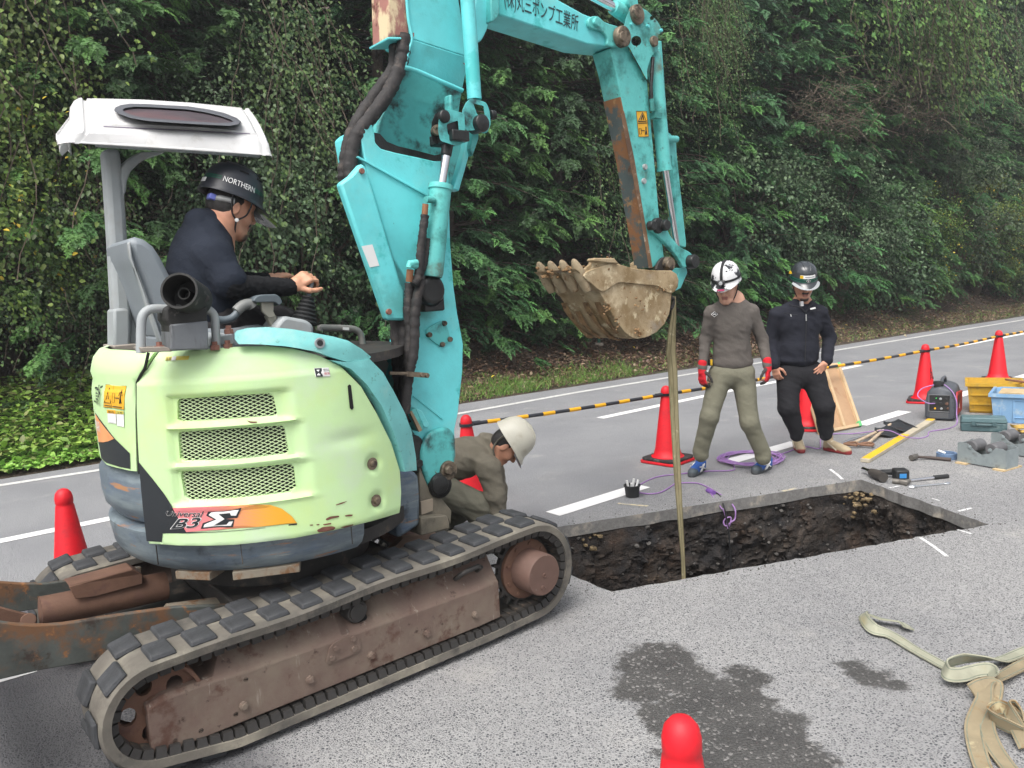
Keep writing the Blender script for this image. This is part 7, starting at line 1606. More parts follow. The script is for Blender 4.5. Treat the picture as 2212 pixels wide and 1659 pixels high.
for a, b in ((JO(800, 1570, -.03), kn4), (JO(800, 1570, .21), kf4)): tr += [cap(a, b, .098, .082, S(52, 50, 52, .75), .04), cap(b, b+U*.05-ZUP*.36, .08, .062, S(52, 50, 52, .75), .03)]
sdf_mesh('trousers', tr, CLOTH, p4, .007, .010, 9.)
hm4, T4 = helmet(p4, hc4+M4@np.array([-.012, 0, .042]), M4, pmat('satin_black_helmet', S(42, 45, 52), .42, var=.06, vscale=6), 1.08, .06)
GRB = pmat('dark_green_stripe', S(16, 88, 70, .8), .5, var=.05)
for z in (.052, .062): hband(T4, -64, -28, z, z+.006, GRB, 'green_band', hm4, .003); hband(T4, -168, -128, z, z+.006, GRB, 'green_band', hm4, .003)
htext(T4, 'NORTHERN', -124, -64, .046, .070, WHITEL, hm4, .004)
hband(T4, -22, -2, .046, .070, WHITEL, 'front_label', hm4, .003); hband(T4, -178, -160, .030, .050, WHITEL, 'rear_label', hm4, .003)
m = MB()
for a in (-55, -100):
    f = hel_surf(T4, .002); m.tube([f(math.radians(a), .116), f(math.radians(a+20), .118)], .004, 6)
m.build('vent_slot', pmat('hole_black', (.008, .008, .008), .9), hm4, None)['kind'] = 'stuff'
m = MB(); rr = []
for k in range(25):
    a = math.radians(-62+124*k/24); r0, r1 = .142, .146+.075*max(0, math.cos(a))**1.6; rr.append([T4(-.004+r0*math.cos(a), r0*.84*math.sin(a), .008-.010*max(0, math.cos(a))**2), T4(-.004+r1*math.cos(a), r1*.84*math.sin(a), .002-.040*max(0, math.cos(a))**2)])
m.loft(rr, False, False); m.build('brim_visor', pmat('dark_visor', S(62, 66, 70), .12, var=.05, coat=.5), hm4, 60)
m = MB(); m.tube([hc4+M4@np.array([-.02, -.088, .028]), hc4+M4@np.array([-.08, -.07, .02]), hc4+M4@np.array([-.108, 0, .014])], .014, 8); bnd = m.build('ratchet_band', pmat('grey_plastic', S(150, 152, 152), .5), hm4, 60)
m = MB(); m.box(hc4+M4@np.array([-.108, -.035, .018]), (.03, .05, .028), M4); m.build('ratchet_knob', pmat('violet_plastic', S(120, 130, 215, .85), .4), hm4, 40, .005)
hair = [ell(hc4+M4@np.array([-.020, 0, .025]), (.101, .086, .112), M4, BLK, .01), sub(hc4+M4@np.array([.105, 0, -.03]), (.115, .2, .095), M4, .01), sub(hc4+M4@np.array([0, 0, -.128]), (.3, .3, .075), M4, .01)]
sdf_mesh('hair', hair, HAIR, p4, .005)
for pts in ([T4(-.03, -.104, .01), hc4+M4@np.array([-.02, -.086, -.02]), hc4+M4@np.array([.012, -.078, -.05])], [T4(.06, -.096, .008), hc4+M4@np.array([.05, -.078, -.01]), hc4+M4@np.array([.012, -.078, -.05])], [hc4+M4@np.array([.012, -.078, -.05]), hc4+M4@np.array([.022, -.062, -.09]), hc4+M4@np.array([.045, -.02, -.128])]): strapline('chin_strap', pts, .0042, BLKM, p4)
m = MB(); m.lathe(hc4+M4@np.array([.012, -.081, -.05]), -M4[:, 1], [(.009, 0), (.009, .005), (0, .006)], 12); m.build('strap_button', WHITEL, p4, 40)
# ================================================================== cones and bars
CONE = pmat('red_cone_vinyl', S(236, 22, 40, .85), .55, var=.05, vscale=6, wear=[(S(206, 34, 46, .85), 5, .58, .1, .6), (S(120, 48, 50), 18, .70, .03, .75), (S(240, 90, 96, .85), 9, .70, .05, .7)])
CBASE = pmat('cone_weight_rubber', S(48, 46, 46), .85, var=.2, vscale=14, wear=[(S(96, 92, 88), 14, .6, .1, .9)])
cone0 = thing('traffic_cone', '-', 'traffic cone', (0, 0, 0), 0, 'red traffic cones round the work area')
def cone_parts(root):
    m = MB(); m.lathe((0, 0, 0), ZUP, [(.128, .03), (.150, .032), (.150, .05), (.128, .062), (.112, .12), (.047, .60), (.043, .615), (.046, .62), (.046, .65), (.040, .675), (.026, .693), (.010, .70), (0, .70)], 32); m.build('cone_body', CONE, root, 50)
    m = MB(); P = rrect([(-.19, -.19), (.19, -.19), (.19, .19), (-.19, .19)], .05, 4); m.prism([np.array([x, y, .0]) for x, y in P], ZUP*.022); m.build('cone_foot', CONE, root, 40, .004)
    m = MB(); P = rrect([(-.18, -.18), (.18, -.18), (.18, .18), (-.18, .18)], .06, 4); m.prism([np.array([x, y, .023]) for x, y in P], ZUP*.024); m.build('cone_weight', CBASE, root, 40, .005)
cone_parts(cone0)
CN = {}
for i, (k, tip, lab) in enumerate([('left', (135, 1057), 'red cone on the road at the left, behind the rear of the excavator'), ('worker', (1006, 897), 'red cone half hidden behind the bending worker'), ('mid', (1438, 834), 'red cone by the trench, half crossed by the hanging sling'),
        ('form', None, 'red cone behind the legs of the worker in black jacket'), ('gen', (1999, 744), 'red cone with black handwriting just behind the generator'), ('far', (2158, 714), 'farthest red cone, behind the yellow crate at right'), ('front', (1471, 1551), 'red cone tip in the foreground at the bottom edge')]):
    g = G(tip, .70) if tip else G((1744, 926)); g = np.array([g[0], g[1], 0.004]); o = cone0 if i == 0 else copy_tree(cone0)
    o.location = tuple(g); o.rotation_euler = (0, 0, rnd.uniform(.3, 1.2)); o['label'] = lab; CN[k] = g
# handwriting on the cone by the generator
g = CN['gen']; m_ = pmat('black_marker', S(40, 26, 30), .7)
def onc(a, z): r = .112-.065*(z-.12)/.48+.002; return g+np.array([r*math.sin(a), -r*math.cos(a), z])
co = [o for o in SC.objects if o.get('label', '').startswith('red cone with black')][0]
m = MB()
for stroke in (((-.1, .36), (.25, .37)), ((.05, .42), (.02, .33), (-.2, .27)), ((.25, .37), (.25, .29), (.5, .28), (.55, .31)), ((-.12, .33), (.02, .30))): m.tube([onc(a+.35, z) for a, z in stroke], .0035, 4)
mk = m.build('handwriting', m_, None, None); mk.parent = co; mk.matrix_parent_inverse = (Matrix.Translation(co.location) @ co.rotation_euler.to_matrix().to_4x4()).inverted()
BARB = pmat('black_bar', S(48, 50, 56), .45, var=.1); BARY = pmat('yellow_sleeve', S(250, 184, 30, .85), .45, var=.05)
def bar(a, b, n, off, label, z=.622):
    a, b = a+ZUP*z, b+ZUP*z; d = unit(b-a); L_ = np.linalg.norm(b-a); t = thing('cone_bar', label, 'barrier bar', (a+b)/2-ZUP*0, 0, 'black and yellow bars between the cones')
    sag = lambda s: a+d*s-ZUP*.012*math.sin(math.pi*s/L_)
    m = MB(); m.tube([sag(s) for s in np.linspace(.05, L_-.05, 9)], .0150, 12); m.build('bar_tube', BARB, t, 60)
    for e, s in ((a, .0), (b, 0.)):
        m = MB(); m.lathe(e-ZUP*.012, ZUP, [(.048, 0), (.056, 0), (.056, .022), (.048, .022), (.048, 0)], 24); q = unit((b-a) if e is a else (a-b)); m.tube([e+q*.05, e+q*.12], .019, 10); m.build('end_ring', BARB, t, 40)
    per = (L_-.2)/n
    for k in range(n):
        s = .1+per*(k+off); m = MB(); m.tube([sag(s), sag(s+per*.22), sag(s+per*.44)], .0168, 12); m.build('yellow_sleeve', BARY, t, 60)
bar(CN['worker'], CN['mid'], 7, .32, 'black and yellow bar behind the bending worker, ending at the trench cone')
bar(CN['mid'], CN['form'], 7, .35, 'black and yellow bar passing behind both standing workers')
bar(CN['form'], CN['gen'], 7, .4, 'black and yellow bar above the plywood form')
bar(CN['gen'], CN['far'], 7, .4, 'black and yellow bar above the generator')
bar(CN['far'], CN['far']+RD*1.9, 7, .4, 'black and yellow bar leaving the photo at the right edge')
# green delineator posts on the verge
GPOST = pmat('green_post', S(52, 112, 92, .75), .55, var=.12, vscale=8)
for px, top, label in (((1296, 797), 735, 'thin green marker post on the verge under the bucket'), ((107, 960), 905, 'short green marker post among the ground cover at left')):
    g = G(px); s, t = st(g)
    for _ in range(30): z = zbank(s, t); q = G(px, z); s, t = st(q)
    base = RP(s, t, zbank(s, t)); h = .86 if px[0] > 500 else .42
    o = thing('marker_post', label, 'post', base); m = MB(); m.tube([base-ZUP*.1, base+ZUP*h], .03, 12); m.build('post_shaft', GPOST, o, 50)
    m = MB(); m.box(base+ZUP*.005, (.16, .16, .06)); m.build('post_base', pmat('concrete', S(140, 132, 122), .9, var=.15), o, 40, .008)
# ================================================================== site gear
def gz(p, z=0.): return G(p, z)
# generator
a, b, c = G(ZT((848, 972))[0]), G(ZT((1142, 988))[0]), G(ZT((1318, 908))[0])
e1 = unit(b-a); e2 = unit(c-b-e1*np.dot(c-b, e1)); W_, Dp = np.linalg.norm(b-a), min(.62, float(np.dot(c-b, e2))); Hh = .36
gen = thing('generator', 'grey and red portable generator with carrying handle and purple cable plugged in', 'generator', a+e1*W_/2+e2*Dp/2)
GA0, GE1, GE2 = a.copy(), e1.copy(), e2.copy()
def gp(x, y, z): return GA0+GE1*x+GE2*y+ZUP*z
GD = pmat('generator_grey', S(78, 82, 88), .5, var=.10, vscale=7, wear=[(S(120, 120, 118), 9, .66, .08, .7)]); GRD = pmat('generator_red', S(176, 38, 46, .8), .5, var=.1, vscale=7, wear=[(S(150, 110, 105), 12, .7, .05, .8), (S(60, 52, 52), 5, .66, .08, .7)])
m = MB(); rings = []
for y, ins in ((-.012, .035), (0, .012), (.03, 0), (Dp*.5, -.006), (Dp-.03, 0), (Dp, .015), (Dp+.012, .04)):
    P = rrect([(ins, .012+ins*.3), (W_-ins, .012+ins*.3), (W_+.006-ins, Hh*.55), (W_-.03-ins, Hh-.03-ins*.5), (W_*.5, Hh-ins*.5+.012), (.03+ins, Hh-.03-ins*.5), (-.006+ins, Hh*.55)], .035, 4); rings.append([gp(x, y, z) for x, z in P])
m.loft(rings); m.build('generator_body', GD, gen, 40)
for x0, nm in ((W_-.012, 0), (-.004, 1)):
    m = MB(); P = rrect([(.09, .04), (Dp-.02, .04), (Dp-.02, Hh-.10), (.12, Hh-.06), (.07, Hh-.16)], .03, 4); m.prism([gp(x0+.004, y, z) for y, z in P], e1*.018); sp_ = m.build('side_panel', GRD, gen, 40, .005)
    if nm == 0:
        m = MB(); m.prism([gp(W_+.008, y, z) for y, z in rrect([(.13, .13), (.19, .13), (.19, .26), (.13, .26)], .012, 3)], e1*.006); m.build('side_handle', BLACKP, sp_, 40, .003)
        m = MB(); m.prism([gp(W_+.009, y, z) for y, z in rrect([(.24, .17), (.36, .18), (.36, .26), (.24, .25)], .01, 3)], e1*.003); m.build('side_vent', pmat('dark_red', S(92, 28, 32), .6), sp_, 40)
        m = MB(); m.prism([gp(W_+.009, y, z) for y, z in ((.26, .10), (.29, .10), (.28, .15), (.265, .15))], e1*.003); m.build('side_mark', WHITEL, sp_, None)
PNL = rrect([(.045, .105), (W_-.055, .105), (W_-.055, .275), (.045, .275)], .02, 4)
m = MB(); m.prism([gp(x, -.016, z) for x, z in PNL], e2*.03); pn = m.build('control_panel', BLACKP, gen, 40, .004)
m = MB(); Q = [(.04, .10), (W_-.05, .10), (W_-.05, .28), (.04, .28)]; m.tube([gp(x, -.016, z) for x, z in Q+[Q[0]]], .006, 6); m.build('panel_frame', pmat('grey_trim', S(112, 114, 116), .5), gen, 50)
for (x, z, r, mt) in ((.11, .245, .006, pmat('green_lamp', (.05, .75, .12), .4)), (.15, .24, .013, GREYP), (.20, .235, .012, BLACKP), (.09, .19, .02, BLACKP), (.15, .185, .02, BLACKP), (.21, .19, .016, RUSTB), (.10, .135, .010, BARY), (.16, .135, .012, GREYP), (.22, .14, .012, RUSTB)):
    m = MB(); m.lathe(gp(x, -.016, z), -e2, [(r, 0), (r, .008), (r*.8, .010), (0, .010)], 14); m.build('socket', mt, pn, 40)
for k in range(5):
    m = MB(); m.box(gp(W_*.48, -.012, .038+.011*k), (W_*.62, .012, .005), np.stack([e1, e2, ZUP], 1)); m.build('louvre', pmat('grey_trim', S(112, 114, 116), .5), gen, 30)
for k in range(5):
    m = MB(); m.box(gp(W_-.022, -.004, .06+.05*k), (.03, .012, .008), np.stack([e1, e2, ZUP], 1)); m.build('rib', GD, gen, 30)
m = MB(); m.tube(smooth_path([gp(W_*.5, .10, Hh), gp(W_*.5, .11, Hh+.045), gp(W_*.5, .17, Hh+.07), gp(W_*.5, .32, Hh+.07), gp(W_*.5, .38, Hh+.04), gp(W_*.5, .40, Hh)], 4), .017, 10, True, 0, 1.); m.build('carry_handle', GD, gen, 60)
m = MB(); m.lathe(gp(W_*.42, .06, Hh-.01), ZUP, [(.045, 0), (.045, .03), (.052, .03), (.052, .062), (.04, .068), (0, .068)], 18); m.build('fuel_cap', BLACKP, gen, 40)
# crates
def tub(name, label, cat, A_, B_, depth, h, mat, taper=.02, rim=.012, lattice=False, th=.006):
    ex = unit(B_-A_); ey = np.array([-ex[1], ex[0], 0]); L_ = np.linalg.norm(B_-A_); t = thing(name, label, cat, (A_+B_)/2+ey*depth/2); q = lambda x, y, z: A_+ex*x+ey*y+ZUP*z; R_ = np.stack([ex, ey, ZUP], 1)
    def ring(z, o): return [q(-o, -o, z), q(L_+o, -o, z), q(L_+o, depth+o, z), q(-o, depth+o, z)]
    m = MB(); m.loft([ring(.004, th), ring(.004, 0), ring(h, taper), ring(h, taper-th), ring(.012, -th)], True, False); m.add(ring(.008, -.001), [(0, 1, 2, 3)]); m.build('tub_shell', mat, t, 30)
    m = MB(); m.loft([ring(h-.03, taper+.002), ring(h-.03, taper+rim), ring(h+.004, taper+rim), ring(h+.004, taper-.002), ring(h-.004, taper-.002)], True, False); m.build('tub_rim', mat, t, 30)
    for k in range(4 if not lattice else 0):
        x = L_*(k+.5)/4; m = MB(); m.box(q(x, -taper*.5-.004, h*.48), (.012, .014, h*.82), R_); m.build('rib', mat, t, 30)
    if not lattice:
        m = MB(); P = [(L_*.36, h*.2), (L_*.64, h*.2), (L_*.64, h*.78), (L_*.36, h*.78)]; m.tube([q(x, -taper*z/h-.004, z) for x, z in P+[P[0]]], .005, 6); m.build('panel_edge', mat, t, 40)
    else:
        m = MB()
        for z in (.03, h*.30, h*.62): m.box(q(L_/2, -taper*z/h-.004, z), (L_, .012, .016), R_)
        m.build('rail', mat, t, 30)
        n = 26; m = MB()
        for k in range(n):
            for sg in (1, -1):
                x0 = L_*k/n; x1 = x0+sg*h*.5
                if 0 <= x1 <= L_: m.tube([q(x0, -taper*.06-.003, .04), q(x1, -taper*.6-.003, h*.62)], .003, 4, False)
        m.build('lattice', mat, t, None)['kind'] = 'stuff'
    return t, q
YC = pmat('yellow_crate_plastic', S(214, 170, 52, .8), .5, var=.1, vscale=6, wear=[(S(150, 128, 70), 7, .6, .12, .7)]); BC = pmat('blue_tub_plastic', S(142, 184, 222, .8), .42, var=.05, vscale=5, wear=[(S(190, 200, 200), 6, .6, .1, .6), (S(112, 128, 130), 9, .7, .05, .7)])
ya, yb = G(ZT((1290, 900))[0]), G(ZT((1760, 915))[0]); tub('yellow_crate', 'yellow plastic lattice crate behind the blue tub', 'crate', ya, yb, .40, .33, YC, .035, .018, True)
ba, bb = G(ZT((1520, 992))[0]), G(ZT((2050, 1022))[0]); tb, bq = tub('blue_tub', 'light blue plastic tub at the right edge beside the generator', 'tub', ba, bb, .45, .30, BC, .03, .02)
m = MB(); m.box(bq(.25, .24, .292), (.44, .32, .02), np.stack([unit(bb-ba), np.cross(ZUP, unit(bb-ba)), ZUP], 1)); o = m.build('plywood_offcut', pmat('pale_wood', S(205, 180, 140, .85), .7, var=.12, vscale=9), None, 30, .003); tag(o, 'pale wooden board lying inside the blue tub', 'board')
m = MB(); p0, p1_ = G(ZT((1640, 590))[0], .36), G(ZT((1860, 622))[0], .36); m.prism([p0, p1_, p1_+np.array([.02, .1, 0]), p0+np.array([.02, .05, 0])], ZUP*.02); o = m.build('wooden_stick', pmat('brown_wood', S(150, 106, 78, .85), .75, var=.15, vscale=12), None, 30, .004); tag(o, 'brown wooden stick laid across the yellow crate rim', 'stick')
# teal tool box
a, b = G(ZT((1202, 1082))[0]), G(ZT((1650, 1098))[0]); ex = unit(b-a); ey = np.array([-ex[1], ex[0], 0]); L_ = np.linalg.norm(b-a); R_ = np.stack([ex, ey, ZUP], 1)
tbx = thing('tool_box', 'dark green flat tool box in front of the blue tub', 'tool box', a+ex*L_/2+ey*.09); TB_ = pmat('green_toolbox', S(66, 90, 94), .5, var=.1, vscale=7, wear=[(S(110, 130, 130), 7, .62, .1, .6)])
m = MB(); m.box(a+ex*L_/2+ey*.09+ZUP*.045, (L_, .18, .085), R_, taper=1.02); m.build('box_tray', TB_, tbx, 30, .008)
m = MB(); m.box(a+ex*L_/2+ey*.09+ZUP*.115, (L_+.01, .19, .05), R_, taper=.94); m.build('box_lid', pmat('green_toolbox_lid', S(86, 112, 116), .45, var=.08), tbx, 30, .008)
for k in (.27, .73):
    m = MB(); m.box(a+ex*L_*k+ZUP*.085-ey*.004, (.04, .016, .05), R_); m.build('latch', TB_, tbx, 30, .003)
m = MB(); m.box(a+ex*L_*.5+ZUP*.07-ey*.006, (L_*.34, .02, .022), R_); m.build('box_handle', TB_, tbx, 30, .006)
# roller stands
def roller(o, label, root=None):
    if root is not None: return root
    pts = [ZT(q)[0] for q in o['base']]
ZN = pmat('zinc_plate', S(150, 160, 162), .45, .35, var=.1, vscale=8, wear=[(S(110, 112, 110), 9, .62, .1, .6)])
RB = pmat('rubber_roller', S(96, 96, 98), .6, var=.12, vscale=20); WD = pmat('pale_wood', S(205, 180, 140, .85), .7)
a, b = G(ZT((1165, 1385))[0]), G(ZT((1640, 1470))[0]); ex = unit(b-a); ey = np.array([-ex[1], ex[0], 0]); L_ = np.linalg.norm(b-a); R_ = np.stack([ex, ey, ZUP], 1)
rs0 = thing('roller_stand', 'zinc pipe roller stand with two wheels, nearer to the trench', 'roller stand', a, 0, 'zinc roller stands on the road')
def rq(x, y, z): return a+ex*x+ey*y+ZUP*z
prof = [(0, .012), (L_, .012), (L_, .16), (L_-.03, .175), (L_*.78, .172), (L_*.66, .12), (L_*.5, .10), (L_*.36, .125), (L_*.22, .175), (.02, .18), (0, .17)]
for y in (0, .17):
    m = MB(); m.prism([rq(x, y, z) for x, z in prof], ey*.004); m.build('side_plate', ZN, rs0, 30)
for x in (0, L_-.004):
    m = MB(); m.prism([rq(x, .004, .012), rq(x, .17, .012), rq(x, .17, .165), rq(x, .004, .165)], ex*.004); m.build('end_plate', ZN, rs0, 30)
for x in (L_*.26, L_*.68):
    m = MB(); m.lathe(rq(x, .012, .150), ey, [(0, 0), (.045, 0), (.052, .008), (.052, .142), (.045, .15), (0, .15)], 24); wl_ = m.build('roller_wheel', RB, rs0, 40)
    m = MB(); m.lathe(rq(x, -.0, .150), -ey, [(.016, 0), (.016, .008), (.008, .010), (.008, .016), (0, .016)], 12); m.build('axle_nut', ZN, wl_, 40)
for x in (.03, L_-.06):
    m = MB(); m.box(rq(x+.02, .09, .006), (.09, .26, .012), R_); m.build('wooden_foot', WD, rs0, 30)
rs1 = copy_tree(rs0); rs1['label'] = 'zinc pipe roller stand with two wheels, cut by the right edge of the photo'; q = G(ZT((1490, 1285))[0]); rs1.location = tuple(q)
# level / straight edge
a, b = G(ZT((268, 1388))[0]), G(ZT((915, 992))[0]); ex = unit(b-a); ey = np.array([-ex[1], ex[0], 0]); L_ = np.linalg.norm(b-a); R_ = np.stack([ex, ey, ZUP], 1)
lvl = thing('straightedge', 'long wooden straightedge half painted yellow lying on the road', 'straightedge', (a+b)/2)
m = MB(); m.box((a+b)/2+ZUP*.018, (L_, .075, .03), R_); m.build('wooden_board', pmat('grey_wood', S(196, 186, 164, .85), .75, var=.1, vscale=10, wear=[(S(140, 130, 116), 14, .62, .06, .85, (1, 6, 6))]), lvl, 30, .002)
m = MB(); m.box(a+ex*L_*.29+ZUP*.0345, (L_*.55, .07, .003), R_); m.build('yellow_face', pmat('yellow_paint', S(246, 196, 50, .85), .5, var=.06, wear=[(S(200, 180, 120), 20, .7, .04, .8)]), lvl, None)
m = MB(); m.box(b-ex*.05+ZUP*.0345, (.1, .07, .003), R_); m.build('yellow_end', pmat('yellow_paint', S(246, 196, 50, .85), .5), lvl, None)
# plywood form leaning on the bar
PLY = pmat('plywood', S(186, 152, 118, .82), .75, var=.10, vscale=4, wear=[(S(150, 112, 84), 6, .62, .08, .8, (1, 1, .3))]); PLE = pmat('pale_batten', S(208, 180, 142, .85), .7, var=.08, vscale=9)
fbl, fbr = G(Z7((1070, 1142))[0]), G(Z7((1240, 1108))[0])
top_r = G(Z7((1110, 735))[0], .60); ftl = fbl+(top_r-fbr)
form = thing('plywood_form', 'plywood concrete form panel with battens propped against the barrier bar', 'form panel', fbl)
up_ = unit(top_r-fbr); ac_ = unit(fbr-fbl); nn = unit(np.cross(ac_, up_)); nn = nn if nn[1] < 0 else -nn; Hf = np.linalg.norm(top_r-fbr); Wf = np.linalg.norm(fbr-fbl)+.18
def fq(x, y, z): return fbr-ac_*x+up_*y+nn*z
m = MB(); m.prism([fq(0, 0, 0), fq(0, Hf, 0), fq(Wf, Hf, 0), fq(Wf, 0, 0)], -nn*.012); m.build('plywood_sheet', PLY, form, 30)
for nm, P in (('batten', [(0, 0), (0, Hf), (.035, Hf), (.035, 0)]), ('batten', [(.0351, 0), (.0351, .035), (Wf, .035), (Wf, 0)]), ('batten', [(.0351, Hf-.035), (.0351, Hf), (Wf, Hf), (Wf, Hf-.035)]), ('batten', [(.23, .036), (.23, Hf-.036), (.262, Hf-.036), (.262, .036)]), ('batten', [(Wf-.035, .036), (Wf-.035, Hf-.036), (Wf, Hf-.036), (Wf, .036)])):
    m = MB(); m.prism([fq(x, y, .032) for x, y in P], -nn*.032); m.build(nm, PLE, form, 30, .002)
for y in (.0, Hf-.06):
    m = MB(); m.box(fq(.0175, y+.03, .017), (.04, .064, .036), np.stack([ac_, up_, nn], 1)); m.build('green_tape', pmat('green_tape', S(110, 205, 130, .8), .6), form, 30)
# shovels
STL = pmat('shovel_steel', S(62, 64, 66), .4, .6, var=.2, vscale=12); WOOD = pmat('shovel_shaft', S(196, 176, 150, .85), .65, var=.12, vscale=12)
def shovel(label, grip, neck, blade, w):
    g0, n0, b0 = G(ZT(grip)[0], .03), G(ZT(neck)[0], .05), G(ZT(blade)[0], .03); t = thing('shovel', label, 'shovel', (g0+n0)/2*np.array([1, 1, 0])); d = unit(n0-g0); s = np.cross(d, ZUP)
    m = MB(); m.tube([g0+d*.1, (g0+n0)/2, n0], .015, 10); m.build('shaft', WOOD, t, 60)
    m = MB(); m.tube(smooth_path([g0+d*.11, g0+d*.06+s*.05, g0+s*.055], 4), .010, 8); m.tube(smooth_path([g0+d*.11, g0+d*.06-s*.05, g0-s*.055], 4), .010, 8); m.tube([g0+s*.06, g0-s*.06], .014, 10); m.build('grip', pmat('brown_grip', S(132, 98, 76), .7, var=.15), t, 60)
    bd = unit(b0-n0); L_ = np.linalg.norm(b0-n0)+.04; s2 = unit(np.cross(bd, ZUP)); m = MB(); rows = []
    for k, (f, hw, z) in enumerate(((0, w*.75, .02), (.12, w, .0), (.6, w, -.012), (1., w*.8, -.02))): rows.append([n0+bd*L_*f+s2*hw*q+ZUP*(z+.02*abs(q)**2) for q in (-1, -.6, 0, .6, 1)])
    m.loft(rows, False, False); o = m.build('blade', STL, t, 60); sm = o.modifiers.new('th', 'SOLIDIFY'); sm.thickness = .003
shovel('shovel with a pale wooden shaft and black blade, lying nearest the straightedge', (280, 1215), (520, 1010), (690, 1062), .13)
shovel('shovel with a grey steel shaft lying behind the pale one', (125, 1212), (420, 1070), (520, 1105), .12)
m = MB(); m.tube([G(ZT((45, 1195))[0], .02), G(ZT((120, 1168))[0], .03), G(ZT((450, 1065))[0], .05)], [.006, .012, .014], 8); o = m.build('steel_bar', CHROME, None, 60); tag(o, 'shiny steel bar lying over the shovels', 'steel bar')
# impact wrench
iw = thing('impact_wrench', 'black cordless impact wrench with battery lying by the trench corner', 'impact wrench', G(ZT((420, 1520))[0]))
P = [G(ZT(q)[0], z) for q, z in (((250, 1448), .04), ((330, 1478), .04), ((450, 1530), .045))]
m = MB(); m.tube([P[0], P[0]+(P[1]-P[0])*.5, P[1]], [.018, .016, .022], 12); m.build('socket', CHROME, iw, 50)
m = MB(); m.tube([P[1], P[1]+(P[2]-P[1])*.4, P[2]], [.030, .040, .038], 14); m.build('motor_body', pmat('dark_tool', S(66, 62, 58), .6, var=.2, vscale=18), iw, 50)
h0, h1 = G(ZT((430, 1480))[0], .045), G(ZT((560, 1478))[0], .045); m = MB(); m.tube([P[2]*.6+P[1]*.4, h0, h1], [.026, .022, .026], 10); m.build('tool_handle', BLACKP, iw, 50)
bt0 = G(ZT((615, 1500))[0], .045); d = unit(h1-h0); R_ = np.stack([d, np.cross(ZUP, d), ZUP], 1); m = MB(); m.box(bt0, (.10, .11, .085), R_); bt = m.build('battery', BLACKP, iw, 40, .010)
m = MB(); m.box(bt0-R_[:, 1]*.056, (.05, .004, .035), R_); m.build('blue_label', pmat('blue_plastic', S(60, 140, 205, .85), .4), bt, 30)
# torque wrench, spanner, hammer
def rod_tool(name, label, cat, segs):
    t = thing(name, label, cat, segs[0][1][0]*np.array([1, 1, 0]))
    for nm, P_, r, mt in segs: m = MB(); m.tube(P_, r, 10); m.build(nm, mt, t, 60)
    return t
qz = lambda x, y, z=.015: G(ZT((x, y))[0], z)
tw = rod_tool('torque_wrench', 'chrome ratchet wrench with black handle lying by the trench', 'wrench', [('socket', [qz(540, 1565, .02), qz(600, 1572, .02)], .022, pmat('dull_steel', S(120, 116, 110), .5, .6, var=.2)), ('ratchet_head', [qz(600, 1572, .02), qz(660, 1585, .02), qz(700, 1562, .02)], [.018, .026, .014], pmat('dull_steel', S(120, 116, 110), .5, .6)), ('shaft', [qz(690, 1562), qz(945, 1532)], .011, CHROME), ('handle', [qz(940, 1532), qz(1075, 1518)], [.018, .017], BLACKP)])
SPN = pmat('polished_steel', S(205, 208, 210), .25, .9, var=.05)
rod_tool('spanner', 'polished combination spanner lying in front of the ratchet wrench', 'spanner', [('shank', [qz(750, 1620, .008), qz(1050, 1592, .008)], .008, SPN), ('ring_end', [qz(695, 1628, .008), qz(725, 1630, .008), qz(760, 1618, .008)], [.013, .022, .011], SPN), ('jaw_end', [qz(1040, 1594, .008), qz(1070, 1592, .008), qz(1088, 1588, .008)], [.009, .016, .012], SPN)])
rod_tool('hammer', 'small sledge hammer with dark handle beside the blue tape roll', 'hammer', [('head', [qz(718, 1340, .03), qz(770, 1325, .03)], .024, pmat('dull_steel', S(120, 116, 110), .5, .6)), ('handle', [qz(765, 1330, .03), qz(900, 1338, .018), qz(1105, 1358, .016)], [.011, .013, .017], pmat('dark_handle', S(72, 62, 58), .7, var=.15))])
m = MB(); c = qz(1062, 1345, 0); m.lathe(c, ZUP, [(.062, 0), (.080, .0), (.080, .05), (.062, .05), (.062, 0)], 28); o = m.build('tape_roll', pmat('blue_tape', S(112, 138, 172, .85), .5, var=.05), None, 40); tag(o, 'roll of blue grey tape beside the hammer', 'tape roll')
m = MB(); m.tube([G(ZT((980, 1268))[0], .075), G(ZT((1050, 1295))[0], .056)], .009, 8); o = m.build('marker_pen', WHITEL, None, 60); tag(o, 'white marker pen resting on the blue tape roll', 'pen')
# yellow rope webbing by the tool box
ROPE = pmat('yellow_webbing', S(200, 164, 84, .8), .85, var=.15, vscale=20)
m = MB(); m.ribbon(smooth_path([qz(1595, 1105, .02), qz(1660, 1095, .03), qz(1740, 1070, .02), qz(1800, 1085, .03), qz(1860, 1060, .02)], 4), np.array([.03, .05, .01]), .008); m.ribbon(smooth_path([qz(1690, 1030, .05), qz(1760, 1040, .07), qz(1840, 1030, .05)], 4), np.array([.02, .07, .02]), .01); o = m.build('yellow_lashing_strap', ROPE, None, 60); tag(o, 'tangled yellow lashing strap beside the tool box at the right edge', 'strap')
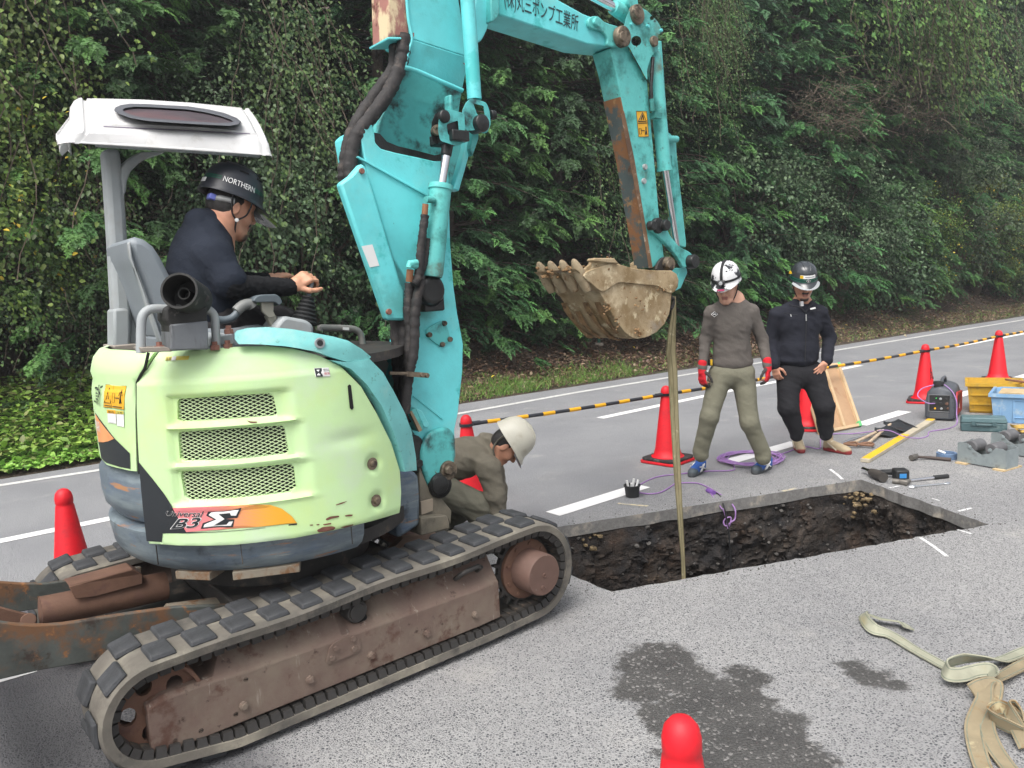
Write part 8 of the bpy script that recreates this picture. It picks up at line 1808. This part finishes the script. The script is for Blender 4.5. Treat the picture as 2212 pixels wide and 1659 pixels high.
# black pot with pens beside the trench
c = G(Z5((1800, 1478))[0]); pot = thing('marker_pot', 'small black pot of white markers standing on the white dash', 'pot', c)
m = MB(); m.lathe(c, ZUP, [(0, .003), (.052, .003), (.060, .085), (.066, .085), (.066, .095), (.056, .095), (.050, .012), (0, .012)], 24); m.build('pot_shell', BLACKP, pot, 40)
for dx, dy, tx, ty, h in ((-.02, 0, -.03, .01, .13), (.0, .01, .03, 0, .14), (.015, -.01, .06, .02, .13), (-.01, -.02, .0, -.02, .12)):
    m = MB(); m.tube([c+np.array([dx, dy, .015]), c+np.array([dx+tx*.6, dy+ty, h])], .009, 8); m.build('marker', WHITEL, pot, 60)
# purple cable: generator -> coil -> trench
PUR = pmat('purple_cable', S(168, 130, 190, .85), .5, var=.08, vscale=20)
def cable(name, label, pts, r=.0055, n=8, cat='cable', mat=None):
    m = MB(); m.tube(smooth_path(pts, n), r, 7); return tag(m.build(name, mat or PUR, None, 60), label, cat)
gq = lambda p, z=.007: G(p, z)
cable('power_cable', 'purple cable from the generator across the road to the coil', [gp(.10, -.03, .19), gp(.03, -.07, .20), gp(-.06, -.06, .27), gp(-.03, .0, .34), gp(.08, .03, Hh+.02), gp(W_*.55, .06, Hh+.03), gp(W_-.03, -.0, Hh-.04), gp(W_+.015, -.03, .22), gp(W_+.02, -.05, .10), gq(ZT((1160, 1010))[0]), gq(ZT((1080, 1055))[0]), gq(ZT((900, 1085))[0]), gq(ZT((880, 1125))[0]), gq(ZT((790, 1150))[0]), gq(ZT((640, 1130))[0], .06), gq(ZT((500, 1075))[0], .08), gq(ZT((330, 1085))[0], .04), gq(ZT((150, 1105))[0]), gq(ZT((-40, 1110))[0]), gq(Z7((1010, 1180))[0]), gq(Z7((1000, 1235))[0]), gq(Z7((900, 1225))[0]), gq(Z7((760, 1270))[0]), gq(Z7((690, 1240))[0])])
coil = []
for k in range(150):
    a_ = k*.42; f = 1+.10*math.sin(k*.9)+.06*math.sin(k*2.3); cx, cy = 1622+7*math.sin(k*.13), 989+1.5*math.sin(k*.31)
    coil.append(gq((cx+62*f*math.cos(a_), cy+14*f*math.sin(a_)), .008+.03*abs(math.sin(k*.37))))
cable('cable_coil', 'coiled purple cable on the road between the feet of the worker in grey shirt', coil, .0055, 3)
cable('power_cable', 'purple cable running from the coil to the marker pot', [gq((1560, 985)), gq((1580, 1000)), gq(Z7((495, 1345))[0]), gq(Z7((480, 1365))[0]), gq(Z7((330, 1370))[0]), gq(Z7((180, 1385))[0]), gq((1420, 1030)), gq((1385, 1045)), G((1370, 1054), .06), G((1368, 1056), .02)])
hz = lambda p, d: AT(p, d)
dq = G(Z7((420, 1520))[0])[1]-.10
cable('power_cable', 'purple cable looping over the trench edge and hanging into it', [gq(Z5((1840, 1455))[0]), gq(Z5((1900, 1462))[0]), gq(Z5((1970, 1450))[0]), gq(Z5((2050, 1400))[0]), gq(Z7((150, 1440))[0]), gq(Z7((270, 1440))[0]), gq(Z7((340, 1465))[0]), gq(Z7((400, 1500))[0]), G(Z7((450, 1530))[0], -.02), AT(Z7((498, 1590))[0], dq-.06), AT(Z7((500, 1650))[0], dq-.08), AT(Z8((480, 200))[0], dq-.09), AT(Z8((448, 225))[0], dq-.08), AT(Z8((432, 205))[0], dq-.07), AT(Z8((445, 180))[0], dq-.07), AT(Z8((475, 175))[0], dq-.07), AT(Z8((470, 215))[0], dq-.08), AT(Z8((455, 235))[0], dq-.08)])
cable('power_cable', 'second purple strand dropping from the plug into the trench', [gq(Z7((345, 1490))[0], .01), G(Z7((385, 1540))[0], -.01), AT(Z7((420, 1590))[0], dq-.05), AT(Z8((432, 130))[0], dq-.07), AT(Z8((450, 190))[0], dq-.08), AT(Z8((458, 240))[0], dq-.09)])
cable('pump_lead', 'thin black lead hanging down the trench wall from the purple plug', [gq(Z7((380, 1495))[0], .012), gq(Z7((410, 1515))[0], .0), AT(Z7((435, 1580))[0], dq-.06), AT(Z8((445, 160))[0], dq-.08), AT(Z8((462, 250))[0], dq-.09), AT(Z8((470, 380))[0], dq-.09), AT(Z8((474, 470))[0], dq-.09), AT(Z8((476, 560))[0], dq-.09)], .006, 8, 'cable', BLACKP)
m = MB(); m.tube([gq(Z7((335, 1482))[0], .014), gq(Z7((375, 1500))[0], .012)], [.016, .019], 10); o = m.build('cable_plug', pmat('violet_plug', S(132, 92, 172, .8), .45), None, 50); tag(o, 'purple cable plug lying at the trench edge', 'plug')
# sling hanging from the bucket
SLG = pmat('olive_sling', S(162, 152, 118, .8), .9, var=.10, vscale=10, wear=[(S(120, 112, 84), 6, .58, .1, .95, (4, 4, .6)), (S(190, 182, 150), 12, .64, .06, .9)], bump=.0008, bscale=300)
SLGE = pmat('sling_edge', S(118, 112, 84, .8), .9, var=.1)
pz = HP(ZB((1810, 740))[0], WK+.1); dS = pz[1]
Pw = [(1457, 640), (1455, 680), (1451, 720), (1449, 760), (1453, 800), (1457, 900), (1463, 1020), (1470, 1130), (1475, 1200), (1477, 1252), (1479, 1300), (1481, 1350)]
Wd = [6, 12, 18, 21, 20, 18, 16, 12, 9, 9, 9, 9]
sl = thing('lifting_sling', 'olive webbing sling hanging from the bucket down into the trench', 'sling', AT((1477, 1250), dS)*np.array([1, 1, 0]))
pts = [AT(p, dS-.02*i/11) for i, p in enumerate(Pw)]; wv = [np.array([w/FPX*dS, .012*math.sin(i*1.1), 0]) for i, w in enumerate(Wd)]
m = MB(); m.ribbon(pts, wv, .006); m.build('webbing', SLG, sl, 50)
for s_ in (-.44, .0, .44): m = MB(); m.ribbon([p+w*s_+np.array([0, -.0042, 0]) for p, w in zip(pts, wv)], [w*.07 for w in wv], .002); m.build('stitch_line', SLGE, sl, None)
# webbing slings on the road in the foreground
def sling(name, label, mat, mat2, pts, wid):
    """pts: (pixel, height, roll)  roll turns the webbing from flat (0) to standing on edge (1)"""
    C0 = smooth_path([G(p, z) for p, z, r in pts], 6); RR = np.interp(np.linspace(0, len(pts)-1, len(C0)), range(len(pts)), [r for p, z, r in pts]); t = thing(name, label, 'sling', C0[0]*np.array([1, 1, 0]))
    W2 = []
    for i in range(len(C0)):
        tg = unit(C0[min(i+1, len(C0)-1)]-C0[max(i-1, 0)]); s = unit(np.cross(ZUP, tg)); up_ = np.cross(tg, s); W2.append((s*math.cos(RR[i]*1.57)+up_*math.sin(RR[i]*1.57))*wid)
    P_ = [c+ZUP*(abs(w[2])/2+.004) for c, w in zip(C0, W2)]
    m = MB(); m.ribbon(P_, W2, .006); m.build('webbing', mat, t, 50)
    for s_ in (-.36, .36):
        m = MB(); m.ribbon([p+w*s_ for p, w in zip(P_, W2)], [w*.045 for w in W2], .0085); m.build('stripe', mat2, t, None)
SG1 = pmat('pale_green_sling', S(170, 170, 150, .8), .9, var=.10, vscale=14, wear=[(S(150, 142, 108), 5, .6, .1, .95)], bump=.0008, bscale=300); SG1b = pmat('sling_stripe_green', S(132, 140, 124, .8), .9, var=.2, vscale=30)
SG2 = pmat('yellowed_sling', S(162, 148, 120, .78), .9, var=.12, vscale=12, wear=[(S(140, 112, 76, .8), 6, .56, .08, .95), (S(198, 186, 150, .8), 11, .62, .06, .95)], bump=.0008, bscale=300)
z8 = lambda x, y: Z8((x, y))[0]
sling('webbing_sling', 'pale green webbing sling stretched on the road with a loop end towards the trench', SG1, SG1b, [(z8(1530, 850), .01, .25), (z8(1480, 815), .012, .3), (z8(1360, 790), .02, .2), (z8(1275, 765), .02, .35), (z8(1262, 800), .012, .7), (z8(1320, 860), .010, .5), (z8(1420, 880), .008, .1), (z8(1560, 960), .008, 0), (z8(1760, 1070), .008, 0), (z8(1870, 1120), .010, .1), (z8(1960, 1150), .012, .2)], .055)
sling('webbing_sling', 'knotted pale green sling loop at the right, in front of the stretched one', SG1, SG1b, [(z8(2330, 930), .01, 0), (z8(2212, 975), .012, 0), (z8(2080, 1030), .02, .1), (z8(1960, 1045), .03, .5), (z8(1840, 1055), .035, .8), (z8(1745, 1090), .03, .8), (z8(1760, 1140), .03, .7), (z8(1840, 1140), .03, .5), (z8(1920, 1110), .03, .3), (z8(2010, 1110), .03, .5), (z8(2030, 1160), .025, .6)], .057)
sling('webbing_sling', 'yellowed webbing sling running down to the bottom right corner', SG2, SG1b, [(z8(2330, 990), .01, 0), (z8(2212, 1050), .012, 0), (z8(2080, 1130), .02, .15), (z8(1990, 1180), .03, .2), (z8(1975, 1260), .03, 0), (z8(1950, 1330), .02, -.2), (z8(1915, 1420), .012, -.1), (z8(1925, 1520), .010, .1), (z8(1960, 1640), .008, 0), (z8(2010, 1760), .008, 0)], .060)
sling('webbing_sling', 'brownish tangled sling coils at the bottom right corner', SG2, SG1b, [(z8(1900, 1240), .02, .6), (z8(1960, 1200), .03, .4), (z8(2040, 1180), .03, .2), (z8(2020, 1300), .02, 0), (z8(1990, 1420), .012, .2), (z8(2030, 1540), .010, .1), (z8(2110, 1650), .008, 0), (z8(2200, 1760), .008, .1)], .056)
sling('webbing_sling', 'folded loops of the tangled sling at the right edge of the photo', SG2, SG1b, [(z8(2212, 1500), .02, .8), (z8(2120, 1460), .02, .9), (z8(2040, 1420), .015, .9), (z8(2010, 1380), .02, .8), (z8(2070, 1345), .03, .8), (z8(2160, 1400), .03, .8), (z8(2230, 1470), .03, .7), (z8(2210, 1400), .04, .8), (z8(2160, 1340), .05, .8), (z8(2110, 1345), .05, .8), (z8(2150, 1420), .04, .7), (z8(2230, 1560), .01, .3)], .055)
# ------------------------------------------------------------------ thin haze: far trees pale a little towards the right
hzm = bpy.data.materials.new('haze'); hzm.use_nodes = True; hn = hzm.node_tree.nodes; hn.clear()
ho = hn.new('ShaderNodeOutputMaterial'); hv = hn.new('ShaderNodeVolumePrincipled'); hv.inputs['Color'].default_value = (.93, .96, 1, 1); hv.inputs['Density'].default_value = .0022
hv.inputs['Anisotropy'].default_value = .2
hzm.node_tree.links.new(hv.outputs[0], ho.inputs['Volume'])
m = MB(); m.box((30, 20, 11.5), (260, 260, 27)); hz_o = m._build('haze', hzm, None, None); tag(hz_o, kind='stuff')
